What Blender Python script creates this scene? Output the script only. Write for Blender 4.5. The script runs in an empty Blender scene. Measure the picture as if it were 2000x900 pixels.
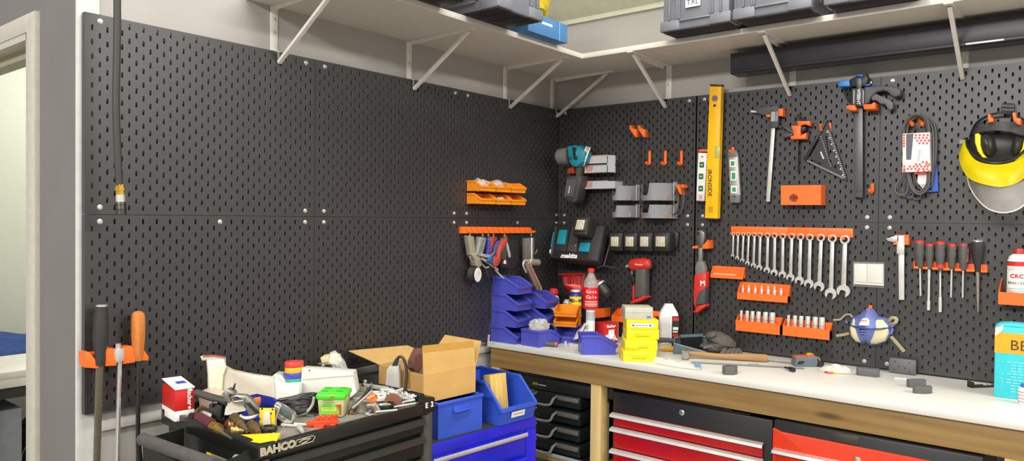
import bpy, bmesh, math, random
from mathutils import Vector, Matrix
random.seed(7)
S = bpy.context.scene
COL = S.collection
PI = math.pi
R = math.radians

# ------------------------------------------------------------------ camera
CAM = Vector((2.203, -3.0827, 1.4631))
YAW, PIT, ROLL, FPX = -0.682, -0.0172, 0.0108, 1434.4
FW = Vector((math.cos(PIT)*math.sin(YAW), math.cos(PIT)*math.cos(YAW), math.sin(PIT)))
_r = Vector((math.cos(YAW), -math.sin(YAW), 0)); _u = _r.cross(FW)
RT = _r*math.cos(ROLL)+_u*math.sin(ROLL)
UP = -_r*math.sin(ROLL)+_u*math.cos(ROLL)
cd = bpy.data.cameras.new('camera'); cam = bpy.data.objects.new('camera', cd); COL.objects.link(cam)
cd.sensor_width = 36; cd.lens = FPX*36/2000; cd.clip_start = 0.05
cam.matrix_world = Matrix(((RT.x, UP.x, -FW.x, CAM.x), (RT.y, UP.y, -FW.y, CAM.y), (RT.z, UP.z, -FW.z, CAM.z), (0, 0, 0, 1)))
S.camera = cam

# ------------------------------------------------------------------ light
S.view_settings.view_transform = 'Standard'; S.view_settings.look = 'None'
S.view_settings.gamma = 1; S.view_settings.use_curve_mapping = False
S.view_settings.exposure = 0.16
W = bpy.data.worlds.new('world'); S.world = W; W.use_nodes = True
bg = W.node_tree.nodes['Background']; bg.inputs[0].default_value = (1.0, 0.985, 0.96, 1); bg.inputs[1].default_value = 0.48
def area(name, loc, size, power, col=(1, .98, .94), rot=(0, 0, 0)):
    l = bpy.data.lights.new(name, 'AREA'); l.shape = 'RECTANGLE'; l.size, l.size_y = size; l.energy = power; l.color = col
    o = bpy.data.objects.new(name, l); COL.objects.link(o); o.location = loc; o.rotation_euler = rot
area('tube_light', (1.35, -1.65, 3.35), (0.25, 2.4), 55)
area('tube_light', (4.9, -0.9, 3.3), (0.3, 2.4), 125, rot=(0, R(35), 0))
area('tube_light', (2.0, -6.2, 3.3), (3.6, 0.4), 230, rot=(R(40), 0, 0))
area('next_room_light', (-1.5, -1.2, 2.6), (1.2, 1.2), 30)

# ------------------------------------------------------------------ pixel helpers (photo frame 2000x900)
def ray(px, py): return FW + RT*((px-1000)/FPX) + UP*((450-py)/FPX)
def on(ax, val, px, py):
    d = ray(px, py); t = (val-CAM[ax])/d[ax]; return CAM + d*t
def onZ(z, px, py): return on(2, z, px, py)
def Z2(x0, y0, s): return lambda x, y: (x0+x/s, y0+y/s)      # zoomed crop -> photo pixel
za = Z2(1340, 140, 3.0); zb = Z2(1640, 130, 2.903); zc = Z2(1340, 420, 3.46); zd = Z2(1620, 430, 3.334)
ze = Z2(890, 420, 3.0); zf = Z2(880, 230, 4.0); zg = Z2(1180, 580, 5.623); zh = Z2(900, 430, 6.0)
zi = Z2(300, 650, 3.6); zj = Z2(520, 700, 6.0); zk = Z2(680, 720, 9.0); zl = Z2(720, 640, 5.627); zm = Z2(1860, 190, 3.75)
zn = Z2(360, 740, 6.43); zo = Z2(1740, 210, 4.736); zp = Z2(0, 450, 2.0); zq = Z2(1500, 670, 5.882)

# ------------------------------------------------------------------ materials
def lin(h):
    h = h.lstrip('#'); o = []
    for i in (0, 2, 4):
        c = int(h[i:i+2], 16)/255; o.append(c/12.92 if c <= .04045 else ((c+.055)/1.055)**2.4)
    return (*o, 1)
_mc = {}
def mat(name, hexc, rough=.5, metal=0, var=.06, scale=30, bump=0, spec=.5, alpha=1, trans=0, coat=0, stretch=None, col2=None, emit=0):
    if name in _mc: return _mc[name]
    m = bpy.data.materials.new(name); m.use_nodes = True; nt = m.node_tree; b = nt.nodes['Principled BSDF']
    c = lin(hexc); b.inputs['Roughness'].default_value = rough; b.inputs['Metallic'].default_value = metal
    b.inputs['Specular IOR Level'].default_value = spec; b.inputs['Alpha'].default_value = alpha
    b.inputs['Transmission Weight'].default_value = trans; b.inputs['Coat Weight'].default_value = coat
    tc = nt.nodes.new('ShaderNodeTexCoord'); mp = nt.nodes.new('ShaderNodeMapping'); no = nt.nodes.new('ShaderNodeTexNoise')
    no.inputs['Scale'].default_value = scale; no.inputs['Detail'].default_value = 4
    nt.links.new(tc.outputs['Object'], mp.inputs[0]); nt.links.new(mp.outputs[0], no.inputs['Vector'])
    if stretch: mp.inputs['Scale'].default_value = stretch
    rp = nt.nodes.new('ShaderNodeValToRGB'); e = rp.color_ramp.elements
    e[0].position = .3; e[1].position = .7
    e[0].color = lin(col2) if col2 else tuple(v*(1-var) for v in c[:3])+(1,)
    e[1].color = c if col2 else tuple(min(1, v*(1+var)) for v in c[:3])+(1,)
    nt.links.new(no.outputs[0], rp.inputs[0]); nt.links.new(rp.outputs[0], b.inputs['Base Color'])
    if bump:
        bp = nt.nodes.new('ShaderNodeBump'); bp.inputs['Strength'].default_value = bump; bp.inputs['Distance'].default_value = .002
        nt.links.new(no.outputs[0], bp.inputs['Height']); nt.links.new(bp.outputs[0], b.inputs['Normal'])
    if emit:
        b.inputs['Emission Color'].default_value = c; b.inputs['Emission Strength'].default_value = emit
    _mc[name] = m; return m
BOARD = mat('black_powder_coat', '#312f2f', .41, var=.05, scale=8, spec=.7)
WALLP = mat('grey_wall_paint', '#a8a39c', .6, var=.03, scale=3)
WALLD = mat('grey_partition_panel', '#76716e', .5, var=.05, scale=5, bump=.05)
WHITE = mat('white_melamine', '#d8d5cb', .35, var=.02, scale=6)
SHELFM = mat('shelf_white', '#dcd6ca', .4, var=.02, scale=6)
BRACK = mat('white_bracket_paint', '#e2dcd2', .4)
STEEL = mat('steel', '#d6d4cc', .32, .55, var=.08)
STEELS = mat('satin_steel', '#d6d4cc', .42, .4, var=.06)
CHROME = mat('chrome', '#e2e2de', .16, .8, var=.03)
IRON = mat('dark_iron', '#4a4743', .42, .8, var=.15)
ZINC = mat('zinc_bolt', '#cfccc2', .32, .65)
ORANGE = mat('orange_print', '#f96e20', .45, var=.06, scale=120, stretch=(.1, .1, 3))
OBIN = mat('orange_bin_plastic', '#f0921c', .35)
BLUE = mat('blue_bin_plastic', '#4d51b4', .32, var=.05)
CRATEB = mat('blue_crate_plastic', '#3558c4', .35, var=.05)
CABB = mat('blue_cabinet_paint', '#2426c8', .28, var=.12, scale=14, bump=.05)
def knots(m):
    nt = m.node_tree; b = nt.nodes['Principled BSDF']; src = b.inputs['Base Color'].links[0].from_socket
    tc = nt.nodes.new('ShaderNodeTexCoord'); mp = nt.nodes.new('ShaderNodeMapping'); mp.inputs['Scale'].default_value = (3.2, 9, 13); vo = nt.nodes.new('ShaderNodeTexVoronoi'); vo.inputs['Scale'].default_value = 1
    rp = nt.nodes.new('ShaderNodeValToRGB'); rp.color_ramp.elements[0].position = .05; rp.color_ramp.elements[1].position = .19; rp.color_ramp.elements[0].color = (.28, .2, .14, 1); rp.color_ramp.elements[1].color = (1, 1, 1, 1)
    mx = nt.nodes.new('ShaderNodeMix'); mx.data_type = 'RGBA'; mx.blend_type = 'MULTIPLY'; mx.inputs[0].default_value = .8
    nt.links.new(tc.outputs['Object'], mp.inputs[0]); nt.links.new(mp.outputs[0], vo.inputs['Vector']); nt.links.new(vo.outputs['Distance'], rp.inputs[0])
    nt.links.new(src, mx.inputs[6]); nt.links.new(rp.outputs[0], mx.inputs[7]); nt.links.new(mx.outputs[2], b.inputs['Base Color'])
BLACK = mat('black_plastic', '#232222', .42)
BLK2 = mat('black_rubber', '#2c2b2a', .65)
DGREY = mat('dark_grey_plastic', '#4b4a49', .5)
GREYP = mat('grey_print', '#b6b7b9', .4, var=.04)
TROL = mat('black_trolley_paint', '#1d1e1a', .28, var=.08)
MAT_T = mat('worn_grey_mat', '#7f786c', .75, var=.15, scale=25)
RED = mat('red_plastic', '#cb3129', .4)
REDL = mat('red_card', '#c8231d', .45)
CREST = mat('red_chest_paint', '#cf3614', .3, var=.05)
REDCH = mat('dark_red_drawer_paint', '#c01a1a', .3)
YEL = mat('yellow_plastic', '#fae80e', .4)
YELL = mat('yellow_level_paint', '#ffbe0e', .35)
YCARD = mat('yellow_card', '#f2d916', .5)
TEAL = mat('teal_plastic', '#1b8797', .4)
WPL = mat('white_plastic', '#eeece4', .35)
WPAP = mat('white_paper', '#efece4', .6)
CREAM = mat('cream_paper', '#e8dfc2', .6)
CARD = mat('brown_cardboard', '#cfa45e', .7, var=.06, scale=12)
CARDI = mat('cardboard_inside', '#c9a060', .75, var=.06)
PINE = mat('planed_pine', '#c9a873', .55, var=.1, scale=9, stretch=(.25, 6, 6), col2='#b08c58')
PINED = mat('aged_pine_beam', '#a5854f', .6, scale=7, stretch=(.3, 5, 5), col2='#876637', bump=.1)
knots(PINED)
PINEY = mat('fresh_pine_post', '#dcc38a', .55, scale=7, stretch=(5, 5, .3), col2='#c8a868')
PINES = mat('sawn_pine_offcut', '#e0bf6e', .6, scale=10, stretch=(6, 6, .5), col2='#c89a4a')
INK = mat('black_ink', '#1c1a19', .6)
WINK = mat('white_ink', '#eceae4', .5)
RINK = mat('red_ink', '#c93a30', .6)
BINK = mat('blue_ink', '#3a4fa8', .5)
BROWN = mat('brown_abrasive', '#8a5a48', .85, var=.15, scale=80)
GREEN = mat('bright_green_plastic', '#4cd22c', .35)
CLEAR = mat('clear_film', '#e9e6da', .18, alpha=.42, var=.1, scale=20, bump=.5)
CLEAR2 = mat('clear_plastic', '#dfe0dc', .1, alpha=.3, var=.05)
MILK = mat('milky_film', '#ded6c2', .3, alpha=.85, var=.08, scale=14, bump=.4)
GLOVE = mat('grey_knit_glove', '#5b5650', .85, var=.2, scale=90, bump=.5)
WOODH = mat('hammer_wood', '#b28c58', .5, scale=10, stretch=(.4, 6, 6), col2='#94703f')
BRASS = mat('brass', '#b59a5a', .3, .9, var=.12)
BRONZE = mat('worn_bronze', '#8f7a58', .4, .8, var=.2)
CLOTHB = mat('blue_cloth', '#2c4680', .9, var=.2, scale=60, bump=.6)
DUST = mat('slate_blue_plastic', '#56686f', .45)

# ------------------------------------------------------------------ mesh builder
class MB:
    def __init__(s): s.bm = bmesh.new()
    def raw(s, vs, fs, M=None):
        v = [s.bm.verts.new((M @ Vector(p)) if M else p) for p in vs]
        out = []
        for f in fs:
            try: out.append(s.bm.faces.new([v[i] for i in f]))
            except ValueError: pass
        return v, out
    def box(s, x0, x1, y0, y1, z0, z1, bev=0, seg=2, M=None):
        vs = [(x, y, z) for x in (x0, x1) for y in (y0, y1) for z in (z0, z1)]
        v, f = s.raw(vs, [(0, 1, 3, 2), (4, 6, 7, 5), (0, 4, 5, 1), (2, 3, 7, 6), (0, 2, 6, 4), (1, 5, 7, 3)], M)
        if bev:
            es = list({e for q in f for e in q.edges}); bmesh.ops.bevel(s.bm, geom=es, offset=bev, segments=seg, affect='EDGES', profile=.5)
        return s
    def cbox(s, c, d, bev=0, M=None):
        return s.box(c[0]-d[0]/2, c[0]+d[0]/2, c[1]-d[1]/2, c[1]+d[1]/2, c[2]-d[2]/2, c[2]+d[2]/2, bev, M=M)
    def tube(s, pts, r, n=10, caps=True, closed=False, flat=1.0, M=None):
        pts = [Vector(p) for p in pts]
        if M: pts = [M @ p for p in pts]
        rs = r if isinstance(r, (list, tuple)) else [r]*len(pts)
        N = len(pts); rings = []; up = None
        for i, p in enumerate(pts):
            a = pts[(i-1) % N] if (closed or i > 0) else p; b = pts[(i+1) % N] if (closed or i < N-1) else p
            t = (b-a); t = t.normalized() if t.length > 1e-9 else Vector((0, 0, 1))
            if up is None: up = Vector((0, 1, 0)) if abs(t.y) < .9 else Vector((1, 0, 0))
            x = t.cross(up)
            if x.length < 1e-6: x = t.orthogonal()
            x.normalize(); y = x.cross(t).normalized(); up = y
            rings.append([s.bm.verts.new(p + x*math.cos(2*PI*k/n)*rs[i] + y*math.sin(2*PI*k/n)*rs[i]*flat) for k in range(n)])
        for i in range(N if closed else N-1):
            A, B = rings[i], rings[(i+1) % N]
            for k in range(n): s.bm.faces.new((A[k], A[(k+1) % n], B[(k+1) % n], B[k]))
        if caps and not closed:
            for rg in (rings[0][::-1], rings[-1]):
                try: s.bm.faces.new(rg)
                except ValueError: pass
        return s
    def cyl(s, a, b, r0, r1=None, n=16, M=None):
        return s.tube([a, b], [r0, r0 if r1 is None else r1], n, M=M)
    def lathe(s, prof, n=24, c=(0, 0, 0), M=None, caps=True):
        T = Matrix.Translation(Vector(c))
        if M: T = M @ T
        rings = []
        for r, z in prof:
            rings.append([s.bm.verts.new(T @ Vector((r*math.cos(2*PI*k/n), r*math.sin(2*PI*k/n), z))) for k in range(n)])
        for A, B in zip(rings, rings[1:]):
            for k in range(n): s.bm.faces.new((A[k], A[(k+1) % n], B[(k+1) % n], B[k]))
        if caps:
            s.bm.faces.new(rings[0][::-1]); s.bm.faces.new(rings[-1])
        return s
    def prism(s, poly, t0, t1, plane='xz', bev=0, holes=(), M=None, seg=2):
        def P(a, b, t): return {'xz': (a, t, b), 'xy': (a, b, t), 'yz': (t, a, b)}[plane]
        bm2 = bmesh.new(); edges = []
        def loop(pl):
            vs = [bm2.verts.new(P(a, b, t0)) for a, b in pl]
            es = [bm2.edges.new((vs[i], vs[(i+1) % len(vs)])) for i in range(len(vs))]
            return vs, es
        vs, es = loop(poly); edges += es
        if holes:
            for h in holes: edges += loop(h)[1]
            bmesh.ops.triangle_fill(bm2, use_beauty=True, use_dissolve=False, edges=edges)
        else: bm2.faces.new(vs)
        fs = bm2.faces[:]
        ret = bmesh.ops.extrude_face_region(bm2, geom=fs)
        d = Vector(P(0, 0, t1)) - Vector(P(0, 0, t0))
        bmesh.ops.translate(bm2, vec=d, verts=[g for g in ret['geom'] if isinstance(g, bmesh.types.BMVert)])
        bmesh.ops.recalc_face_normals(bm2, faces=bm2.faces[:])
        if bev:
            e = [q for q in bm2.edges if len(q.link_faces) == 2 and q.calc_face_angle(0) > .6 and not all(abs(f.normal[{'xz': 1, 'xy': 2, 'yz': 0}[plane]]) < .5 for f in q.link_faces)]
            bmesh.ops.bevel(bm2, geom=e, offset=bev, segments=seg, affect='EDGES', profile=.5)
        if M: bmesh.ops.transform(bm2, matrix=M, verts=bm2.verts[:])
        s.join(bm2); return s
    def join(s, bm2):
        me = bpy.data.meshes.new('tmp'); bm2.to_mesh(me); bm2.free(); s.bm.from_mesh(me); bpy.data.meshes.remove(me)
    def dome(s, poly, y0, h, rings=5, back=True, M=None, lump=0):
        # a polygon in xz at depth y0, swelling towards -y by h
        n = len(poly); cx = sum(p[0] for p in poly)/n; cz = sum(p[1] for p in poly)/n; prev = None; first = None
        for k in range(rings):
            t = k/rings; sc = math.cos(t*PI/2); d = math.sin(t*PI/2)*h
            ring = []
            for a, b in poly:
                q = Vector((cx+(a-cx)*sc, y0-d*(1+lump*random.uniform(-1, 1)), cz+(b-cz)*sc)); ring.append(s.bm.verts.new((M @ q) if M else q))
            if prev:
                for i in range(n): s.bm.faces.new((prev[i], prev[(i+1) % n], ring[(i+1) % n], ring[i]))
            else: first = ring
            prev = ring
        q = Vector((cx, y0-h, cz)); c = s.bm.verts.new((M @ q) if M else q)
        for i in range(n): s.bm.faces.new((prev[i], prev[(i+1) % n], c))
        if back: s.bm.faces.new(first[::-1])
        return s
    def ball(s, c, r, n=16, M=None):
        r = r if isinstance(r, (tuple, list)) else (r, r, r)
        T = Matrix.Translation(Vector(c)) @ Matrix.Diagonal((*r, 1))
        if M: T = M @ T
        bmesh.ops.create_uvsphere(s.bm, u_segments=n, v_segments=max(6, n//2), radius=1, matrix=T); return s
    def surf(s, fn, nu, nv, th=0):
        g = [[s.bm.verts.new(fn(i/nu, j/nv)) for j in range(nv+1)] for i in range(nu+1)]
        fs = [s.bm.faces.new((g[i][j], g[i+1][j], g[i+1][j+1], g[i][j+1])) for i in range(nu) for j in range(nv)]
        if th: bmesh.ops.solidify(s.bm, geom=fs, thickness=th)
        return s
    def rough(s, a, seed=0):
        rn = random.Random(seed)
        for v in s.bm.verts: v.co += Vector((rn.uniform(-a, a), rn.uniform(-a, a), rn.uniform(-a, a)))
        return s
    def text(s, t, size, M, th=.0006, align='CENTER', sx=1.0, bold=0):
        cu = bpy.data.curves.new('t', 'FONT'); cu.body = t; cu.size = size; cu.extrude = th; cu.align_x = align; cu.align_y = 'CENTER'; cu.resolution_u = 2; cu.offset = bold
        o = bpy.data.objects.new('t', cu); COL.objects.link(o)
        me = bpy.data.meshes.new_from_object(o.evaluated_get(bpy.context.evaluated_depsgraph_get()))
        bm2 = bmesh.new(); bm2.from_mesh(me); bmesh.ops.transform(bm2, matrix=M @ Matrix.Diagonal((sx, 1, 1, 1)), verts=bm2.verts[:]); s.join(bm2)
        bpy.data.objects.remove(o); bpy.data.curves.remove(cu); bpy.data.meshes.remove(me); return s
    def mesh(s, name, m, smooth=35):
        me = bpy.data.meshes.new(name)
        bmesh.ops.recalc_face_normals(s.bm, faces=s.bm.faces[:])
        s.bm.to_mesh(me); s.bm.free(); me.materials.append(m)
        if smooth:
            for p in me.polygons: p.use_smooth = True
            me.set_sharp_from_angle(angle=R(smooth))
        return me
    def put(s, name, m, parent=None, smooth=35, label=None):
        o = bpy.data.objects.new(name, s.mesh(name, m, smooth)); COL.objects.link(o)
        if parent is not None: o.parent = parent.o if isinstance(parent, T) else parent
        if label: o['label'] = label
        return o
XZ = Matrix(((1, 0, 0, 0), (0, 0, -1, 0), (0, 1, 0, 0), (0, 0, 0, 1)))     # text lying in xz, facing -y
def at(x, y, z, rot=0, tilt=0):                                            # placed upright text / shape on a -y face
    return Matrix.Translation((x, y, z)) @ Matrix.Rotation(rot, 4, 'Y') @ Matrix.Rotation(tilt, 4, 'X') @ XZ
def flat(x, y, z, rot=0): return Matrix.Translation((x, y, z)) @ Matrix.Rotation(rot, 4, 'Z')
def side(x, y, z): return Matrix.Translation((x, y, z)) @ Matrix.Rotation(PI/2, 4, 'Z') @ XZ      # text facing +x

class T:
    """a thing: an Empty at its base; local -y faces out of the wall (or towards the viewer)"""
    def __init__(s, name, label, cat, loc, rz=0, group=None, rot=None):
        o = bpy.data.objects.new(name, None); COL.objects.link(o); o.empty_display_size = .02
        o.location = loc; o.rotation_euler = rot if rot else (0, 0, rz); o['label'] = label; o['category'] = cat
        if group: o['group'] = group
        s.o = o; bpy.context.view_layer.update()
        s.M = (Matrix.Translation(Vector(loc)) @ o.rotation_euler.to_matrix().to_4x4()); s.I = s.M.inverted()
    def l(s, px, py, d=0):
        """photo pixel -> local (x, -d, z), d metres in front of the local y=0 plane"""
        o = s.I @ CAM; v = s.I.to_3x3() @ ray(px, py); t = (-d-o.y)/v.y
        return o + v*t
    def P(s, pts, d=0, f=None):
        out = []
        for p in pts:
            q = s.l(*(f(*p) if f else p), d); out.append((q.x, q.z))
        return out
def rw(name, label, cat, px, py, group=None):         # on the wall over the bench (board faces at y = 0)
    return T(name, label, cat, on(1, 0, px, py), 0, group)
def lw(name, label, cat, px, py, group=None):         # on the long wall (board faces at x = 0)
    return T(name, label, cat, on(0, 0, px, py), PI/2, group)
def dup(o, loc=None, rz=None, label=None, rot=None):
    def cp(a, par):
        c = a.copy(); COL.objects.link(c)
        if par is not None: c.parent = par
        for ch in a.children: cp(ch, c)
        return c
    c = cp(o, None)
    if loc is not None: c.location = loc
    if rz is not None: c.rotation_euler = (0, 0, rz)
    if rot is not None: c.rotation_euler = rot
    if label: c['label'] = label
    return c
def solo(o, label, cat, group=None):
    o['label'] = label; o['category'] = cat
    if group: o['group'] = group
    return o
def struct(o): o['kind'] = 'structure'; return o
def circ(cx, cz, r, n=20, rz=None, a0=0, a1=2*PI):
    rz = rz or r; e = abs(a1-a0-2*PI) < 1e-6
    return [(cx+r*math.cos(a0+(a1-a0)*k/(n if e else n-1)), cz+rz*math.sin(a0+(a1-a0)*k/(n if e else n-1))) for k in range(n)]
def smoothpts(pts, k=6, closed=False):
    pts = [Vector(p) for p in pts]; n = len(pts); out = []
    for i in range(n if closed else n-1):
        g = lambda j: pts[j % n] if closed else pts[max(0, min(n-1, j))]
        a, b, c, d = g(i-1), g(i), g(i+1), g(i+2)
        for q in range(k):
            t = q/k; out.append(.5*((2*b)+(c-a)*t+(2*a-5*b+4*c-d)*t*t+(3*b-a-3*c+d)*t**3))
    if not closed: out.append(pts[-1])
    return out

# ------------------------------------------------------------------ room shell
ZT, ZM, ZB = 2.02, 1.46, 0.90
m = MB(); m.box(-3.2, 6, -6.5, 1.8, -.05, 0); struct(m.put('floor', mat('grey_concrete', '#8a8780', .6, var=.1, scale=3)))
m = MB(); m.box(-.13, -.03, -2.214, .13, 0, 3.4); struct(m.put('wall_left', WALLP))
m = MB(); m.box(-.03, 6, .03, .13, 0, 3.4); struct(m.put('wall_right', WALLP))
# wall with the doorway, facing the viewer, returns from the end of the long wall
m = MB(); m.box(-.316, -.036, -2.255, -2.215, 0, 3.4); m.box(-3.2, -.316, -2.255, -2.19, 2.071, 3.4); m.box(-3.2, -1.30, -2.255, -2.19, 0, 2.071)
struct(m.put('wall_doorway', WALLD))
m = MB(); m.box(-.040, -.026, -2.259, -2.20, 0, 3.4, .002); struct(m.put('trim_1', mat('white_corner_profile', '#d2d0c9', .4)))
# door casing
m = MB(); m.prism([(-1.32, 0), (-1.32, 2.071), (-.316, 2.071), (-.316, 0), (-.385, 0), (-.385, 2.016), (-1.25, 2.016), (-1.25, 0)], -2.270, -2.248, 'xz', .002)
m.box(-.400, -.385, -2.266, -2.15, 0, 2.016); m.box(-1.25, -.385, -2.266, -2.15, 1.996, 2.016)
d = struct(m.put('door_frame', mat('door_casing_grey', '#c3bcae', .45)))
m = MB(); m.box(-1.25, -.40, -2.22, -2.17, 1.965, 1.996); m.put('door_track', mat('track_wood', '#a39b80', .5), d)
# next room
NRW = mat('next_room_panel', '#dfe2cf', .5, var=.01)
m = MB(); m.box(-2.55, -2.5, -2.19, .5, 0, 3); m.box(-2.5, -.2, .2, .25, 0, 3)
for y in (-1.75, -1.2, -.6): m.box(-2.5, -2.498, y-.003, y+.003, 0, 3)
struct(m.put('wall_next_room', NRW))
# steel roof beam above the bench wall
m = MB()
m.prism([(.03, 2.452), (.012, 2.452), (.012, 2.474), (-.05, 2.50), (-.30, 2.70), (-.30, 2.74), (.03, 2.74)], -.03, 3.2, 'yz')
struct(m.put('beam', mat('pale_green_steel', '#c9cbb4', .45)))
m = MB(); m.box(-.03, -.018, -2.2, 0, .84, .872, .002); m.box(-.03, -.02, -2.2, 0, .10, .13, .002)
for y in (-2.15, -1.9, -1.6, -1.3, -1.0): m.box(-.03, -.026, y-.004, y+.004, 0, .84)
struct(m.put('trim_2', mat('pale_wall_profile', '#b9b4aa', .5)))

# ------------------------------------------------------------------ pegboards
def board_mesh():
    m = MB(); bm = m.bm; WD, HT = .76, .56; n = 12
    def quad(x0, x1, z0, z1): m.raw([(x0, 0, z0), (x1, 0, z0), (x1, 0, z1), (x0, 0, z1)], [(0, 1, 2, 3)])
    def slot(cx, cz, w, h):
        a = []; r = w/2; e = h/2-r
        for k in range(6): t = PI*k/5; a.append((cx+r*math.cos(t), cz+e+r*math.sin(t)))
        for k in range(6): t = PI+PI*k/5; a.append((cx+r*math.cos(t), cz-e+r*math.sin(t)))
        return a
    quad(.0008, .01, .0008, HT-.0008); quad(WD-.01, WD-.0008, .0008, HT-.0008)
    for k in range(1, 38):
        x0, x1 = .02*k-.01, .02*k+.01; odd = k % 2
        if odd: quad(x0, x1, .0008, .02); quad(x0, x1, HT-.02, HT-.0008)
        for j in range(13 if odd else 14):
            cz = HT-((.04+.04*j) if odd else (.02+.04*j)); z0, z1 = cz-.02, cz+.02
            z0 = max(z0, .0008); z1 = min(z1, HT-.0008)
            A = slot(.02*k, cz, .0066, .0165); B = slot(.02*k, cz, .0056, .0155)
            vs = [(x0, 0, z0), (x1, 0, z0), (x1, 0, z1), (x0, 0, z1)] + [(a, 0, b) for a, b in A] + [(a, .0008, b) for a, b in B] + [(a, .005, b) for a, b in B]
            r = [4+i for i in range(n)]
            fs = [(1, 2, 4+2, 4+1, 4+0, 4+11, 4+10, 4+9), (3, 0, 4+8, 4+7, 4+6, 4+5, 4+4, 4+3), (2, 3, 4+3, 4+2), (0, 1, 4+9, 4+8)]
            for q in range(n):
                w = (q+1) % n
                fs += [(4+q, 4+w, 16+w, 16+q), (16+q, 16+w, 28+w, 28+q)]
            m.raw(vs, fs)
    e, D = .0008, .02
    for (x0, z0, x1, z1) in ((e, e, e, HT-e), (WD-e, HT-e, WD-e, e), (e, HT-e, WD-e, HT-e), (WD-e, e, e, e)):
        m.raw([(x0, 0, z0), (x1, 0, z1), (x1, D, z1), (x0, D, z0)], [(0, 1, 2, 3)])
    me = bpy.data.meshes.new('panel'); bm.to_mesh(me); bm.free(); me.materials.append(BOARD); return me
BM = board_mesh()
m = MB(); m.lathe([(.0078, 0), (.0078, .0012), (.0055, .0016), (.0055, .005), (.004, .0062), (.0015, .0062)], 14, M=XZ); SCREW = m.mesh('screw', ZINC)
def board(label, loc, rz, mid=False, skip=()):
    t = T('pegboard', label, 'pegboard', loc, rz, 'black perforated wall panels')
    o = bpy.data.objects.new('panel', BM); COL.objects.link(o); o.parent = t.o
    pts = [(.04, .02), (.72, .02), (.04, .54), (.72, .54)] + ([(.40 if mid < 2 else .36, .54)] if mid else [])
    for i, (x, z) in enumerate(pts):
        if i in skip: continue
        q = bpy.data.objects.new('screw', SCREW); COL.objects.link(q); q.parent = t.o; q.location = (x, -.0005, z)
for i, nm in enumerate(('nearest the doorway', 'in the middle of its row', 'ending at the room corner')):
    y = -2.25+.76*i
    board('black perforated pegboard %s, upper row on the long side wall' % nm, (0, y, ZM), PI/2)
    board('black perforated pegboard %s, lower row on the long side wall' % nm, (0, y, ZB), PI/2, mid=1 if i != 1 else 0)
for i, nm in enumerate(('beside the room corner', 'behind the yellow level and the clamps', 'behind the face shield')):
    nl = ('beside the room corner', 'behind the wrench row and socket racks', 'behind the screwdrivers')[i]
    x = -.005+.76*i + (.008 if i == 0 else 0)
    board('black perforated pegboard %s, upper row over the bench' % nm, (x, 0, ZM), 0)
    board('black perforated pegboard %s, lower row over the bench' % nl, (x, 0, ZB+.0005), 0)

# ------------------------------------------------------------------ shelf and brackets
SB, ST, SD = 2.177, 2.199, .366
m = MB(); m.prism([(-.03, .03), (-.03, -1.745), (SD, -1.745), (SD, -.335), (3.0, -.335), (3.0, .03)], SB, ST, 'xy', .0015)
sh = m.put('wall_shelf', SHELFM); solo(sh, 'long white shelf running round the room corner above the pegboards', 'shelf')
def bracket_proto():
    t = T('shelf_bracket', 'x', 'bracket', (0, 0, 0), 0, 'white diagonal shelf brackets')
    m = MB(); m.box(-.014, .014, -.004, 0, -.155, 0, .001); m.box(-.005, .005, -.03, 0, -.20, -.155, .001); m.put('wall_plate', BRACK, t)
    m = MB(); m.box(-.014, .014, -.365, -.002, -.004, 0, .001); m.prism([(-.36, -.004), (-.03, -.004), (-.03, -.02), (-.30, -.012)], -.014, -.0125, 'yz'); m.put('shelf_arm', BRACK, t)
    m = MB(); d = Vector((0, -.30, .185)).normalized(); A = Vector((0, -.036, -.198)); B = Vector((0, -.335, -.008))
    nrm = Vector((0, d.z, -d.y)); 
    vs = []
    for p in (A, B):
        for sx in (-.0068, .0068): vs += [p+Vector((sx, 0, 0))+nrm*.0015, p+Vector((sx, 0, 0))-nrm*.0015]
    m.raw(vs, [(0, 1, 3, 2), (4, 6, 7, 5), (0, 4, 5, 1), (2, 3, 7, 6), (0, 2, 6, 4), (1, 5, 7, 3)])
    for sx in (-.0068, 0.0053):
        m.raw([A+Vector((sx, 0, 0)), A+Vector((sx+.0015, 0, 0)), B+Vector((sx+.0015, 0, 0)), B+Vector((sx, 0, 0)), A+Vector((sx, 0, 0))+nrm*.009, A+Vector((sx+.0015, 0, 0))+nrm*.009, B+Vector((sx+.0015, 0, 0))+nrm*.009, B+Vector((sx, 0, 0))+nrm*.009], [(0, 1, 2, 3), (4, 5, 6, 7), (0, 1, 5, 4), (2, 3, 7, 6), (0, 3, 7, 4), (1, 2, 6, 5)])
    m.put('diagonal_brace', BRACK, t)
    for z in (-.042, -.088):
        m = MB(); m.lathe([(.006, 0), (.006, .001), (.003, .003)], 12, c=(0, 0, 0), M=Matrix.Translation((0, -.004, z)) @ XZ); m.put('screw', STEEL, t)
    for x in (-.006, .006):
        m = MB(); m.lathe([(.004, 0), (.003, .002)], 10, M=Matrix.Translation((x, -.345, -.004)) @ Matrix.Rotation(PI, 4, 'X')); m.put('screw', STEEL, t)
    return t
bp = bracket_proto().o; first = True
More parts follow.
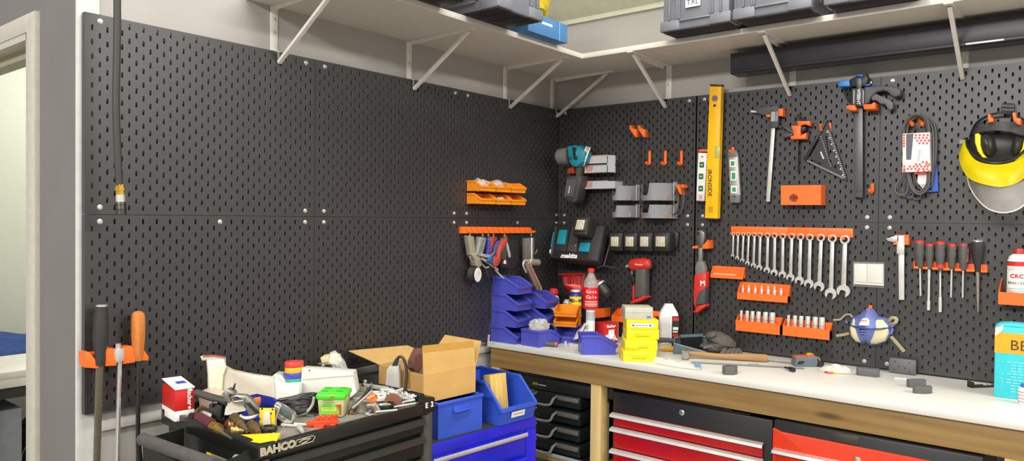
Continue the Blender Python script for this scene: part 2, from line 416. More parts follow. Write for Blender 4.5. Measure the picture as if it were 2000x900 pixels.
for loc, rz, lb in (((-.03, -1.64, SB), PI/2, 'white shelf bracket above the first long-wall pegboard, farthest from the room corner'),
                    ((-.03, -1.015, SB), PI/2, 'white shelf bracket above the middle pegboard of the long wall'),
                    ((-.03, -.40, SB), PI/2, 'white shelf bracket above the orange wall bins'),
                    ((-.03, -.02, SB), PI/2, 'white shelf bracket tucked right into the room corner'),
                    ((.606, .03, SB), 0, 'white shelf bracket between the room corner and the yellow level'),
                    ((1.172, .03, SB), 0, 'white shelf bracket above the digital caliper'),
                    ((1.785, .03, SB), 0, 'white shelf bracket above the belts and face shield')):
    if first: bp.location = loc; bp.rotation_euler = (0, 0, rz); bp['label'] = lb; first = False
    else: dup(bp, loc, rz, lb)
# dark channel lying in the brackets
t = T('metal_channel', 'long dark grey metal box channel lying in the shelf brackets over the bench wall', 'channel', (.97, -.03, 2.072))
m = MB(); m.box(0, 2.0, -.10, 0, .0, .085, .004); m.box(0, 2.0, -.104, -.098, .0, .012, .002); m.put('body', mat('dark_channel_paint', '#2c2b30', .38), t)
m = MB(); m.box(-.003, .002, -.10, 0, .0, .085, .004); m.put('end_cap', BLACK, t)
m = MB(); m.box(.84, .95, -.1055, -.1035, .002, .008); m.put('sticker', WPL, t)

# ------------------------------------------------------------------ stacking crates on the shelf
CRATE = mat('grey_crate_plastic', '#727378', .45); CRBOT = mat('crate_base_plastic', '#26262c', .5)
def crate(name, label, loc, w, dp, h, rz=0):
    t = T(name, label, 'crate', loc, rz, 'stacking crates on the shelf')
    m = MB(); m.box(-w/2+.008, w/2-.008, -dp/2+.008, dp/2-.008, .004, h, .012)
    for sgn in (-1, 1):
        for x in (-w*.36, -w*.25, -w*.22, w*.22, w*.25, w*.36):
            y0, y1 = sorted((sgn*(dp/2), sgn*(dp/2-.012))); m.box(x-.004, x+.004, y0, y1, .045, h, .001)
        y0, y1 = sorted((sgn*(dp/2), sgn*(dp/2-.012))); m.box(-w*.22, w*.22, y0, y1, .035, .042, .001); m.box(-w/2, w/2, y0, y1, h-.02, h, .002)
        for y in (-dp*.36, -dp*.22, dp*.22, dp*.36):
            x0, x1 = sorted((sgn*(w/2), sgn*(w/2-.012))); m.box(x0, x1, y-.004, y+.004, .045, h, .001)
    m.put('ribbed_body', CRATE, t)
    m = MB(); m.box(-w/2+.012, w/2-.012, -dp/2+.012, dp/2-.012, 0, .012, .004)
    for k in range(1, 4): m.box(-w/2+.02, w/2-.02, -dp/2+dp*k/4-.002, -dp/2+dp*k/4+.002, -.0, .004)
    m.put('base', CRBOT, t)
    for sx in (-1, 1):
        for sy in (-1, 1):
            x0, x1 = sorted((sx*w/2, sx*(w/2-.085))); y0, y1 = sorted((sy*dp/2, sy*(dp/2-.085))); m = MB(); m.box(x0, x1, y0, y1, .004, .045, .006); m.put('corner_skirt', CRATE, t)
    return t
c1 = crate('stacking_crate', 'grey crate with white TXL tag on the shelf over the bench', (.953, -.245, ST), .292, .41, .21)
m = MB(); m.box(-.035, .025, -.207, -.2045, .082, .117); m.put('tag', WPAP, c1)
m = MB(); m.text('TXL', .028, at(-.005, -.2072, .1, 0)); m.put('tag_lettering', INK, c1)
m = MB(); m.box(-.085, .03, -.212, -.19, .135, .16, .006); m.put('latch', RED, c1)
c2 = crate('stacking_crate', 'grey crate standing between two others on the bench-wall shelf', (1.25, -.25, ST), .285, .41, .21)
m = MB(); m.box(-.045, .02, -.207, -.2045, .095, .125); m.put('tag', WPAP, c2)
crate('stacking_crate', 'grey crate above the middle of the dark channel, last of the row', (1.572, -.24, ST), .29, .41, .21)
crate('stacking_crate', 'black crate overhanging the long-wall shelf edge next to the flat blue box', (.335, -.985, ST), .40, .265, .21)
crate('stacking_crate', 'black crate over the long-wall shelf bracket, farther from the room corner', (.29, -1.37, ST), .40, .30, .21)
t = T('carton', 'flat blue carton lying on the shelf beside the black crate', 'box', (.26, -.66, ST), 0)
m = MB(); m.box(-.16, .16, -.14, .13, 0, .078, .002); m.put('body', mat('slate_blue_card', '#4b7fae', .5), t)
m = MB(); m.box(.16, .1608, -.05, .02, .045, .055); m.put('printing', WINK, t)
m = MB(); m.box(.1600, .1606, .070, .073, 0, .078); m.put('lid_edge', mat('pale_blue_card', '#8fb6d8', .5), t)
# yellow crumpled bag on the carton
def lumpy(c, r, seed, n=20, a=.12, M=None):
    rn = random.Random(seed); m = MB(); m.ball((0, 0, 0), 1, n)
    ph = [(rn.uniform(0, 6), rn.uniform(2, 5), Vector((rn.uniform(-1, 1), rn.uniform(-1, 1), rn.uniform(-1, 1))).normalized()) for _ in range(9)]
    for v in m.bm.verts:
        k = 1+a*sum(math.sin(p+f*3*v.co.dot(d)) for p, f, d in ph)/3
        v.co = Vector((v.co.x*r[0]*k+c[0], v.co.y*r[1]*k+c[1], v.co.z*r[2]*k+c[2]))
    return m
m = lumpy((0, 0, .09), (.08, .11, .09), 4); o = m.put('foam_lump', mat('yellow_foam', '#e8cf22', .8, var=.25, scale=18, bump=.6, col2='#b59a20')); o.location = (.26, -.60, ST+.084)
solo(o, 'yellow crumbling foam lump on top of the flat blue carton', 'foam')

# ------------------------------------------------------------------ work bench
t = T('workbench', 'long white-topped workbench with a pine rail under the tool wall', 'workbench', (0, 0, 0))
m = MB(); m.box(.003, 3.0, -.545, .028, .872, .895, .0015); m.put('worktop', WHITE, t)
m = MB(); m.box(.003, 3.0, -.52, -.476, .779, .8705, .002); m.put('front_rail', PINED, t)
m = MB(); m.box(.003, 3.0, -.02, .02, .779, .8705, .002); m.put('rear_rail', PINED, t)
for x in (.003, .548, 1.98):
    m = MB(); m.box(x, x+.05, -.515, -.445, 0, .7785, .002); m.put('leg', PINEY, t)
    m = MB(); m.box(x, x+.05, -.05, .02, 0, .7785, .002); m.put('leg', PINEY, t)
m = MB(); m.box(.054, 1.9, -.47, -.01, .395, .413, .001); m.put('lower_shelf', PINEY, t)
m = MB(); m.box(.599, .602, -.465, -.455, .70, .77); m.box(.602, .625, -.465, -.43, .715, .77, .002); m.put('bracket_plate', BLACK, t)

# case rack under the bench
t = T('case_rack', 'black rack filled with flat tool cases under the bench corner', 'rack', (.075, -.46, .414))
BR = mat('black_rack_paint', '#1f211e', .4)
m = MB(); m.box(0, .012, 0, .40, 0, .355); m.box(.445, .457, 0, .40, 0, .355, .002); m.box(0, .457, 0, .40, .335, .355, .002); m.box(.012, .445, .38, .40, 0, .335); m.box(0, .457, 0, .40, 0, .006); m.put('carcass', BR, t)
m = MB(); m.box(.012, .445, -.004, .006, .285, .335, .002); m.put('fascia', BR, t)
m = MB(); [m.box(.132+.006*k, .136+.006*k, -.0046, -.004, .302, .313) for k in range(5)]; m.put('lime_print', mat('lime_ink', '#a9c31a', .5), t)
m = MB(); [m.box(.165+.007*k, .1705+.007*k, -.0046, -.004, .304, .308) for k in range(6)]; m.put('white_print', WINK, t)
def tool_case():
    c = T('tool_case', 'x', 'tool case', (0, 0, 0), 0, 'flat tool cases in the rack')
    m = MB(); m.box(0, .35, .01, .34, 0, .056, .006); m.put('shell', mat('case_black_green', '#1f2723', .4), c)
    m = MB(); m.box(.0, .105, .0, .03, .036, .056, .004); m.put('lip', mat('case_grey_brown', '#6f6a61', .5), c)
    m = MB(); m.box(.235, .345, .0, .03, .030, .050, .004); m.put('lip', mat('case_grey_brown', '#6f6a61', .5), c)
    m = MB(); m.tube(smoothpts([(.115, .01, .044), (.116, -.02, .036), (.122, -.03, .016), (.14, -.034, .008), (.20, -.034, .008), (.222, -.03, .016), (.228, -.02, .036), (.229, .01, .044)], 4), .006, 8); m.put('handle', mat('case_handle_grey', '#8c8880', .4), c)
    m = MB(); m.box(.03, .065, .008, .0101, .018, .034); m.put('badge', mat('lime_badge', '#5f7d1e', .5), c)
    return c
tc = tool_case().o
nm = ('topmost flat black tool case in the rack, under the lettered fascia', 'flat black tool case second from the top of the rack', 'flat black tool case third from the top of the rack', 'lowest flat black tool case in the rack')
for i in range(4):
    o = tc if i == 0 else dup(tc)
    o.location = (.10, -.455, .414+.221-.0705*i); o['label'] = nm[i]
m = MB(); m.box(.0, .43, -.02, .0, .0, .012, .003); o = m.put('metal_strip', STEELS); o.location = (.095, -.455, .414); solo(o, 'bare metal strip along the foot of the case rack', 'strip')

# tool chests
def chest(name, label, x0, x1, yf, ztop, zbot, bodym, drm, drawers, hm):
    t = T(name, label, 'tool chest', (x0, yf, zbot)); w = x1-x0; h = ztop-zbot
    m = MB(); m.box(0, w, 0, .36, 0, h, .004); m.put('body', bodym, t)
    for z0, z1 in drawers:
        z0 -= zbot; z1 -= zbot
        m = MB(); m.box(.012, w-.03, -.012, .01, z0, z1, .003); d = m.put('drawer', drm, t)
        m = MB(); m.prism([(-.012, z1+.001), (-.030, z1-.004), (-.034, z1-.014), (-.028, z1-.017), (-.022, z1-.010), (-.012, z1-.006)], .004, w-.026, 'yz'); m.put('handle', hm, d)
    return t
t = chest('tool_chest', 'black tool chest with red drawers and silver handle strips under the bench', .628, 1.288, -.47, .752, .414, BLACK, REDCH, [(.615, .668), (.525, .610), (.43, .520)], STEELS)
m = MB(); m.lathe([(.011, 0), (.011, .003), (.008, .005), (.003, .005)], 18, M=Matrix.Translation((.31, -.0005, .305)) @ XZ); m.put('key_lock', CHROME, t)
t = chest('tool_chest', 'bright red tool chest with black lid next to the black one under the bench', 1.315, 1.93, -.535, .772, .414, BLACK, CREST, [(.60, .68), (.50, .59)], CHROME)
m = MB(); m.prism([(0, 0), (0, .332), (.03, .323), (.615, .320), (.615, 0)], -.011, .0, 'xz', .002); m.put('front_panel', CREST, t)
m = MB(); m.box(.19, .275, -.0035, .001, .326, .352, .001); m.put('name_plate', mat('dull_nameplate', '#4c4742', .4, .5), t)
m = MB(); m.lathe([(.010, 0), (.010, .004), (.003, .006)], 18, M=Matrix.Translation((.275, -.0108, .281)) @ XZ); m.put('key_lock', CHROME, t)
for i, (x, w) in enumerate(((.70, .5), (.78, .35))):
    m = MB(); m.box(0, w, 0, .16, 0, .003, .001, M=Matrix.Rotation(-.05*i, 4, 'Z')); o = m.put('metal_sheet', mat('old_sheet_metal', '#6d655c', .4, .6)); o.location = (x, -.46+.02*i, .7528+.0035*i)
    solo(o, ('long thin metal sheet lying on the black tool chest', 'shorter metal sheet on top of another above the black tool chest')[i], 'sheet')

# ------------------------------------------------------------------ tools on the wall over the bench
def plate(t, name, m, pts, d0, d1, f=None, bev=0, holes=(), parent=None, label=None, df=None, smooth=35):
    """prism from a traced outline: front at d0 in front of the board, back at d1"""
    df = d0 if df is None else df
    b = MB(); b.prism(t.P(pts, df, f), -d0, -d1, 'xz', bev, [t.P(h, df, f) if not isinstance(h[0][0], Vector) else h for h in holes])
    return b.put(name, m, parent or t, smooth, label)
def disc(t, name, m, px, py, r, d0, th, f=None, parent=None, n=20, label=None):
    q = t.l(*(f(px, py) if f else (px, py)), d0); b = MB(); b.cyl((q.x, -d0, q.z), (q.x, -d0+th, q.z), r, n=n); return b.put(name, m, parent or t, label=label)
def pegs(t, pts, f=None, m=ORANGE, d=.03, r=.0045, parent=None):
    for p in pts:
        q = t.l(*(f(*p) if f else p), 0); b = MB(); b.tube([(q.x, .002, q.z), (q.x, -d, q.z), (q.x, -d-.004, q.z+.008)], r, 8); b.put('peg', m, parent or t)
def lettering(t, s, size, px, py, d, m, f=None, rot=0, sx=1, parent=None, name='lettering', tilt=0, bold=0):
    q = t.l(*(f(px, py) if f else (px, py)), d); b = MB(); b.text(s, size, at(q.x, -d, q.z, rot, tilt), sx=sx, bold=bold); return b.put(name, m, parent or t, 0)

# yellow spirit level
t = rw('spirit_level', 'long yellow spirit level standing upright on the tool wall', 'spirit level', 1395, 300)
bd = plate(t, 'body', YELL, [(143, 84), (203, 86), (180, 860), (114, 858)], .045, .021, za, .0015)
plate(t, 'flange', YELL, [(139, 84), (143, 84), (115, 858), (111, 857)], .047, .019, za, parent=t); plate(t, 'flange', YELL, [(201, 86), (207, 86), (184, 860), (178, 860)], .047, .019, za)
plate(t, 'end_cap', BLACK, [(140, 73), (208, 74), (206, 87), (139, 84)], .048, .018, za, .002); plate(t, 'end_cap', BLACK, [(111, 857), (184, 859), (184, 868), (111, 866)], .048, .018, za, .002)
disc(t, 'round_vial', mat('purple_vial', '#8d6a78', .2), 168, 156, .0135, .0465, .004, za); disc(t, 'hanging_hole', INK, 167, 198, .005, .0465, .003, za)
disc(t, 'hanging_ring', RED, 167, 198, .0062, .0462, .002, za)
plate(t, 'vial_window', mat('vial_yellow', '#c9b93e', .15), [(168, 432), (198, 434), (196, 508), (166, 506)], .0475, .03, za, .003)
plate(t, 'vial_tube', CLEAR2, [(175, 440), (192, 441), (190, 500), (173, 499)], .049, .04, za, .003)
lettering(t, 'IRONSIDE', .027, 138, 652, .0462, INK, za, rot=PI/2-.02)
plate(t, 'emblem', mat('level_emblem', '#c9920a', .5), [(130, 788), (158, 789), (157, 826), (129, 825)], .0457, .044, za)
# torpedo levels
t = rw('torpedo_level', 'small white torpedo level hanging beside the long yellow level', 'spirit level', 1368, 345)
plate(t, 'body', WPL, [(70, 474), (122, 476), (106, 757), (59, 755)], .032, .012, za, .002); plate(t, 'foot', mat('pale_print', '#d9d5cc', .5), [(62, 712), (108, 714), (105, 757), (59, 755)], .0325, .012, za, .001)
for x, y in ((92, 545), (88, 613), (86, 684)):
    v = plate(t, 'vial', mat('vial_dark_green', '#2e5b3c', .2), [(x-13, y-16), (x+13, y-16), (x+12, y+16), (x-14, y+16)], .0335, .02, za, .001)
    plate(t, 'bubble', mat('vial_lime', '#7fd08a', .2), [(x-8, y-5), (x+6, y-5), (x+6, y+6), (x-8, y+6)], .0345, .03, za, parent=v)
disc(t, 'screw', mat('dull_brass', '#8a7a55', .4, .6), 94, 498, .004, .0335, .003, za); plate(t, 'foot', BLACK, [(60, 756), (106, 758), (105, 766), (60, 764)], .033, .012, za)
plate(t, 'red_mark', mat('faded_red_ink', '#d89a8c', .6), [(77, 722), (94, 723), (93, 748), (76, 747)], .0329, .032, za)
s2 = rw('level_holder', 'orange holder strip above the small white torpedo level', 'holder', 1372, 294); plate(s2, 'strip', ORANGE, [(74, 455), (128, 455), (128, 468), (74, 468)], .03, 0, za, .001)
t = rw('torpedo_level', 'grey torpedo level with three green vials, hanging by itself', 'spirit level', 1434, 345)
plate(t, 'body', mat('grey_aluminium', '#a7a4a0', .4, .4), [(246, 462), (292, 459), (302, 500), (315, 720), (312, 768), (258, 768), (256, 720), (247, 500)], .03, .010, za, .002)
plate(t, 'end_cap', mat('grey_level_end', '#6f6c6a', .5), [(256, 722), (315, 720), (312, 768), (258, 768)], .031, .012, za, .002); plate(t, 'end_cap', mat('grey_level_end', '#6f6c6a', .5), [(246, 462), (292, 459), (299, 500), (247, 502)], .031, .012, za, .002)
for x, y, h in ((272, 537, 22), (277, 610, 28), (280, 690, 22)):
    v = plate(t, 'vial_frame', WPL, [(x-17, y-h), (x+17, y-h), (x+17, y+h), (x-17, y+h)], .0325, .02, za, .001)
    plate(t, 'vial', mat('vial_mid_green', '#3f9a63', .2), [(x-10, y-h+9), (x+11, y-h+9), (x+11, y+h-9), (x-10, y+h-9)], .0335, .03, za, parent=v)
disc(t, 'button', RED, 268, 488, .004, .033, .003, za); disc(t, 'hanging_hole', INK, 283, 731, .004, .032, .003, za)
def peg_hook(label, px, py, h=.05, hook=True, group=None):
    t = rw('peg_hook', label, 'hook', px, py, group); b = MB(); b.tube([(0, -.008, h/2), (0, -.008, -h/2)], .0068, 10); b.put('stem', ORANGE, t)
    if hook: b = MB(); b.tube(smoothpts([(0, -.008, -h/2), (-.002, -.016, -h/2-.004), (-.003, -.03, -h/2), (-.003, -.034, -h/2+.006)], 3), .0068, 10); b.put('hook', ORANGE, t)
    return t
peg_hook('orange peg holding up the grey torpedo level', 1433, 292, .02)
# digital caliper
t = rw('digital_caliper', 'digital caliper with grey jaws and small display', 'caliper', 1505, 300)
plate(t, 'jaw', DGREY, [(378, 229), (405, 212), (480, 203), (540, 200), (545, 255), (495, 262), (465, 257), (410, 243)], .022, .012, za, .001)
plate(t, 'jaw_tip', STEEL, [(378, 226), (410, 231), (410, 239), (380, 237)], .0235, .012, za)
h = plate(t, 'display_head', mat('caliper_head', '#48474a', .45), [(496, 226), (544, 226), (537, 326), (488, 326)], .034, .010, za, .002)
plate(t, 'screen', mat('lcd_grey', '#a8ada6', .2), [(499, 234), (523, 234), (520, 291), (497, 291)], .0348, .033, za, parent=h); plate(t, 'panel', mat('caliper_light', '#8a8a8d', .4), [(526, 232), (540, 232), (536, 290), (523, 290)], .0345, .033, za, parent=h)
plate(t, 'beam', STEELS, [(499, 324), (521, 324), (490, 762), (468, 760)], .022, .016, za, .0005); disc(t, 'thumb_wheel', IRON, 552, 322, .006, .026, .008, za)
s2 = rw('caliper_holder', 'orange two-piece holder carrying the digital caliper', 'holder', 1525, 220)
plate(s2, 'clip', ORANGE, [(541, 213), (568, 217), (566, 261), (539, 258)], .04, 0, za, .002); plate(s2, 'clip', ORANGE, [(468, 250), (492, 251), (490, 266), (467, 264)], .04, 0, za, .002)
# small clamp
t = rw('bar_clamp', 'small orange and black one-hand bar clamp', 'clamp', 1556, 270)
plate(t, 'bar', IRON, [(645, 390), (658, 390), (655, 578), (640, 580)], .03, .022, za)
plate(t, 'body', ORANGE, [(614, 316), (672, 316), (668, 374), (702, 356), (702, 394), (612, 396), (610, 378), (630, 372), (624, 342)], .045, .012, za, .003)
plate(t, 'jaw', ORANGE, [(650, 288), (726, 288), (724, 318), (696, 308), (655, 320)], .045, .012, za, .003)
b = MB(); b.tube([tuple(t.l(*za(x, y), .03)) for x, y in ((668, 292), (685, 275), (668, 256), (652, 254), (648, 285))], .004, 8); b.put('handle', BLACK, t)
b = MB(); b.tube([tuple(t.l(*za(x, y), .03)) for x, y in ((668, 262), (700, 285))], .004, 8); b.put('handle', BLACK, t)
plate(t, 'pad', BLACK, [(662, 322), (702, 322), (690, 352), (668, 345)], .04, .015, za, .002)
plate(t, 'lever', DGREY, [(564, 322), (582, 322), (628, 348), (626, 364), (600, 350)], .036, .022, za, .002); plate(t, 'lever', DGREY, [(562, 375), (580, 362), (624, 360), (624, 374), (588, 384), (564, 384)], .036, .022, za, .002)
# speed square
t = rw('speed_square', 'black triangular speed square with white graduations', 'square', 1612, 300)
sq = plate(t, 'blade', mat('black_anodised', '#252628', .4), [(818, 280), (829, 290), (944, 634), (935, 637), (690, 518), (690, 506)], .016, .011, za, 0, holes=[[(816, 372), (826, 380), (898, 585), (888, 588), (836, 520)], [(775, 395), (782, 400), (726, 500), (716, 494)], [(733, 512), (795, 540), (790, 550), (732, 524)]])
plate(t, 'fence', mat('black_anodised', '#252628', .4), [(814, 278), (826, 284), (700, 522), (686, 514)], .026, .004, za, .001)
b = MB(); rn = random.Random(3)
def tick(x, y, w, h, a):
    q = t.l(*za(x, y), .016); b.box(-w/2, w/2, -.0004, 0, -h/2, h/2, M=Matrix.Translation((q.x, -.0162, q.z)) @ Matrix.Rotation(a, 4, 'Y'))
for i in range(22):
    f_ = i/21; tick(834+96*f_, 345+270*f_, .009, .0022, .35); 
    if i % 3 == 0: tick(826+92*f_, 352+255*f_, .005, .006, .35)
for i in range(26):
    f_ = i/25; tick(712+208*f_, 522+100*f_, .002, .007, 1.2-.7)
for i in range(14):
    f_ = i/13; tick(785+62*f_, 365+185*f_, .006, .0018, .35)
b.put('scale_marks', mat('grey_white_ink', '#c9c9c4', .5), t, 0)
plate(t, 'name_strip', mat('grey_white_ink', '#c9c9c4', .5), [(784, 470), (792, 466), (810, 508), (802, 513)], .0164, .0158, za)
s2 = rw('square_holder', 'orange bracket holding the black speed square', 'holder', 1611, 250); plate(s2, 'bracket', ORANGE, [(780, 305), (849, 298), (851, 352), (835, 318), (800, 360), (783, 345)], .010, 0, za, .001); pegs(s2, [(804, 345)], za, d=.03)
# orange cup box with round window
t = rw('wall_box', 'open orange wall box with round finger hole below the clamps', 'box', 1563, 382)
plate(t, 'front', ORANGE, [(556, 666), (790, 664), (790, 780), (556, 780)], .062, .059, za, 0, holes=[[(630+26*math.cos(a*.3142), 742+27*math.sin(a*.3142)) for a in range(20)]])
P_ = t.P([(556, 666), (790, 664), (790, 780), (556, 780)], .062, za); x0, x1 = P_[0][0], P_[1][0]; z0, z1 = P_[2][1], P_[0][1]
for n_, a in (('side', (x0, x0+.003, -.059, 0, z0, z1)), ('side', (x1-.003, x1, -.059, 0, z0, z1)), ('base', (x0+.003, x1-.003, -.059, 0, z0, z0+.003)), ('back_plate', (x0+.003, x1-.003, -.003, 0, z0+.003, z1))):
    b = MB(); b.box(*a); b.put(n_, ORANGE, t)
for i in range(4):
    b = MB(); b.tube(circ3 := [(t.o.location.x*0 + (x0+.05)+.022*math.cos(k*.35), -.056+.012*i, z0+.004+.024+.022*math.sin(k*.35)) for k in range(18)], .004, 6, closed=True)
    o = b.put('metal_ring', STEEL); o.location = t.o.location; solo(o, 'steel ring showing through the hole of the orange wall box', 'ring', 'rings in the orange wall box')
# big clamp
zq2 = Z2(1630, 130, 9.0)
t = rw('bar_clamp', 'large grey trigger bar clamp with blue pads', 'clamp', 1680, 260)
plate(t, 'bar', mat('clamp_bar_grey', '#5d5c5c', .4, .5), [(85, 236), (130, 236), (130, 742), (80, 740)], .034, .026, zb, .001)
b = MB()
for x in (96, 118):
    q = t.l(*zb(x, 705), .034); b.cyl((q.x, -.0345, q.z), (q.x, -.030, q.z), .003, n=10)
b.put('bar_hole', INK, t)
hs = plate(t, 'housing', DGREY, [(300, 380), (520, 380), (520, 690), (480, 700), (360, 700), (300, 680)], .055, .012, zq2, .004)
plate(t, 'housing_face', mat('clamp_black_face', '#2d2c2d', .4), [(385, 380), (470, 380), (465, 690), (375, 690)], .0575, .05, zq2, .001, parent=hs)
for xa, xb in ((330, 350), (497, 515)): plate(t, 'housing_rib', GREYP, [(xa, 415), (xb, 415), (xb-3, 650), (xa-3, 650)], .0568, .05, zq2, .0005, parent=hs)
lettering(t, 'WISENT', .017, 420, 530, .058, WINK, zq2, rot=PI/2, bold=.0004)
plate(t, 'fixed_jaw', BLACK, [(270, 225), (370, 170), (480, 160), (560, 120), (590, 220), (560, 330), (490, 350), (290, 350)], .05, .014, zq2, .003)
plate(t, 'bar_head', mat('clamp_bar_grey', '#5d5c5c', .4, .5), [(380, 200), (470, 200), (470, 380), (390, 380)], .0525, .03, zq2, .001)
plate(t, 'jaw_pad', mat('clamp_blue', '#3f8fe0', .4), [(90, 235), (260, 232), (265, 345), (55, 348)], .056, .008, zq2, .004); plate(t, 'jaw_pad', mat('clamp_deep_blue', '#2f66c0', .4), [(375, 130), (510, 130), (480, 185), (380, 165)], .058, .012, zq2, .003)
plate(t, 'release_tab', mat('clamp_deep_blue', '#2f66c0', .4), [(525, 318), (635, 292), (620, 335), (530, 345)], .05, .02, zq2, .002)
plate(t, 'handle', mat('clamp_grip', '#626061', .55), [(520, 355), (720, 335), (1000, 340), (1110, 365), (1165, 410), (1150, 500), (1060, 530), (1000, 510), (930, 440), (850, 415), (740, 440), (640, 530), (590, 640), (520, 660)], .055, .014, zq2, .006)
plate(t, 'trigger', mat('clamp_trigger', '#6e6c6c', .5), [(640, 530), (720, 470), (960, 580), (1020, 620), (1030, 720), (985, 760), (930, 740), (880, 660), (800, 650), (730, 600), (690, 590), (655, 600)], .048, .02, zq2, .005)
b = MB(); b.tube([tuple(t.l(*zq2(x, y), .03)) for x, y in ((160, 375), (190, 480), (260, 620))], .004, 8); b.tube([tuple(t.l(*zq2(x, y), .03)) for x, y in ((230, 370), (290, 520), (290, 620))], .004, 8); b.put('guard_rod', BLACK, t)
s2 = rw('clamp_holder', 'orange pair of arms carrying the large trigger clamp', 'holder', 1680, 210)
plate(s2, 'arm', ORANGE, [(205, 680), (340, 672), (375, 720), (378, 770), (300, 775), (210, 745)], .07, 0, zq2, .003); plate(s2, 'arm', ORANGE, [(500, 660), (640, 655), (690, 620), (718, 640), (718, 745), (510, 750)], .07, 0, zq2, .003)
peg_hook('short orange peg on its own below the large trigger clamp', 1705, 366, .03)
# drive belts
t = rw('belt_bundle', 'bundle of grey drive belts in red checked card sleeves', 'belts', 1790, 300)
BELT = mat('grey_belt', '#615e5b', .6)
def loop(pts, d, w, name='belt'):
    b = MB(); b.tube(smoothpts([tuple(t.l(*zo(x, y), d)) for x, y in pts], 5, True), w, 8, closed=True); b.put(name, BELT, t)
loop([(118, 230), (125, 150), (170, 85), (240, 62), (310, 85), (350, 170), (358, 400), (355, 650), (340, 740), (270, 800), (200, 760), (160, 640), (130, 420)], .050, .0038)
loop([(125, 230), (135, 155), (180, 95), (240, 72), (300, 95), (338, 180), (345, 400), (340, 650), (320, 730), (265, 780), (205, 740), (178, 640), (140, 420)], .043, .0038)
loop([(140, 240), (155, 150), (200, 92), (260, 66), (350, 100), (410, 190), (415, 420), (390, 650), (370, 720), (320, 760), (260, 740), (210, 640), (165, 420)], .026, .0038)
loop([(150, 240), (165, 160), (210, 100), (270, 76), (335, 110), (385, 200), (395, 420), (380, 640), (350, 700), (300, 720), (250, 700), (225, 640), (180, 420)], .034, .0036)
loop([(130, 560), (105, 630), (45, 720), (45, 780), (95, 810), (150, 780), (160, 640), (150, 560)], .038, .0034)
loop([(165, 560), (150, 640), (110, 740), (140, 820), (190, 825), (215, 770), (210, 640), (190, 560)], .030, .0028)
loop([(250, 560), (215, 700), (205, 820), (240, 850), (275, 820), (280, 700), (275, 560)], .022, .0026)
plate(t, 'card_sleeve', mat('blue_sleeve_card', '#2a56b4', .45), [(380, 400), (420, 402), (438, 775), (350, 782), (170, 795), (168, 775), (340, 765), (375, 760)], .018, .008, zo)
plate(t, 'card_sleeve', WPAP, [(250, 600), (330, 600), (335, 750), (290, 745), (245, 690)], .040, .038, zo); plate(t, 'sleeve_band', RINK, [(218, 598), (325, 592), (325, 612), (218, 618)], .055, .05, zo)
lettering(t, 'CON', .014, 305, 725, .041, INK, zo)
sl = plate(t, 'card_sleeve', mat('white_sleeve_card', '#f0ece4', .5), [(108, 240), (358, 228), (364, 590), (106, 598)], .062, .020, zo, .002)
b = MB()
def chk(x, y, s=20):
    q = t.l(*zo(x, y), .062); w = .0031*s/18; b.box(q.x-w, q.x+w, -.0628, -.0615, q.z-w, q.z+w)
for i, (y, xs) in enumerate(((255, (122, 232, 268, 304, 340)), (280, (122, 228, 262, 298, 332)), (305, (122, 244, 280, 316, 350)), (330, (122, 264, 300, 335)), (355, (122,)), (505, (296, 332)), (525, (232, 268, 328, 356)), (545, (124, 176, 212, 246, 282, 312, 342)), (568, (124, 156, 190, 228, 262, 300, 336)), (586, (124, 250, 310, 350)))):
    for x in xs: chk(x, y)
b.put('check_print', mat('check_red', '#e0483c', .5), sl, 0)
plate(t, 'sleeve_window', mat('dark_sleeve_window', '#50525c', .4), [(140, 245), (210, 240), (186, 482), (142, 482)], .0626, .06, zo, parent=sl)
b = MB()
for i in range(8):
    q = t.l(*zo(268-i*2, 395+i*14), .063); b.box(q.x-.004, q.x+.004, -.0626, -.0618, q.z-.0005, q.z+.0005)
b.put('small_print', INK, sl, 0)
s2 = rw('belt_hook', 'orange double hook carrying the drive belts', 'hook', 1790, 240)
for x in (180, 272): b = MB(); b.tube(smoothpts([tuple(s2.l(*zo(x-12, 115), 0)), tuple(s2.l(*zo(x, 130), .03)), tuple(s2.l(*zo(x+16, 160), .07)), tuple(s2.l(*zo(x+16, 140), .08))], 4), .0065, 8); b.put('peg', ORANGE, s2)
# face shield with ear muffs
t = rw('face_shield', 'yellow browed face shield with ear muffs hanging on the tool wall', 'face shield', 1960, 310)
def S3(x, y, d): return tuple(t.l(*zm(x, y), d))
U = smoothpts([S3(100, 298, .03), S3(112, 380, .08), (S3(160, 450, .12)), S3(230, 482, .145), S3(320, 492, .155), S3(400, 485, .15), S3(490, 455, .13), S3(545, 400, .09), S3(560, 305, .03)], 4)
Lw = smoothpts([S3(62, 370, .05), S3(48, 440, .09), S3(80, 540, .14), S3(150, 610, .18), S3(320, 655, .2), S3(440, 640, .185), S3(540, 580, .14), S3(600, 460, .09), S3(600, 370, .05)], 4)
N = len(U)-1
b = MB(); b.surf(lambda u, v: U[round(u*N)].lerp(Lw[round(u*N)], v) + Vector((0, -.012*math.sin(v*PI), 0)), N, 5, .003); b.put('brow_guard', YEL, t)
Lb = smoothpts([S3(108, 585, .07), S3(130, 660, .1), S3(180, 740, .13), S3(260, 815, .16), S3(370, 845, .17), S3(480, 820, .16), S3(560, 750, .13), S3(600, 660, .1), S3(610, 585, .07)], 4)
Lt = smoothpts([S3(105, 565, .07), S3(115, 580, .1), S3(140, 600, .14), S3(200, 630, .17), S3(320, 652, .192), S3(440, 640, .178), S3(540, 600, .135), S3(590, 570, .1), S3(600, 560, .07)], 4)
b = MB(); b.surf(lambda u, v: Lt[round(u*N)].lerp(Lb[round(u*N)], v), N, 5); b.put('clear_visor', mat('visor_film', '#dcd6cf', .22, alpha=.42, var=.15, scale=12), t)
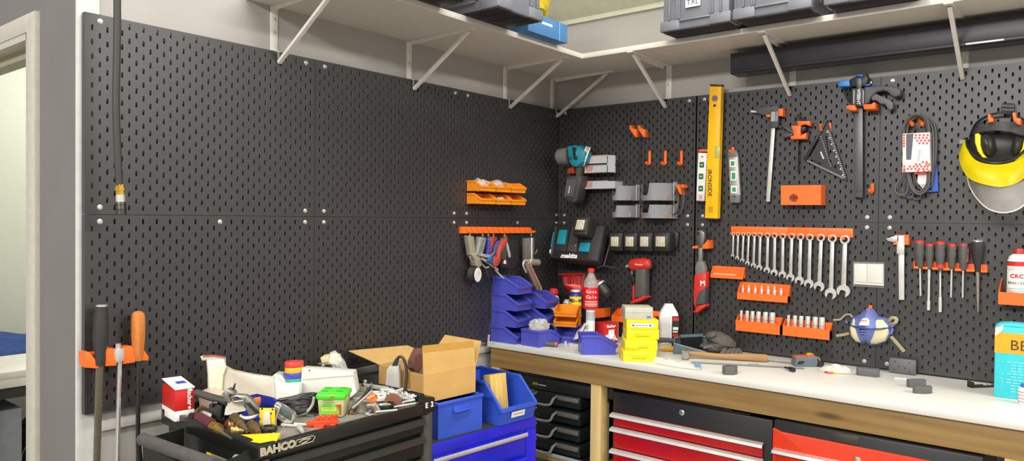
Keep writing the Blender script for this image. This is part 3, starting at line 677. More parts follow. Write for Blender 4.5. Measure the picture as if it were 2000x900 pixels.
b = MB(); b.tube(Lb, .0022, 8); b.put('visor_rim', mat('visor_rim', '#dcd6cc', .3), t)
HB = mat('headband_grey', '#6a6765', .5)
def ribbon(P1, P2, name, m, th=.003, par=None):
    A = smoothpts([S3(*p) for p in P1], 4); B = smoothpts([S3(*p) for p in P2], 4); n = len(A)-1
    b = MB(); b.surf(lambda u, v: A[round(u*n)].lerp(B[round(u*n)], v), n, 2, th); return b.put(name, m, par or t)
ribbon([(150, 255, .02), (190, 215, .05), (300, 182, .07), (420, 182, .07), (530, 215, .05), (560, 250, .02)], [(155, 275, .02), (195, 255, .05), (300, 242, .07), (420, 252, .07), (525, 280, .05), (560, 285, .02)], 'headband', HB)
ribbon([(120, 290, .01), (165, 190, .025), (250, 130, .035), (350, 105, .04), (450, 115, .035), (560, 180, .02)], [(130, 300, .01), (180, 205, .025), (255, 148, .035), (350, 124, .04), (445, 132, .035), (560, 200, .02)], 'crown_strap', BLACK)
b = MB(); b.tube([S3(360, 66, .02), S3(455, 72, .02)], [.012, .012], 10, flat=.5); b.tube([S3(360, 92, .03), S3(455, 96, .03)], .008, 8, flat=.5); b.put('adjuster_knob', BLACK, t)
b = MB(); b.dome(t.P([(105, 330), (150, 265), (250, 255), (420, 258), (520, 290), (552, 340), (540, 400), (470, 460), (330, 490), (200, 470), (130, 420)], .012, zm), -.012, .03); b.put('liner', mat('liner_black', '#262526', .45), t)
for sgn, pts in ((1, [(210, 285), (260, 268), (310, 300), (330, 380), (290, 440), (235, 420), (205, 350)]), (-1, [(520, 300), (470, 285), (440, 320), (430, 400), (460, 445), (505, 410), (525, 350)])):
    b = MB(); b.dome(t.P(pts, .04, zm), -.04, .045); o = b.put('ear_cup', mat('ear_cup_black', '#2f2e2f', .35), t)
    pt = [(258, 300), (290, 320), (296, 370), (275, 395), (258, 350)] if sgn > 0 else [(480, 310), (460, 340), (455, 390), (480, 380), (492, 340)]
    b = MB(); b.dome(t.P(pt, .082, zm), -.08, .01); b.put('ear_cushion', mat('ear_cushion', '#3d3c3d', .5), o)
plate(t, 'ear_cup_shell', YEL, [(165, 268), (190, 262), (205, 275), (208, 350), (225, 410), (252, 442), (220, 440), (185, 395), (165, 330)], .075, .04, zm, .003)
plate(t, 'ear_cup_shell', YEL, [(525, 308), (540, 300), (545, 400), (500, 455), (455, 462), (490, 410), (512, 370)], .075, .04, zm, .003)
b = MB(); b.tube(smoothpts([S3(105, 300, .03), S3(112, 370, .07), S3(160, 430, .1), S3(240, 470, .125), S3(330, 482, .135), S3(440, 460, .12), S3(540, 380, .08)], 4), .005, 8); b.put('inner_frame', BLACK, t)
b = MB()
for y in (316, 326, 336): b.tube([S3(55, y, .02), S3(90, y, .03)], .0025, 6)
b.put('hinge_fins', STEELS, t)
s2 = rw('shield_hook', 'orange pair of hooks carrying the face shield', 'hook', 1955, 225)
plate(s2, 'peg', ORANGE, [(258, 125), (278, 122), (284, 148), (300, 150), (298, 180), (262, 184)], .085, 0, zm, .002); plate(s2, 'peg', ORANGE, [(438, 112), (462, 108), (470, 150), (500, 152), (500, 200), (478, 200), (446, 165)], .085, 0, zm, .002)

# wrench row
ord_ = ['smallest', 'second smallest', 'third smallest', 'fourth smallest', 'fifth smallest', 'sixth smallest', 'seventh smallest', 'middle, eighth of fifteen', 'seventh largest', 'sixth largest', 'fifth largest', 'fourth largest', 'third largest', 'second largest', 'largest']
WR = [(320, 128, 316, 275, 12), (352, 128, 347, 290, 15), (388, 130, 381, 306, 16), (424, 130, 416, 325, 17), (463, 132, 456, 340, 19), (502, 134, 496, 355, 21), (553, 136, 548, 372, 23), (600, 138, 597, 389, 25), (655, 142, 652, 402, 26), (715, 142, 706, 422, 28), (775, 146, 767, 443, 31), (838, 150, 831, 463, 32), (913, 152, 900, 482, 35), (990, 158, 979, 530, 38), (1075, 165, 1064, 512, 42)]
for side_, (xa, xb) in (('thinner wrenches', (304, 690)), ('thicker wrenches', (691, 1128))):
    t = rw('wrench_rail', 'orange rail half carrying the %s' % side_, 'rail', *zc((xa+xb)/2, 110))
    yt = lambda x: 75+15*(x-305)/823; yb = lambda x: 132+20*(x-303)/825
    plate(t, 'back_strip', ORANGE, [(xa, yt(xa)), (xb, yt(xb)), (xb, yb(xb)), (xa, yb(xa))], .010, 0, zc, .001)
    for i, w in enumerate(WR):
        if xa < w[0] < xb: q = t.l(*zc(w[0], w[1]-w[4]*.15), 0); b = MB(); b.tube([(q.x, -.008, q.z), (q.x, -.034, q.z+.002)], .0012+w[4]*.00012, 8); b.put('peg', ORANGE, t)
for i, (x, y, ox, oy, r) in enumerate(WR):
    t = rw('combination_wrench', 'x', 'wrench', *zc(x, y), 'wrench row')
    t.o['label'] = '%s combination wrench on the orange rail' % ord_[i]
    k = 1/ (3.46*508/ .78) * 1.27   # zoomed px -> metres at this wall
    A = Vector(t.l(*zc(x, y), .022)); B = Vector(t.l(*zc(ox, oy), .022)); Rr = .0026+r*.00028; Ro = r*.00058
    M = Matrix.Translation((A.x, 0, A.z)) @ Matrix.Rotation(math.atan2(B.x-A.x, A.z-B.z), 4, 'Y').inverted(); L = math.hypot(B.x-A.x, B.z-A.z)
    M = Matrix.Translation((A.x, 0, A.z)) @ Matrix.Rotation(-math.atan2(B.x-A.x, -(B.z-A.z)), 4, 'Y')
    b = MB(); th = .003+r*.00007
    b.prism(circ(0, 0, Rr*1.25, 20), -.022-th, -.022+th, 'xz', 0, [circ(0, 0, Rr*.78, 12)], M=M)
    w = Rr*.62; b.prism([(-w*.9, -Rr*1.1), (w*.9, -Rr*1.1), (w, -L+Ro*.7), (-w, -L+Ro*.7)], -.022-th*.7, -.022+th*.7, 'xz', th*.3, M=M)
    a0 = -PI/2-.26; op = []
    for q in range(19):
        a = a0+.55+ (2*PI-1.1)*q/18; op.append((Ro*math.cos(a), -L+Ro*math.sin(a)))
    for (u, v) in ((.95, -.52), (.1, -.46), (-.12, -.25), (-.12, .25), (.1, .46), (.95, .52)):
        op.append((Ro*(u*math.cos(a0)-v*math.sin(a0)), -L+Ro*(u*math.sin(a0)+v*math.cos(a0))))
    b.prism(op, -.022-th, -.022+th, 'xz', 0, M=M); b.put('shank', STEEL if i not in (13, 14) else STEEL, t)
# cordless ratchet
t = rw('cordless_ratchet', 'red cordless ratchet with long neck hanging below the torpedo level', 'power tool', 1366, 540)
plate(t, 'ratchet_head', mat('ratchet_head', '#77736e', .35, .7), [(60, 115), (75, 102), (105, 100), (122, 118), (126, 150), (116, 190), (112, 218), (78, 218), (70, 170), (62, 150)], .055, .03, zc, .004)
disc(t, 'drive', IRON, 78, 122, .0075, .060, .01, zc)
plate(t, 'neck', mat('ratchet_neck', '#8b8880', .4, .4), [(80, 216), (108, 216), (105, 315), (76, 315)], .053, .032, zc, .007)
plate(t, 'collar', mat('ratchet_collar', '#77746e', .5), [(72, 312), (112, 312), (128, 360), (124, 405), (62, 405), (58, 355)], .058, .026, zc, .006)
plate(t, 'body', RED, [(52, 405), (72, 398), (135, 384), (136, 470), (126, 520), (120, 600), (70, 605), (52, 640), (46, 520)], .063, .020, zc, .008)
plate(t, 'grip', DGREY, [(82, 520), (130, 490), (124, 600), (64, 612), (62, 585)], .067, .018, zc, .006)
plate(t, 'base', RED, [(66, 615), (125, 602), (130, 618), (76, 660), (42, 658), (44, 650), (60, 645)], .067, .016, zc, .004); plate(t, 'paddle', BLACK, [(42, 515), (50, 510), (52, 600), (44, 610)], .05, .03, zc, .002)
lettering(t, 'M', .030, 112, 462, .064, WINK, zc, rot=-.1, bold=.001)
s2 = rw('ratchet_holder', 'orange fork bracket carrying the cordless ratchet', 'holder', 1375, 480)
plate(s2, 'bracket', ORANGE, [(118, 168), (150, 164), (153, 228), (118, 228)], .006, 0, zc, .001); plate(s2, 'arm', ORANGE, [(110, 204), (148, 170), (150, 226), (108, 228)], .06, .004, zc, .001); plate(s2, 'arm', ORANGE, [(40, 212), (76, 205), (76, 224), (42, 226)], .06, 0, zc, .001)
# tray and socket racks
def rack(label, back, front, base=0, depth=.04, name='socket_rack'):
    t = rw(name, label, 'rack', *zc(*front[0])); d = depth
    F = t.P(front, d, zc); Bk = t.P(back, .004, zc)
    zt = (F[0][1]+F[1][1])/2; zb_ = (F[2][1]+F[3][1])/2; xa, xb = min(F[0][0], F[3][0]), max(F[1][0], F[2][0]); zk = max(Bk[0][1], Bk[1][1])
    b = MB(); b.box(xa, xb, -d, -d+.003, zb_, zt); b.put('front_lip', ORANGE, t)
    b = MB(); b.box(xa, xb, -.003, 0, zb_, zk); b.put('back_plate', ORANGE, t)
    b = MB(); b.box(xa, xb, -d+.003, -.003, zb_, zb_+.004 if base == 0 else zt-base); b.put('base', ORANGE, t)
    for x in (xa, xb-.003): b = MB(); b.prism([(-d+.003, zb_), (-.003, zb_), (-.003, zk), (-.008, zk), (-d+.003, zt)], x, x+.003, 'yz'); b.put('end_plate', ORANGE, t)
    return t, xa, xb, zb_, zt
t, xa, xb, zb_, zt = rack('orange wall tray of clear tubes between the ratchet and the wrenches', [(185, 345), (385, 352)], [(165, 397), (380, 410), (382, 434), (165, 422)], depth=.032, name='wall_tray')
rk = t
for k, (a, c) in enumerate(((.008, .055), (.058, .110))):
    b = MB(); b.tube([(xa+a, -.017, zb_+.012), (xa+c, -.017, zb_+.012)], .0072, 10); o = b.put('clear_tube', mat('tube_plastic', '#e6e2d4', .15, alpha=.6)); o.matrix_world = rk.M; solo(o, 'clear plastic tube lying in the orange tray, %s one' % ('first' if k == 0 else 'second'), 'tube')
def socket(label, rack_t, x, zbase, h, r, bit=False, group=None, y=-.02):
    q = rack_t.M @ Vector((x, y, zbase)); s = T('hex_bit_socket' if bit else 'deep_socket', label, 'socket', q, 0, group)
    if bit:
        b = MB(); b.lathe([(r, 0), (r, .018), (r*.85, .021), (r*.8, .022)], 16); b.put('socket_body', STEEL, s); b = MB(); b.lathe([(r*.5, .021), (r*.5, h), (r*.4, h+.001)], 6); b.put('hex_bit', STEELS, s)
    else:
        b = MB(); b.lathe([(r*.9, 0), (r, .002), (r, h-.0015), (r*.94, h), (r*.72, h), (r*.72, h-.012), (.001, h-.012)], 20); b.put('socket_body', STEELS, s)
        b = MB(); b.lathe([(r*1.008, h*.30), (r*1.008, h*.33)], 20, caps=False); b.put('knurled_band', IRON, s)
t, xa, xb, zb_, zt = rack('orange rack of hex bit sockets directly below the wrench row', [(372, 453), (692, 471)], [(347, 520), (685, 546), (685, 587), (345, 572)], .004)
n7 = ['first', 'second', 'third', 'fourth', 'fifth', 'sixth', 'seventh']
for i, x in enumerate((384, 424, 468, 511, 555, 598, 643)):
    q = t.l(*zc(x, 520), .02); socket('%s hex bit socket in the orange rack below the wrenches, counted from the corner' % n7[i], t, q.x, zt-.0035, (.033, .034, .034, .035, .036, .038, .030)[i], (.0062, .0066, .0066, .007, .0075, .0075, .0074)[i], True, 'hex bit sockets')
t, xa, xb, zb_, zt = rack('orange rack of deep sockets nearer the room corner', [(362, 668), (632, 692)], [(336, 706), (630, 740), (632, 808), (334, 780)], .006)
for i, (x, w) in enumerate(((373, 22), (413, 30), (449, 33), (490, 36), (537, 40), (583, 44))):
    q = t.l(*zc(x, 700), .02); socket('%s deep socket in the rack nearer the room corner, smallest first' % n7[i], t, q.x, zt-.0055, .046+.0006*i, w*.00027, group='deep sockets')
t, xa, xb, zb_, zt = rack('orange rack of deep sockets nearer the blue respirator', [(682, 700), (970, 730)], [(653, 742), (966, 778), (968, 846), (652, 810)], .006)
for i, (x, w) in enumerate(((692, 22), (736, 32), (778, 34), (823, 36), (873, 39), (918, 41))):
    q = t.l(*zc(x, 735), .02); socket('%s deep socket in the rack nearer the blue respirator, smallest first' % n7[i], t, q.x, zt-.0055, .047+.0006*i, w*.00027, group='deep sockets')
# double switch
t = rw('light_switch', 'white double light switch set into the pegboard', 'switch', 1696, 536)
plate(t, 'surround', mat('cut_metal', '#8a8884', .4, .6), [(153, 270), (357, 275), (356, 441), (153, 428)], .002, 0, zd); plate(t, 'frame', WPL, [(159, 283), (353, 287), (352, 428), (158, 416)], .016, 0, zd, .003)
plate(t, 'rocker', WHITE, [(162, 286), (243, 288), (243, 405), (162, 400)], .022, .014, zd, .002); plate(t, 'rocker', WHITE, [(247, 288), (349, 291), (348, 412), (247, 405)], .022, .014, zd, .002)
# vernier caliper
t = rw('vernier_caliper', 'plain steel vernier caliper beside the light switch', 'caliper', 1757, 520)
plate(t, 'fixed_jaw', STEEL, [(366, 120), (420, 104), (442, 100), (442, 138), (415, 142), (382, 134)], .024, .016, zd, .0006); plate(t, 'beam', STEELS, [(447, 100), (487, 100), (486, 518), (452, 518)], .022, .016, zd, .0005)
plate(t, 'slider', STEELS, [(438, 138), (488, 140), (486, 220), (438, 218)], .028, .014, zd, .001); plate(t, 'lock_tab', IRON, [(428, 180), (438, 180), (438, 206), (428, 206)], .024, .018, zd)
s2 = rw('caliper_holder', 'orange holder carrying the plain steel vernier caliper', 'holder', 1757, 465)
plate(s2, 'back_plate', ORANGE, [(424, 94), (518, 96), (516, 116), (424, 112)], .012, 0, zd, .001); plate(s2, 'clip', ORANGE, [(487, 114), (517, 116), (515, 162), (487, 160)], .034, 0, zd, .001); plate(s2, 'clip', ORANGE, [(415, 146), (440, 140), (440, 162), (416, 158)], .034, 0, zd, .001)
# screwdrivers
t = rw('screwdriver_rack', 'orange slotted rack holding the screwdrivers', 'rack', *zd(790, 310))
plate(t, 'back_plate', ORANGE, [(560, 262), (1028, 290), (1026, 330), (560, 300)], .004, 0, zd)
for xa, xb in ((548, 578), (607, 640), (668, 705), (740, 782), (815, 858), (890, 945), (985, 1028)):
    ya = 300+.058*(xa-548)
    plate(t, 'tongue', ORANGE, [(xa, ya), (xb, ya+1), (xb, ya+16), (xa, ya+15)], .034, .002, zd, .001); plate(t, 'web', ORANGE, [(xa, ya-32), (xa+7, ya-32), (xa+7, ya+10), (xa, ya+10)], .022, .002, zd)
def driver(label, x, yt, yb, w, xt, ytip, kind, cap):
    t = rw('screwdriver', label, 'screwdriver', *zd(x, yt), 'screwdrivers in the orange rack')
    d = .022; A = Vector(t.l(*zd(x, yt), d)); B = Vector(t.l(*zd((x*1+xt)/2 if 0 else x+(xt-x)*.5, yb), d)); C = Vector(t.l(*zd(xt, ytip), d)); r = w*.00029
    ax = (A-B); L = ax.length; M = Matrix.Translation(B) @ ax.to_track_quat('Z', 'Y').to_matrix().to_4x4()
    HG = mat('driver_grip', '#55524f', .55) if kind != 'pick' else BLK2
    b = MB()
    if kind == 'pick': b.lathe([(r*.42, 0), (r*.5, L*.2), (r*.78, L*.45), (r*.95, L*.65), (r, L*.85), (r*.9, L*.93)], 14, M=M)
    else: b.lathe([(r*.5, 0), (r*.72, L*.08), (r*.72, L*.28), (r*.85, L*.40), (r, L*.60), (r*.9, L*.72), (r, L*.84), (r*.8, L*.92)], 14, M=M)
    b.put('handle', HG, t)
    b = MB(); b.lathe([(r*.9, L*.9), (r*.86, L*.96), (r*.5, L), (.001, L)], 14, M=M); b.put('handle_cap', cap, t)
    if kind == 'long': b = MB(); b.lathe([(r*.74, L*.1), (r*.74, L*.22)], 14, M=M, caps=False); b.put('collar_ring', cap, t)
    if kind == 'stripe': b = MB(); b.lathe([(r*.3, L*.3), (r*.4, L*.8), (.001, L*.85)], 10, M=Matrix.Translation((r*.66, -.003, 0)) @ M); b.put('stripe', cap, t)
    dr = B-C; b = MB()
    if kind == 'nut': b.tube([B, B-dr*.2, B-dr*.2, C+dr*.22], [.0052, .0052, .0042, .0042], 10); b.tube([C+dr*.23, C], .0058, 10)
    elif kind == 'long': b.tube([B, C+dr*.36], .0034, 10); b.tube([C+dr*.36, C], .0056, 10)
    elif kind == 'pick': b.tube([B+dr*.05, B-dr*.05, B-dr*.12, C+dr*.3, C], [.006, .007, .0056, .004, .0018], 10)
    else: b.tube([B, B-dr*.05, B-dr*.05, C+dr*.02, C], [.0048, .0048, .0032, .0032, .0024], 10)
    b.put('shaft', STEELS if kind != 'pick' else mat('steel_rasp', '#a39a8c', .5, .6), t)
CAPR = mat('red_driver_cap', '#d8372c', .4)
driver('stubby red-capped screwdriver next to the vernier caliper, short pale blade', 587, 130, 312, 62, 593, 492, 'flat', CAPR)
driver('red-capped nut driver, second in the orange rack', 654, 150, 318, 56, 645, 585, 'nut', CAPR)
driver('red-capped nut driver with red collar, third in the orange rack', 722, 136, 330, 62, 721, 597, 'long', CAPR)
driver('slim red-capped screwdriver, fourth in the orange rack', 801, 152, 318, 55, 791, 502, 'flat', CAPR)
driver('grey screwdriver with a red side stripe, fifth in the orange rack', 874, 149, 326, 60, 867, 505, 'stripe', mat('dull_red_cap', '#a8464a', .4))
driver('large black scraper with silver cap at the end of the screwdriver rack', 963, 125, 335, 74, 968, 598, 'pick', CHROME)
# half-mask respirator
t = rw('respirator', 'blue half-mask respirator with cream filters and straps', 'mask', 1695, 640)
RB = mat('respirator_blue', '#6773ad', .35, alpha=1); RBD = mat('respirator_dark_blue', '#2f3f88', .35)
b = MB(); b.dome(t.P([(250, 563), (285, 590), (312, 630), (365, 640), (398, 680), (392, 740), (370, 785), (320, 818), (262, 822), (238, 800), (205, 812), (155, 790), (125, 745), (120, 690), (140, 635), (190, 612), (215, 590)], .03, zd), -.005, .075, 6); b.put('face_piece', RB, t)
for pts, tl in (([(150, 640), (185, 690), (200, 745), (195, 800), (165, 792), (135, 755), (126, 700)], -.3), ([(268, 690), (300, 650), (340, 650), (375, 690), (380, 740), (355, 790), (300, 808), (262, 808), (252, 765)], .3)):
    b = MB(); b.dome(t.P([( (x-(sum(p[0] for p in pts)/len(pts)))*1.12+sum(p[0] for p in pts)/len(pts), (y-(sum(p[1] for p in pts)/len(pts)))*1.1+sum(p[1] for p in pts)/len(pts)) for x, y in pts], .06, zd), -.035, .034, 4); o = b.put('filter_rim', RB, t)
    b = MB(); b.dome(t.P(pts, .066, zd), -.05, .024, 4); b.put('filter', mat('filter_cream', '#dccfa6', .8), o)
plate(t, 'valve_cover', WPL, [(196, 665), (212, 642), (235, 638), (252, 655), (254, 688), (188, 686)], .088, .05, zd, .004); plate(t, 'printed_line', mat('orange_ink', '#d08458', .5), [(203, 651), (243, 650), (243, 658), (203, 659)], .0885, .088, zd)
b = MB(); b.dome(t.P(circ(218, 722, 32, 14, 34), .07, zd), -.06, .026, 3); v = b.put('exhale_valve', RBD, t)
b = MB()
for y in (706, 722, 738): q = t.l(*zd(218, y), .088); b.box(q.x-.011, q.x+.011, -.0885, -.083, q.z-.0012, q.z+.0012)
b.put('valve_slots', mat('valve_grey', '#8f98c4', .4), v, 0)
b = MB(); b.tube(smoothpts([tuple(t.l(*zd(x, y), d)) for x, y, d in ((128, 680, .04), (170, 694, .08), (240, 706, .092), (320, 708, .085), (390, 698, .045), (420, 685, .03))], 4), .0035, 8); b.put('harness_yoke', RBD, t)
STR = mat('cream_strap', '#d8cda9', .8, scale=60, bump=.2)
def strap(pts, w=.011):
    P3 = smoothpts([tuple(t.l(*zd(x, y), d)) for x, y, d in pts], 4); n = len(P3)-1
    b = MB()
    def fn(u, v):
        i = round(u*n); a = P3[max(0, i-1)]; c = P3[min(n, i+1)]; tg = (c-a).normalized(); nn = Vector((-tg.z, 0, tg.x)).normalized(); return P3[i]+nn*w*(v-.5)
    b.surf(fn, n, 1, .0016); b.put('strap', STR, t)
strap([(128, 735, .03), (90, 745, .02), (42, 752, .012)]); strap([(400, 755, .03), (440, 800, .02), (488, 855, .012)], .013); strap([(26, 648, .01), (70, 645, .014), (100, 618, .02), (130, 612, .028), (150, 630, .03)], .007)
strap([(385, 660, .02), (405, 635, .03), (435, 640, .03), (430, 665, .03), (395, 678, .02)], .012)
b = MB(); b.tube([tuple(t.l(*zd(x, y), .03)) for x, y in ((112, 650), (106, 660), (120, 668))], .004, 8); b.tube([tuple(t.l(*zd(x, y), .03)) for x, y in ((400, 690), (408, 712), (398, 740))], .006, 8); b.put('buckle', RB, t)
peg_hook('orange peg carrying the blue respirator', *zd(270, 568), .02)
# spray can in its holder
t = T('spray_can', 'white and red brake cleaner can in an orange wall holder', 'spray can', on(1, -.045, 1988, 573), 0)
zs = lambda py: t.l(1988, py, 0).z
r = .0325; zt_ = zs(478); b = MB(); b.lathe([(r, 0), (r, zt_-.022), (r*.86, zt_-.006), (r*.6, zt_), (r*.6, zt_+.002)], 28); b.put('can', WPL, t)
b = MB(); b.lathe([(r*.45, zt_+.001), (r*.45, zt_+.012), (r*.38, zt_+.02)], 18); b.put('cap', RED, t)
b = MB(); b.lathe([(r+.0004, zt_-.052), (r+.0004, zt_-.023)], 28, caps=False); lb = b.put('red_band', RED, t)
b = MB()
def wrap(M_, a, z): return Matrix.Rotation(a, 4, 'Z') @ Matrix.Translation((0, -r-.0006, z)) @ XZ
for k in range(-7, 8):
    for j in range(3): b.box(-.0022, .0022, -.0022, .0022, 0, .0004, M=wrap(0, k*.16+(.08 if j % 2 else 0), zt_-.050+.0046*j))
b.put('check_print', WPL, lb, 0)
b = MB()
for k, ch in enumerate('CRC'): b.text(ch, .019, wrap(0, -.46+.40*k, zt_-.073), bold=.0006)
b.put('brand_lettering', mat('brand_red', '#d02a2a', .5), t, 0)
b = MB()
for k, ch in enumerate('BRAKLEEN'): b.text(ch, .012, wrap(0, -.86+.245*k, zt_-.096))
b.put('product_lettering', mat('soft_ink', '#5c5a58', .6), t, 0)
b = MB()
for j in range(6):
    for k in range(-5, 6): b.box(-.0028, .0028, -.0005, .0005, 0, .0003, M=wrap(0, k*.17, zt_-.115-.007*j))
b.put('small_print', mat('soft_ink', '#5c5a58', .6), t, 0)
b = MB(); b.tube([tuple(wrap(0, -.25+.014*math.cos(q*.4)/r, zs(555)) @ Vector((0, .013*math.sin(q*.4), .001))) for q in range(16)], .0016, 6, closed=True); b.put('wheel_print', CREAM, t)
h = T('can_holder', 'orange open wall holder under the brake cleaner can', 'holder', on(1, 0, 1985, 592), 0)
b = MB(); b.box(-.045, .06, -.082, -.079, .0, .042, 0); b.put('front_lip', ORANGE, h); b = MB(); b.prism([(-.079, 0), (0, 0), (0, .085), (-.05, .06), (-.079, .042)], -.045, -.042, 'yz'); b.put('end_plate', ORANGE, h); b = MB(); b.prism([(-.079, 0), (0, 0), (0, .085), (-.05, .06), (-.079, .042)], .057, .06, 'yz'); b.put('end_plate', ORANGE, h)
b = MB(); b.box(-.042, .057, -.079, 0, 0, .004); b.put('base', ORANGE, h)
t.o.location.z = h.o.location.z+.0045

# ------------------------------------------------------------------ storage bins
def bin_meshes(Wd, L, H, th=.0022):
    b = MB()
    prof = [(0, 0), (0, H), (-.52*L, H), (-.97*L, .50*H), (-.93*L, 0)]
    for x in (-Wd/2, Wd/2-th): b.prism(prof, x, x+th, 'yz')
    b.box(-Wd/2+th, Wd/2-th, -th, 0, 0, H); b.box(-Wd/2+th, Wd/2-th, -.93*L, -th, 0, th)
    b.prism([(-.93*L, th), (-.97*L, .50*H), (-.97*L+th, .50*H), (-.93*L+th, th)], -Wd/2+th, Wd/2-th, 'yz')
    for x in (-Wd/2-.0008, Wd/2):
        for y in (-.40*L, -.40*L+.006, -.06*L): b.box(x, x+.0008, y, y+.002, .004, H-.012)
    r = MB(); k = .0085 if H > .06 else .0060
    for sx in (-1, 1):
        x0, x1 = sorted((sx*(Wd/2-.0030), sx*(Wd/2+.0034)))
        r.prism([(0, H), (-.53*L, H), (-1.01*L, .50*H), (-.99*L, .50*H-k*1.2), (-.515*L, H-k*1.3), (0, H-k*1.3)], x0, x1, 'yz', .0006)
    r.box(-Wd/2, Wd/2, -.002, .003, H-k*1.3, H, .0006); r.prism([(-1.01*L, .50*H), (-.955*L, .505*H), (-.955*L, .50*H-k), (-.99*L, .50*H-k*1.4)], -Wd/2, Wd/2, 'yz', .0006)
    return b, r
_bins = {}
def storage_bin(label, loc, rz, size, m, group, rot=None):
    key = (size, m.name)
    if key not in _bins:
        b, r = bin_meshes(*size); _bins[key] = (b.mesh('shell', m), r.mesh('rim', m))
    t = T('storage_bin', label, 'bin', loc, rz, group, rot)
    for n_, me in zip(('shell', 'rim'), _bins[key]):
        o = bpy.data.objects.new(n_, me); COL.objects.link(o); o.parent = t.o
    return t
oc = ['nearest the doorway', 'in the middle', 'nearest the room corner']
bags = {}
for row, z in enumerate((1.5795, 1.5235)):
    for i in range(3):
        storage_bin('orange wall bin %s in the %s row on the long wall' % (oc[i], ('upper', 'lower')[row]), (.001, -.6385+.1075*i, z), PI/2, (.1025, .085, .0465), OBIN, 'orange bins on the long wall')
for i, (y, c) in enumerate(((-.64, 'folded'), (-.53, 'lumpy'))):
    m = lumpy((0, 0, .024), (.030, .042, .026), 11+i, 18, .2); o = m.put('parts_bag', CLEAR); o.location = (.04, y, 1.5805+.003)
    solo(o, '%s clear parts bag heaped in the upper orange wall bins' % c, 'bag')
for i, (dx, dy, mm, lb) in enumerate(((.055, -.655, RED, 'red wire connector lying in the lower orange wall bins'), (.058, -.625, mat('connector_blue', '#2f62b8', .4), 'blue wire connector lying in the lower orange wall bins'))):
    m = MB(); m.tube([(0, 0, 0), (.012, .02, .002), (.012, .03, .002)], [.007, .006, .009], 10); o = m.put('wire_connector', mm); o.location = (dx, dy, 1.534); solo(o, lb, 'connector')
m = lumpy((0, 0, .014), (.022, .034, .016), 15, 16, .25); o = m.put('parts_bag', CLEAR); o.location = (.055, -.53, 1.5275); solo(o, 'small clear parts bag in the lower middle orange wall bin', 'bag')

# ------------------------------------------------------------------ orange rail with air tools
t = lw('tool_rail', 'long orange toothed rail carrying the air tools', 'rail', 970, 450)
plate(t, 'back_strip', ORANGE, [(22, 76), (815, 84), (845, 152), (22, 154)], .022, 0, zh, .001)
plate(t, 'end_tab', ORANGE, [(838, 120), (880, 124), (878, 140), (842, 152)], .026, 0, zh, .001)
for i in range(13):
    x = 60+i*62; plate(t, 'tooth', ORANGE, [(x, 88), (x+14, 88), (x+46, 148), (x+30, 148)], .026, .02, zh)
PALE = mat('pale_cast_metal', '#b9b19c', .4, .5); GREYG = mat('grey_gun_metal', '#8f938c', .45, .3)
def air(name, label, x, y): 
    t = lw(name, label, 'air tool', *zh(x, y)); q = t.l(*zh(x, y), .035)
    b = MB(); b.tube([(q.x, -.035, q.z+.004), (q.x, -.035, q.z-.006), (q.x, -.035, q.z-.006), (q.x, -.035, q.z-.014)], [.004, .004, .006, .006], 10); b.put('brass_connector', BRASS, t); return t
t = air('tyre_inflator', 'pale tyre inflator gun with round gauge hanging at the end of the orange rail', 108, 150)
plate(t, 'grip', PALE, [(90, 178), (160, 192), (176, 390), (150, 430), (122, 400), (96, 230)], .05, .02, zh, .005)
plate(t, 'gun_body', PALE, [(120, 400), (190, 380), (235, 440), (262, 520), (215, 560), (180, 530), (170, 460)], .055, .02, zh, .005)
b = MB(); b.tube(smoothpts([tuple(t.l(*zh(x, y), .04)) for x, y in ((112, 395), (112, 450), (140, 488), (180, 455))], 4), .003, 8); b.put('trigger_guard', PALE, t)
q = t.l(*zh(205, 640), .06); M = Matrix.Translation((q.x, -.05, q.z)) @ Matrix.Rotation(.25, 4, 'Z') @ XZ
b = MB(); b.lathe([(.033, -.03), (.036, -.026), (.033, -.022), (.036, -.018), (.033, -.014), (.036, -.010), (.033, -.006), (.036, 0), (.036, .006)], 24, M=M); gg = b.put('gauge_body', BLK2, t)
b = MB(); b.lathe([(.032, .0062), (.031, .008), (.001, .008)], 24, M=M); b.put('gauge_dial', WPL, gg); b = MB(); b.box(-.002, .018, -.001, .001, .0082, .0088, M=M @ Matrix.Rotation(.9, 4, 'Z')); b.put('needle', RED, gg)
b = MB(); b.tube([tuple(t.l(*zh(x, y), d)) for x, y, d in ((240, 445, .06), (330, 500, .07), (430, 580, .075))], .0062, 10); b.put('barrel', PALE, t)
b = MB(); b.tube(smoothpts([tuple(t.l(*zh(x, y), d)) for x, y, d in ((255, 520, .05), (290, 555, .05), (330, 545, .055))], 4), .004, 8); b.put('valve_pipe', STEEL, t)
b = MB(); b.tube(smoothpts([tuple(t.l(*zh(x, y), d)) for x, y, d in ((285, 570, .05), (320, 640, .06), (345, 740, .06), (350, 900, .055), (348, 1150, .05), (335, 1280, .05), (325, 1400, .05))], 5), .0045, 10); b.put('rubber_hose', BLACK, t)
b = MB(); b.tube([tuple(t.l(*zh(x, y), .05)) for x, y in ((330, 1340), (322, 1420))], .006, 10); b.put('hose_nipple', CHROME, t)
t = air('blow_gun', 'ribbed grey air blow gun with long bent nozzle on the orange rail', 256, 155)
plate(t, 'grip', GREYG, [(235, 195), (305, 205), (290, 300), (262, 395), (230, 430), (196, 400), (215, 290)], .062, .03, zh, .005)
b = MB()
for i in range(8): 
    q = t.l(*zh(262-i*6, 235+i*20), .0625); b.box(q.x-.008, q.x+.008, -.0632, -.06, q.z-.001, q.z+.001)
b.put('grip_ribs', mat('rib_dark_grey', '#6f736d', .5), t, 0)  # raised ribs in a darker grey than the grip
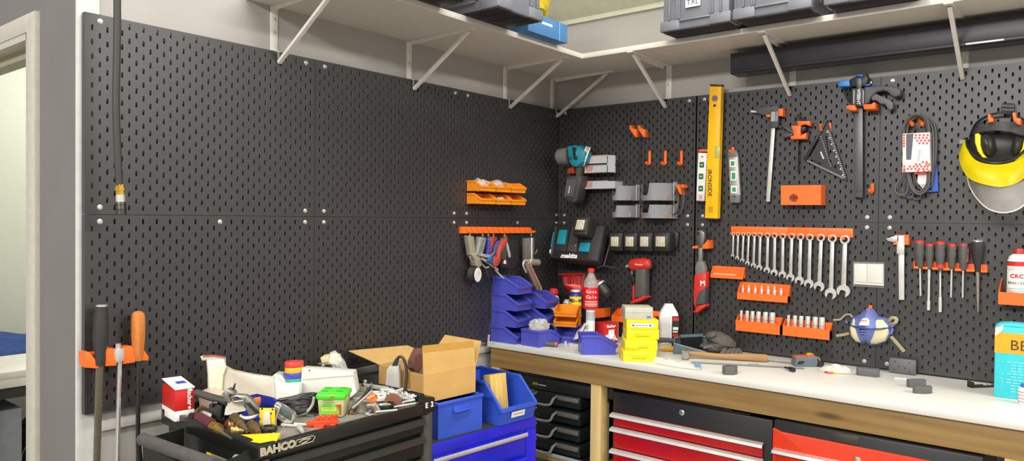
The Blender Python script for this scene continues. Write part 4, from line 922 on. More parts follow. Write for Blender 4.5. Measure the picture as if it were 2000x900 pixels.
b = MB(); b.tube([tuple(t.l(*zh(x, y), d)) for x, y, d in ((405, 580, .07), (445, 625, .075), (520, 700, .08), (590, 735, .085))], [.0055, .0045, .004, .003], 10); b.put('nozzle', CHROME, t)
b = MB(); b.tube([tuple(t.l(*zh(x, y), d)) for x, y, d in ((230, 400, .06), (300, 420, .07), (330, 425, .07))], [.008, .008, .010], 10); b.put('valve', CHROME, t)
t = air('air_hammer', 'blue ribbed air tool on the orange rail behind the grey blow gun', 322, 155)
A_ = Vector(t.l(*zh(332, 200), .03)); B_ = Vector(t.l(*zh(305, 430), .035))
b = MB(); N_ = 40; b.tube([A_.lerp(B_, i/N_) for i in range(N_+1)], [.0125 if (i//2) % 2 else .0108 for i in range(N_+1)], 14); b.put('ribbed_sleeve', mat('ribbed_blue', '#3148b4', .4), t)
b = MB(); b.tube([B_, B_+Vector((.004, -.004, -.012))], [.009, .006], 12); b.put('collar', CHROME, t)
t = air('blow_gun', 'short red air blow gun on the orange rail', 384, 160)
plate(t, 'grip', mat('gun_red', '#b04436', .45), [(360, 196), (428, 200), (412, 240), (395, 300), (388, 385), (352, 390), (356, 300)], .05, .026, zh, .005)
plate(t, 'hook', mat('gun_red', '#b04436', .45), [(395, 195), (432, 212), (405, 245), (398, 235), (415, 214), (395, 206)], .056, .048, zh, .001)
t = air('spray_gun', 'blue and red lever gun with curved handles on the orange rail', 512, 160)
plate(t, 'lever', mat('lever_blue', '#33508c', .4), [(395, 380), (405, 310), (440, 245), (480, 232), (490, 245), (450, 285), (425, 345), (415, 400)], .075, .06, zh, .004)
plate(t, 'grip', mat('gun_red', '#b04436', .45), [(500, 240), (530, 218), (552, 222), (548, 275), (505, 330), (476, 385), (470, 470), (448, 530), (405, 548), (382, 510), (388, 440), (408, 420), (440, 440), (455, 350), (470, 290)], .09, .06, zh, .005)
plate(t, 'blue_cheek', mat('lever_blue', '#2f52b0', .4), [(330, 480), (370, 405), (400, 395), (385, 450), (392, 505), (385, 520), (345, 500)], .088, .06, zh, .004)
b = MB(); b.tube([tuple(t.l(*zh(x, y), .08)) for x, y in ((335, 465), (360, 400), (392, 380))], .0035, 8); b.put('wire_bail', CHROME, t)
t = air('air_grinder', 'dark air die grinder with red ring hanging under the orange rail', 522, 180)
plate(t, 'grip', mat('grinder_grey', '#565350', .45), [(498, 205), (535, 205), (545, 300), (540, 455), (482, 458), (492, 330)], .05, .025, zh, .007)
b = MB(); b.tube([tuple(t.l(*zh(x, 462), .04)) for x in (515,)]+[tuple(t.l(*zh(513, 472), .04))], .0105, 14); b.put('red_ring', RED, t)
b = MB(); b.tube([tuple(t.l(*zh(513, 472), .04)), tuple(t.l(*zh(510, 520), .045))], [.009, .011], 14); b.put('neck', STEEL, t)
b = MB(); b.tube([tuple(t.l(*zh(x, y), .045)) for x, y in ((452, 545), (500, 545), (505, 548), (560, 555), (565, 558), (622, 570))], [.010, .013, .013, .012, .008, .007], 14); b.put('head', IRON, t)
t = air('blade_holder', 'slim steel blade hanging beside the dark air grinder', 535, 200)
plate(t, 'blade', STEELS, [(528, 268), (552, 262), (590, 420), (580, 438), (562, 432)], .045, .042, zh, .001)
t = air('belt_sander', 'air belt sander with tan belt hanging apart at the corner end of the rail', 824, 155)
plate(t, 'grip', mat('sander_grip', '#6d6661', .5), [(766, 208), (868, 206), (866, 455), (768, 465)], .052, .024, zh, .007)
b = MB(); b.tube([tuple(t.l(*zh(x, y), .056)) for x, y in ((832, 205), (830, 320), (832, 470))], .0045, 8); b.put('lever', STEELS, t)
b = MB(); b.tube([tuple(t.l(*zh(x, y), .058)) for x, y in ((892, 345), (878, 390), (850, 410))], .0035, 8); b.put('hook', BRASS, t)
b = MB(); b.tube([tuple(t.l(*zh(x, y), .045)) for x, y in ((740, 490), (790, 490), (795, 490), (905, 495), (912, 498))], [.012, .014, .017, .017, .011], 16); b.put('motor', PALE, t)
b = MB(); b.tube(smoothpts([tuple(t.l(*zh(x, y), .06)) for x, y in ((768, 612), (745, 570), (730, 520), (745, 480), (780, 470))], 4), .0042, 8); b.put('guard', STEELS, t)
ar = MB(); ar.prism(t.P([(755, 505), (785, 498), (812, 515), (940, 795), (935, 825), (910, 832), (890, 815)], .07, zh), -.07, -.055, 'xz', .003); ar.put('arm', mat('arm_bronze', '#a8907a', .4, .5), t)
b = MB(); b.tube([tuple(t.l(*zh(x, y), .0665)) for x, y in ((790, 500), (808, 512), (940, 798), (935, 824), (918, 832))], .004, 6, flat=1.6); b.put('abrasive_belt', mat('tan_belt', '#c79a86', .8), t)

# ------------------------------------------------------------------ files and bar in the orange holder
t = lw('tool_holder', 'orange forked holder for the files low on the long wall', 'holder', 228, 700)
plate(t, 'back_plate', ORANGE, [(340, 476), (372, 472), (400, 466), (520, 450), (560, 470), (580, 490), (575, 505), (400, 525), (350, 528)], .006, 0, zp, .001)
for pts in ([(330, 478), (350, 475), (388, 522), (386, 540), (335, 536)], [(412, 465), (442, 460), (458, 510), (456, 528), (412, 530)], [(480, 456), (520, 452), (530, 500), (528, 515), (482, 522)], [(552, 462), (566, 470), (582, 495), (580, 508), (545, 508)]):
    plate(t, 'fork', ORANGE, pts, .05, .006, zp, .002)
t = lw('big_file', 'long file with tapered black handle in the orange holder', 'file', 197, 640); d = .045
pt = lambda x, y: Vector(t.l(*zp(x, y), d))
def axis(a, b): return Matrix.Translation(b) @ (a-b).to_track_quat('Z', 'Y').to_matrix().to_4x4(), (a-b).length
M, L = axis(pt(398, 296), pt(389, 525)); b = MB(); b.lathe([(.012, 0), (.015, L*.08), (.014, L*.2), (.0195, L*.45), (.0185, L*.75), (.0155, L*.93), (.0155, L)], 20, M=M); b.put('handle', BLK2, t)
b = MB(); b.lathe([(.0155, L), (.0150, L+.003), (.012, L+.005)], 20, M=M); b.put('end_cap', CHROME, t)
b = MB(); p0 = pt(390, 520); p1 = pt(378, 900); p1 = p0+(p1-p0)*1.9; b.tube([p0, p1], [.0105, .0085], 8, flat=.5); b.put('blade', mat('old_file_steel', '#6f6a58', .4, .6), t)
t = lw('breaker_bar', 'long chrome breaker bar between the two file handles', 'bar', 232, 700)
b = MB(); a = pt(462, 442); c = pt(462, 462); b.tube([a, c], .0072, 4); b.put('square_drive', STEEL, t)
b = MB(); b.tube([pt(462, 462), pt(464, 500), pt(466, 512)], [.0145, .0145, .010], 16); b.put('head', STEELS, t)
b = MB(); p0 = pt(468, 500); p1 = pt(458, 900); p1 = p0+(p1-p0)*1.7; b.tube([p0, p1], .0062, 12); b.put('shaft', CHROME, t)
t = lw('pry_bar', 'long pry bar with worn orange wooden handle in the holder', 'pry bar', 269, 660)
M, L = axis(pt(540, 315), pt(540, 508)); b = MB(); b.lathe([(.010, 0), (.0125, L*.06), (.0155, L*.25), (.0185, L*.5), (.0185, L*.85), (.016, L*.95), (.008, L*1.0)], 20, M=M); b.put('handle', mat('worn_orange_wood', '#d9823a', .55, scale=14, stretch=(5, 5, .8), col2='#a9622c'), t)
b = MB(); p0 = pt(540, 505); p1 = pt(539, 800); p2 = pt(545, 905); p3 = p2+(p2-p1)*2; b.tube([p0, p1, p2, p3], [.0062, .0065, .0095, .009], 10, flat=.7); b.put('shaft', IRON, t)
# hose
t = T('air_hose', 'black air hose hanging down in front of the first pegboard', 'hose', on(0, .12, 235, 400), PI/2)
pt = lambda px, py, d=0: Vector(t.l(px, py, d))
b = MB(); top = pt(229, 0); b.tube(smoothpts([top+Vector((-.01, 0, 1.4)), top+Vector((-.004, 0, .6)), top, pt(228, 120), pt(226.5, 200), pt(229, 280), pt(233, 362)], 6), .0095, 12); b.put('hose_line', mat('hose_rubber', '#34322f', .55), t)
b = MB(); b.tube([pt(233.5, 360), pt(234, 366), pt(234, 366), pt(234.3, 372), pt(234.3, 372), pt(235, 380)], [.0105, .0105, .0125, .0125, .0105, .0105], 6); b.put('brass_nut', mat('bright_brass', '#d8a93c', .3, .8), t)
b = MB(); b.tube([pt(235, 380), pt(235.6, 394)], .0115, 12); b.put('connector', STEEL, t)
b = MB(); b.tube([pt(235.6, 394), pt(235.9, 399), pt(236, 400), pt(236.3, 408), pt(236.4, 409), pt(237, 418)], [.0125, .014, .0125, .014, .0125, .0135], 14); b.put('coupler', IRON, t)

# ------------------------------------------------------------------ things on the bench wall near the corner
def hexkey():
    t = rw('hex_key', 'thin black hex key hanging by the orange double hook', 'hex key', *zf(1478, 150)); b = MB()
    b.tube(smoothpts([tuple(t.l(*zf(x, y), .02)) for x, y in ((1480, 140), (1478, 240), (1472, 405), (1466, 416), (1450, 418))], 3), .0022, 6); b.put('rod', BLACK, t)
t = rw('double_hook', 'orange double arm hook near the room corner', 'hook', *zf(1455, 100))
for xa in (1395, 1460): plate(t, 'arm', ORANGE, [(xa, 62), (xa+16, 58), (xa+20, 80), (xa+58, 92), (xa+58, 150), (xa+46, 150), (xa+4, 90)], .03, 0, zf, .001)
hexkey()
for i, (x, nm_) in enumerate(((1562, 'nearest the room corner'), (1685, 'in the middle'), (1810, 'nearest the spirit levels'))):
    peg_hook('slim orange hook of a row of three, %s' % nm_, *zf(x, 310), .058, True, 'row of three slim orange hooks')
# cordless sander
t = rw('cordless_sander', 'teal cordless sander hanging by its handle in the room corner', 'power tool', *zf(960, 330))
def axisP(pts, rs, name, m, n=18, flat=1.0, par=None): b = MB(); b.tube([tuple(t.l(*zf(x, y), d)) for x, y, d in pts], rs, n, flat=flat); return b.put(name, m, par or t)
axisP([(838, 310, .115), (848, 308, .115), (880, 304, .11), (925, 300, .105)], [.030, .040, .043, .043], 'dust_cup', mat('sander_grey', '#6d6a66', .45), 22)
plate(t, 'body', TEAL, [(905, 222), (960, 212), (1005, 226), (1050, 272), (1030, 345), (980, 385), (945, 380), (920, 340), (912, 300)], .135, .06, zf, .012)
axisP([(1000, 290, .095), (1035, 296, .088)], [.048, .046], 'hood', mat('sander_teal_dark', '#166a78', .45), 24)
for i in range(3): axisP([(1035+i*13, 296+i*4, .088-.004*i), (1044+i*13, 299+i*4, .085-.004*i)], [.050, .050], 'pad_layer', CREAM if i % 2 == 0 else GREYP, 26)
plate(t, 'grip', BLACK, [(950, 225), (985, 235), (972, 270), (990, 300), (985, 330), (962, 325), (955, 280)], .138, .13, zf, .002)
b = MB(); 
for y in (305, 315, 325): q = t.l(*zf(938, y), .136); b.box(q.x-.009, q.x+.009, -.1365, -.134, q.z-.001, q.z+.001)
b.put('vent_slots', INK, t, 0)
plate(t, 'neck', DGREY, [(975, 380), (1010, 380), (1000, 460), (975, 460)], .11, .07, zf, .006)
bt_ = plate(t, 'battery', mat('battery_grey', '#3e3c3b', .45), [(908, 455), (1012, 452), (1016, 480), (985, 640), (960, 668), (880, 630), (880, 600)], .125, .05, zf, .008)
for i in range(5):
    x = 905+i*14; plate(t, 'battery_rib', mat('battery_rib', '#6a6764', .45), [(x+8, 480), (x+14, 480), (x-8, 610), (x-14, 610)], .1265, .12, zf, parent=bt_)
lettering(t, 'makita', .014, 928, 560, .127, WINK, zf, rot=1.75, parent=bt_)
s2 = rw('sander_holder', 'red orange cradle carrying the teal cordless sander', 'holder', *zf(980, 420)); RO = mat('red_orange_print', '#c2482a', .5)
plate(s2, 'cradle', RO, [(912, 385), (955, 378), (970, 432), (912, 436)], .06, 0, zf, .001); plate(s2, 'cradle', RO, [(1005, 410), (1040, 380), (1090, 425), (1090, 436), (1005, 438)], .06, 0, zf, .001)
# grey sandpaper holders
PINK = mat('sandpaper_pink', '#b98a80', .85)
def tray(t, xl, xr, yt, yb, d, yslot, name='tray', notch=None):
    front = [(xl, yt), (xr, yt-3), (xr, yb), (xl, yb)]
    P_ = t.P(front, d, zf); xa, xb = P_[0][0], P_[1][0]; z0, z1 = P_[2][1], P_[0][1]
    zn = z1-(z1-z0)*.45
    b = MB(); 
    if notch: n0 = xa+(xb-xa)*notch[0]; n1 = xa+(xb-xa)*notch[1]; pl = [(xa, z0), (xb, z0), (xb, z1), (n1+.008, z1), (n1, z1-.008), (n1, z0+.012), (n1-.010, z0+.004), (n0+.010, z0+.004), (n0, z0+.012), (n0, z1-.008), (n0-.008, z1), (xa, z1)]
    else: pl = [(xa, z0), (xb, z0), (xb, z1), (xa, z1)]
    b.prism(pl, -d, -d+.003, 'xz'); b.put('front_lip', GREYP, t)
    b = MB(); b.box(xa, xb, -d+.003, 0, z0, z0+.003); b.put(name, GREYP, t)
    for x in (xa, xb-.003): b = MB(); b.box(x, x+.003, -d+.003, 0, z0+.003, z1); b.put('end_plate', GREYP, t)
    return xa, xb, z0, z1
t = rw('sandpaper_holder', 'two-tier grey holder for sanding sheets beside the teal sander', 'holder', *zf(1160, 360))
b = MB(); q = t.P([(1222, 292), (1284, 292), (1284, 424), (1222, 424)], .075, zf); b.prism([q[0], q[1], q[2], q[3]], -.075, -.072, 'xz'); b.put('side_panel', GREYP, t)
for yt, yb in ((305, 352), (378, 424)):
    xa, xb, z0, z1 = tray(t, 1048, 1228, yt, yb, .075, 0, notch=(.05, .35) if yt > 350 else None)
    for k in range(2): b = MB(); b.box(xa+.004, xb-.004, -.066+.02*k, -.062+.02*k, z0+.0035, z1+.006, M=None); o = b.put('sanding_sheet', PINK); o.location = t.o.location; solo(o, '%s sanding sheet in the %s tier of the grey holder' % (('front', 'rear')[k], 'upper' if yt < 350 else 'lower'), 'sandpaper')
t = rw('sandpaper_holder', 'single grey holder for sanding sheets under the two-tier one', 'holder', *zf(1160, 520))
xa, xb, z0, z1 = tray(t, 1035, 1284, 500, 551, .07, 0, notch=(.06, .30))
b = MB(); b.box(xa+.004, xa+(xb-xa)*.75, -.062, -.05, z0+.0035, z1+.004); o = b.put('sanding_sheet', PINK); o.location = t.o.location; solo(o, 'pink sanding pad in the single grey holder', 'sandpaper')
def drum(label, xl, xr, rows, yt_side):
    t = rw('disc_holder', label, 'holder', *zf((xl+xr)/2, 600))
    for k, (yt, yb) in enumerate(rows):
        a = t.l(*zf(xl, yt), .06); c = t.l(*zf(xr, yb), .06); xa, xb, z1, z0 = a.x, c.x, a.z, c.z; cx = (xa+xb)/2; hw = (xb-xa)/2
        pts = []
        N_ = 24; b = MB()
        def fn(u, v):
            x = cx-hw+2*hw*u; bulge = math.sin(u*PI)**.6*.10+.004
            z = z0+(z1-z0)*v
            if .20 < u < .46: z = min(z, z0+(z1-z0)*(.22 if k == 1 else .30)+(0 if .24 < u < .42 else .010))
            return Vector((x, -bulge, z))
        b.surf(fn, N_, 6, .0025); b.put('curved_shell', GREYP, t)
        b = MB(); b.prism([(cx-hw+2*hw*i/20, -math.sin(i/20*PI)**.6*.10-.002) for i in range(21)]+[(cx+hw, 0), (cx-hw, 0)], z0, z0+.003, 'xy'); b.put('floor_plate', GREYP, t)
        for j in range(4):
            r = hw*.82; b = MB(); b.lathe([(r, 0), (r, .004), (.001, .004)], 26); o = b.put('sanding_disc', (mat('tan_disc', '#a4876c', .9), PINK)[j % 2]); o.location = t.M @ Vector((cx, -.052, z0+.0035+.0055*j)); 
            # squashed to the drum's depth
            for v in o.data.vertices: v.co.y *= .5/ .82*.75*.06/hw*1.3
            solo(o, 'sanding disc stacked in the %s tier of the %s' % (('upper', 'lower')[k], label.split(',')[0]), 'sanding disc', 'sanding discs in grey drums')
        b = MB(); b.box(cx+hw-.004, cx+hw, -.03, 0, z0, z1+.006); b.put('side_post', GREYP, t)
drum('grey disc holder near the sander, smaller', 1240, 1428, ((535, 645), (685, 778)), 0)
drum('grey disc holder beside the sanding belts, larger', 1460, 1722, ((515, 645), (680, 785)), 0)
t = rw('sanding_belts', 'narrow sanding belts looped over an orange hook', 'sanding belts', *zf(1790, 560))
def bl(pts, d, m, w=.014):
    b = MB(); P3 = smoothpts([tuple(t.l(*zf(x, y), d)) for x, y in pts], 5, True); n = len(P3)
    vs = []; 
    for p in P3: vs += [p+Vector((0, -w/2, 0)), p+Vector((0, w/2, 0))]
    b.raw(vs, [(2*i, 2*i+1, 2*((i+1) % n)+1, 2*((i+1) % n)) for i in range(n)]); bmesh.ops.solidify(b.bm, geom=b.bm.faces[:], thickness=.0012); b.put('belt', m, t)
bl([(1770, 560), (1745, 620), (1720, 720), (1735, 762), (1765, 740), (1782, 680), (1790, 600)], .025, mat('belt_grey', '#948b84', .8))
bl([(1775, 555), (1758, 620), (1735, 715), (1745, 750), (1770, 720), (1778, 650)], .035, mat('belt_tan', '#b5a79a', .8))
bl([(1800, 540), (1818, 580), (1822, 650), (1800, 730), (1760, 772), (1725, 765), (1735, 755), (1765, 755), (1795, 715), (1812, 640), (1806, 580)], .03, mat('belt_lilac', '#ab9ab4', .7))
s2 = rw('belt_hook', 'orange forked hook carrying the narrow sanding belts', 'hook', *zf(1795, 545)); 
plate(s2, 'arm', ORANGE, [(1760, 522), (1776, 520), (1790, 545), (1800, 600), (1788, 590), (1768, 545)], .05, 0, zf, .001); plate(s2, 'arm', ORANGE, [(1803, 522), (1818, 520), (1818, 545), (1806, 545)], .05, 0, zf, .001)
# batteries on the wall
BATT = mat('battery_black', '#2a2827', .45); BLAB = mat('battery_label', '#d3cbb0', .5)
def battery(t0, parent_label, loc, M4, w=.074, h=.088, dp=.055):
    t = T('tool_battery', parent_label, 'battery', loc, 0, 'slide-on tool batteries'); t.o.matrix_world = M4 if M4 else t.M
    b = MB(); b.box(-w/2, w/2, -dp, 0, -h/2, h/2, .008); b.put('case', BATT, t)
    b = MB(); b.box(-w/2+.004, w/2-.004, -dp-.006, -dp+.01, -h/2+.016, h/2-.008, .005); b.put('raised_face', mat('battery_face', '#34312f', .5), t)
    b = MB(); b.box(-w*.30, w*.26, -dp-.0068, -dp-.004, -h*.24, h*.27, .001); lb = b.put('label_plate', BLAB, t)
    b = MB(); rn = random.Random(len(parent_label)*7)
    for i in range(7):
        for j in range(3):
            x = -w*.25+j*w*.17; b.box(x, x+w*.12*rn.uniform(.4, 1), -dp-.0072, -dp-.0066, -h*.2+i*h*.064, -h*.2+i*h*.064+.0018)
    b.put('label_print', mat('label_ink', '#6e6a5a', .6), lb, 0)
    b = MB(); b.box(w*.30, w*.40, -dp-.008, -dp, -h*.2, h*.3, .002); b.put('latch', DGREY, t)
    return t
nb = ('nearest the charger', 'second from the charger', 'third from the charger', 'farthest from the charger')
zb4 = []
for i, x in enumerate((972, 1058, 1144, 1238)):
    q = on(1, -.02, *ze(x, 155)); battery(None, 'black tool battery in a row of four on the wall, %s' % nb[i], q, None, .074 if i < 3 else .082)
t = rw('battery_mount', 'black mount strip behind the row of four tool batteries', 'holder', *ze(1110, 150)); plate(t, 'strip', BLACK, [(930, 100), (1290, 95), (1305, 110), (1300, 190), (930, 200)], .018, 0, ze, .002)
# twin charger
t = rw('battery_charger', 'black and teal twin battery charger on a wire bracket', 'charger', *ze(720, 170))
def C3(x, y, d): return Vector(t.l(*ze(x, y), d))
TL, TR, BR_, BL_ = C3(578, 62, .06), C3(880, 62, .06), C3(832, 272, .17), C3(545, 248, .17)
nrm = (TR-TL).cross(BL_-TL).normalized(); nrm = nrm if nrm.y < 0 else -nrm
def wedge(name, m, quad, up, dn, par=None, bev=.003):
    b = MB(); vs = [p+nrm*up for p in quad]+[p-nrm*dn for p in quad]
    v, f = b.raw(vs, [(0, 1, 2, 3), (7, 6, 5, 4), (0, 4, 5, 1), (1, 5, 6, 2), (2, 6, 7, 3), (3, 7, 4, 0)])
    if bev: bmesh.ops.bevel(b.bm, geom=list({e for q in f for e in q.edges}), offset=bev, segments=2, affect='EDGES', profile=.5)
    return b.put(name, m, par or t)
def UV(u, v): return TL.lerp(TR, u).lerp(BL_.lerp(BR_, u), v)
def qd(u0, u1, v0, v1): return [UV(u0, v0), UV(u1, v0), UV(u1, v1), UV(u0, v1)]
cb = wedge('case', BLACK, qd(0, 1, 0, 1), 0, .045, bev=.006)
wedge('side_rail', mat('charger_grey', '#3f3d3c', .45), qd(.03, .07, .03, .95), .006, .01); wedge('side_rail', mat('charger_grey', '#3f3d3c', .45), qd(.80, .98, .02, .98), .006, .02); wedge('side_rail', mat('charger_grey', '#3f3d3c', .45), qd(.37, .55, .05, .80), .008, .01)
wedge('teal_stripe', TEAL, qd(.0, .035, .2, .7), .003, .01); wedge('badge', WPL, qd(0, .05, .75, .88), .0045, .01)
wedge('slot', mat('charger_slot', '#2b2a29', .4), qd(.10, .33, .02, .80), .004, .01)
wedge('slot_plate', TEAL, qd(.13, .30, .16, .60), .010, .002); wedge('slot_plate', TEAL, qd(.60, .80, .52, .78), .010, .002)
wedge('slot', mat('charger_slot', '#2b2a29', .4), qd(.57, .79, .02, .50), .004, .01)
b = MB(); b.ball(UV(.52, .62)+nrm*.0085, .003, 10); b.put('pilot_light', mat('pilot_red', '#e0303a', .4, emit=1.5), t)
xa = (TR-TL).normalized(); ya = nrm.cross(xa); M = Matrix((( xa.x, ya.x, nrm.x, 0), (xa.y, ya.y, nrm.y, 0), (xa.z, ya.z, nrm.z, 0), (0, 0, 0, 1))); M.translation = UV(.42, .91)+nrm*.0012
b = MB(); b.text('makita', .036, M, .0004, bold=.0012); b.put('brand_lettering', WPL, t, 0)
for u in (1.02,):
    b = MB(); b.tube([UV(1.03, .1)-nrm*.06, UV(1.04, .98)-nrm*.04, UV(.9, 1.03)-nrm*.05], .003, 8); b.tube([UV(1.04, .98)-nrm*.04, UV(1.12, .80)-nrm*.12], .003, 8); b.put('wire_bracket', DGREY, t)
cM = t.M
q = t.M @ (C3(772, 85, .10)); bb = battery(None, 'black tool battery seated on top of the twin charger', q, None, .082, .095, .06)
bb.o.rotation_euler = (-.35, 0, 0)
# angle die grinder
t = rw('die_grinder', 'red and grey cordless angle grinder hanging by its head', 'power tool', *ze(1080, 380))
def axE(pts, rs, name, m, n=16, flat=1.0): b = MB(); b.tube([tuple(t.l(*ze(x, y), d)) for x, y, d in pts], rs, n, flat=flat); return b.put(name, m, t)
axE([(1028, 296, .06), (1036, 292, .06), (1100, 288, .06), (1128, 290, .06), (1136, 294, .06)], [.022, .028, .030, .027, .018], 'head', RED, 20); axE([(1122, 292, .06), (1142, 296, .06)], [.024, .014], 'front_nut', mat('muted_red', '#a8433c', .45), 18)
axE([(998, 300, .06), (1028, 296, .06)], [.006, .009], 'spindle', STEEL, 12)
plate(t, 'grip', mat('grinder_grip', '#55524f', .55), [(1050, 315), (1110, 312), (1108, 480), (1044, 488), (1046, 400)], .085, .035, ze, .010)
plate(t, 'battery_foot', RED, [(1018, 510), (1040, 495), (1060, 488), (1104, 474), (1110, 484), (1085, 502), (1030, 517), (1020, 517)], .09, .03, ze, .003)
plate(t, 'red_cheek', RED, [(1034, 420), (1046, 408), (1046, 492), (1034, 496)], .08, .04, ze, .002); plate(t, 'paddle', BLACK, [(1022, 370), (1034, 350), (1046, 372), (1046, 400), (1028, 395)], .075, .045, ze, .002)
lettering(t, 'Milwaukee', .010, 1072, 290, .0905, WINK, ze)
for x in (1033, 1108): b = MB(); b.tube([tuple(t.l(*ze(x, 310), .03)), tuple(t.l(*ze(x, 345), .04)), tuple(t.l(*ze(x, 345), .001))], .0022, 6); b.put('wire_hanger', STEELS, t)
# red scoop and dark air tool behind the bottle
t = rw('red_scoop', 'red ribbed plastic scoop hanging behind the spray cans', 'scoop', *ze(680, 370))
b = MB(); P1 = [(603, 348), (735, 344)]; 
TLs, TRs = Vector(t.l(*ze(603, 346), .10)), Vector(t.l(*ze(740, 344), .10)); BLs, BRs = Vector(t.l(*ze(655, 468), .12)), Vector(t.l(*ze(740, 475), .12)); MLs = Vector(t.l(*ze(612, 410), .115))
def fn(u, v):
    l_ = TLs.lerp(MLs, v*2) if v < .5 else MLs.lerp(BLs, v*2-1); r_ = TRs.lerp(BRs, v); p = l_.lerp(r_, u); return p+Vector((0, -.004*math.sin(u*16*PI) + .03*(1-math.sin(u*PI)), 0))
b.surf(fn, 48, 8, .003); b.put('ribbed_shell', mat('scoop_red', '#c8201c', .35), t)
b = MB(); b.tube([TLs, TRs], .004, 8); b.put('rim', mat('scoop_red', '#c8201c', .35), t); b = MB(); q0 = (TLs+TRs)/2; b.tube([q0+Vector((0, .01, -.03)), Vector((q0.x, -.002, q0.z-.03))], .006, 8); b.put('hanger', BLACK, t)
t = rw('air_polisher', 'dark air polisher with red button hanging behind the drink bottle', 'air tool', *ze(850, 420))
b = MB(); b.tube([tuple(t.l(*ze(x, y), d)) for x, y, d in ((815, 395, .09), (840, 405, .09), (860, 425, .085), (875, 450, .08), (885, 470, .07))], [.016, .022, .024, .027, .022], 16); b.put('body', mat('polisher_dark', '#3a3534', .4), t)
b = MB(); b.tube([tuple(t.l(*ze(832, 405), .1)), tuple(t.l(*ze(832, 378), .1))], [.012, .0135], 12); b.put('red_button', mat('dull_red', '#b8473c', .45), t)
b = MB(); b.tube([tuple(t.l(*ze(845, 400), .095)), tuple(t.l(*ze(852, 408), .094))], .0255, 18); b.put('chrome_ring', STEEL, t)
b = MB(); q = t.l(*ze(860, 425), .06); b.tube([(q.x, -.066, q.z), (q.x, 0, q.z)], .008, 8); b.put('hanger', BLACK, t)
# orange wall parts low by the bench
t = rw('wall_box', 'small orange wall box peeking out beside the grey cartridge', 'box', *ze(840, 575)); plate(t, 'front_lip', ORANGE, [(790, 548), (868, 545), (870, 598), (790, 606)], .06, .057, ze); plate(t, 'end_plate', ORANGE, [(860, 545), (869, 545), (870, 598), (861, 600)], .057, 0, ze); plate(t, 'base', ORANGE, [(790, 600), (868, 594), (869, 599), (790, 606)], .057, 0, ze)
t = rw('wall_tray', 'orange sloping wall tray behind the yellow boxes', 'tray', *zg(400, 180))
plate(t, 'back_plate', ORANGE, [(185, 112), (610, 160), (610, 215), (170, 200), (90, 215)], .006, 0, zg, .001); 
a = t.l(*zg(90, 222), .06); c = t.l(*zg(610, 245), .06); zkk = t.l(*zg(300, 130), 0).z
b = MB(); b.box(a.x, c.x, -.06, -.006, a.z-.018, a.z-.014); b.put('base', ORANGE, t); b = MB(); b.box(a.x, c.x, -.063, -.06, a.z-.018, a.z+.008); b.put('front_lip', ORANGE, t); b = MB(); b.prism([(-.063, a.z-.018), (0, a.z-.018), (0, zkk), (-.063, a.z+.008)], a.x-.003, a.x, 'yz'); b.put('end_plate', ORANGE, t)
m = lumpy((0, 0, .012), (.03, .014, .014), 31, 14, .2); o = m.put('parts_bag', mat('lilac_parts', '#b58a9a', .5)); o.location = t.M @ Vector((a.x+.05, -.03, a.z-.0135)); solo(o, 'pinkish bag of small parts in the orange sloping tray', 'bag')

# ------------------------------------------------------------------ things on the bench
BZ = .8955; FA = -YAW     # FA turns a thing to face the viewer
def ft(name, label, cat, px, py, z=BZ, group=None): return T(name, label, cat, onZ(z, px, py), FA, group)
def fy(name, label, cat, px, y, z=BZ, group=None):   # by its distance from the wall
    p = on(1, y, px, 600); return T(name, label, cat, (p.x, y, z), FA, group)
# blue bins
SB_ = (.105, .155, .074)
for i, nm_ in enumerate(('at the bottom', 'second from the bottom', 'third from the bottom', 'at the top')):
    storage_bin('blue open front bin %s of the tall stack on the bench end' % nm_, (.004+.001*i, -.470, BZ+.0745*i), PI/2+.01*i, SB_, BLUE, 'blue open front bins on the bench')
for i, nm_ in enumerate(('lowest of three', 'middle of three', 'uppermost of three')):
    storage_bin('blue open front bin, %s stacked behind the tall stack' % nm_, (.045, -.310, BZ+.0745*i), PI/2+.02*i, SB_, BLUE, 'blue open front bins on the bench')
storage_bin('blue open front bin filled with a clear bag at the bench edge', (.225, -.512, BZ), PI-.06, (.105, .15, .074), BLUE, 'blue open front bins on the bench')
storage_bin('blue open front bin facing out under the orange bins', (.262, -.205, BZ), .25, (.125, .155, .068), BLUE, 'blue open front bins on the bench')
ca, sa = math.cos(.73), math.sin(.73)
storage_bin('single blue open front bin lying sideways at the bench edge', (.508-sa*.052, -.527+ca*.052, BZ), .73+PI/2, (.105, .152, .082), BLUE, 'blue open front bins on the bench')
for i in range(2):
    storage_bin('small orange open front bin, %s of two on a blue bin' % ('lower', 'upper')[i], (.240, -.222, BZ+.0695+.0465*i), .36, (.104, .10, .046), OBIN, 'small orange bins on the bench')
m = lumpy((0, 0, .030), (.038, .050, .038), 41, 24, .22); o = m.put('parts_bag', CLEAR); o.location = (.225, -.445, BZ+.048); solo(o, 'clear bag of cream parts bulging out of the front blue bin', 'bag')
m = MB(); m.tube([(0, 0, 0), (.03, .0, .004), (.032, 0, .004), (.06, .005, .01)], [.012, .013, .010, .012], 10, flat=.6); o = m.put('grey_fitting', mat('fitting_grey', '#4f4e4e', .5)); o.location = (.10, -.315, BZ+.2245-.015); o.rotation_euler = (0, .3, -.5); solo(o, 'dark grey fitting lying in the uppermost blue bin of the rear stack', 'fitting')
m = lumpy((0, 0, .012), (.018, .02, .014), 43, 14, .2); o = m.put('white_plug', WPL); o.location = (.115, -.475, BZ+.1505); solo(o, 'white plug showing in the third blue bin of the tall stack', 'plug')
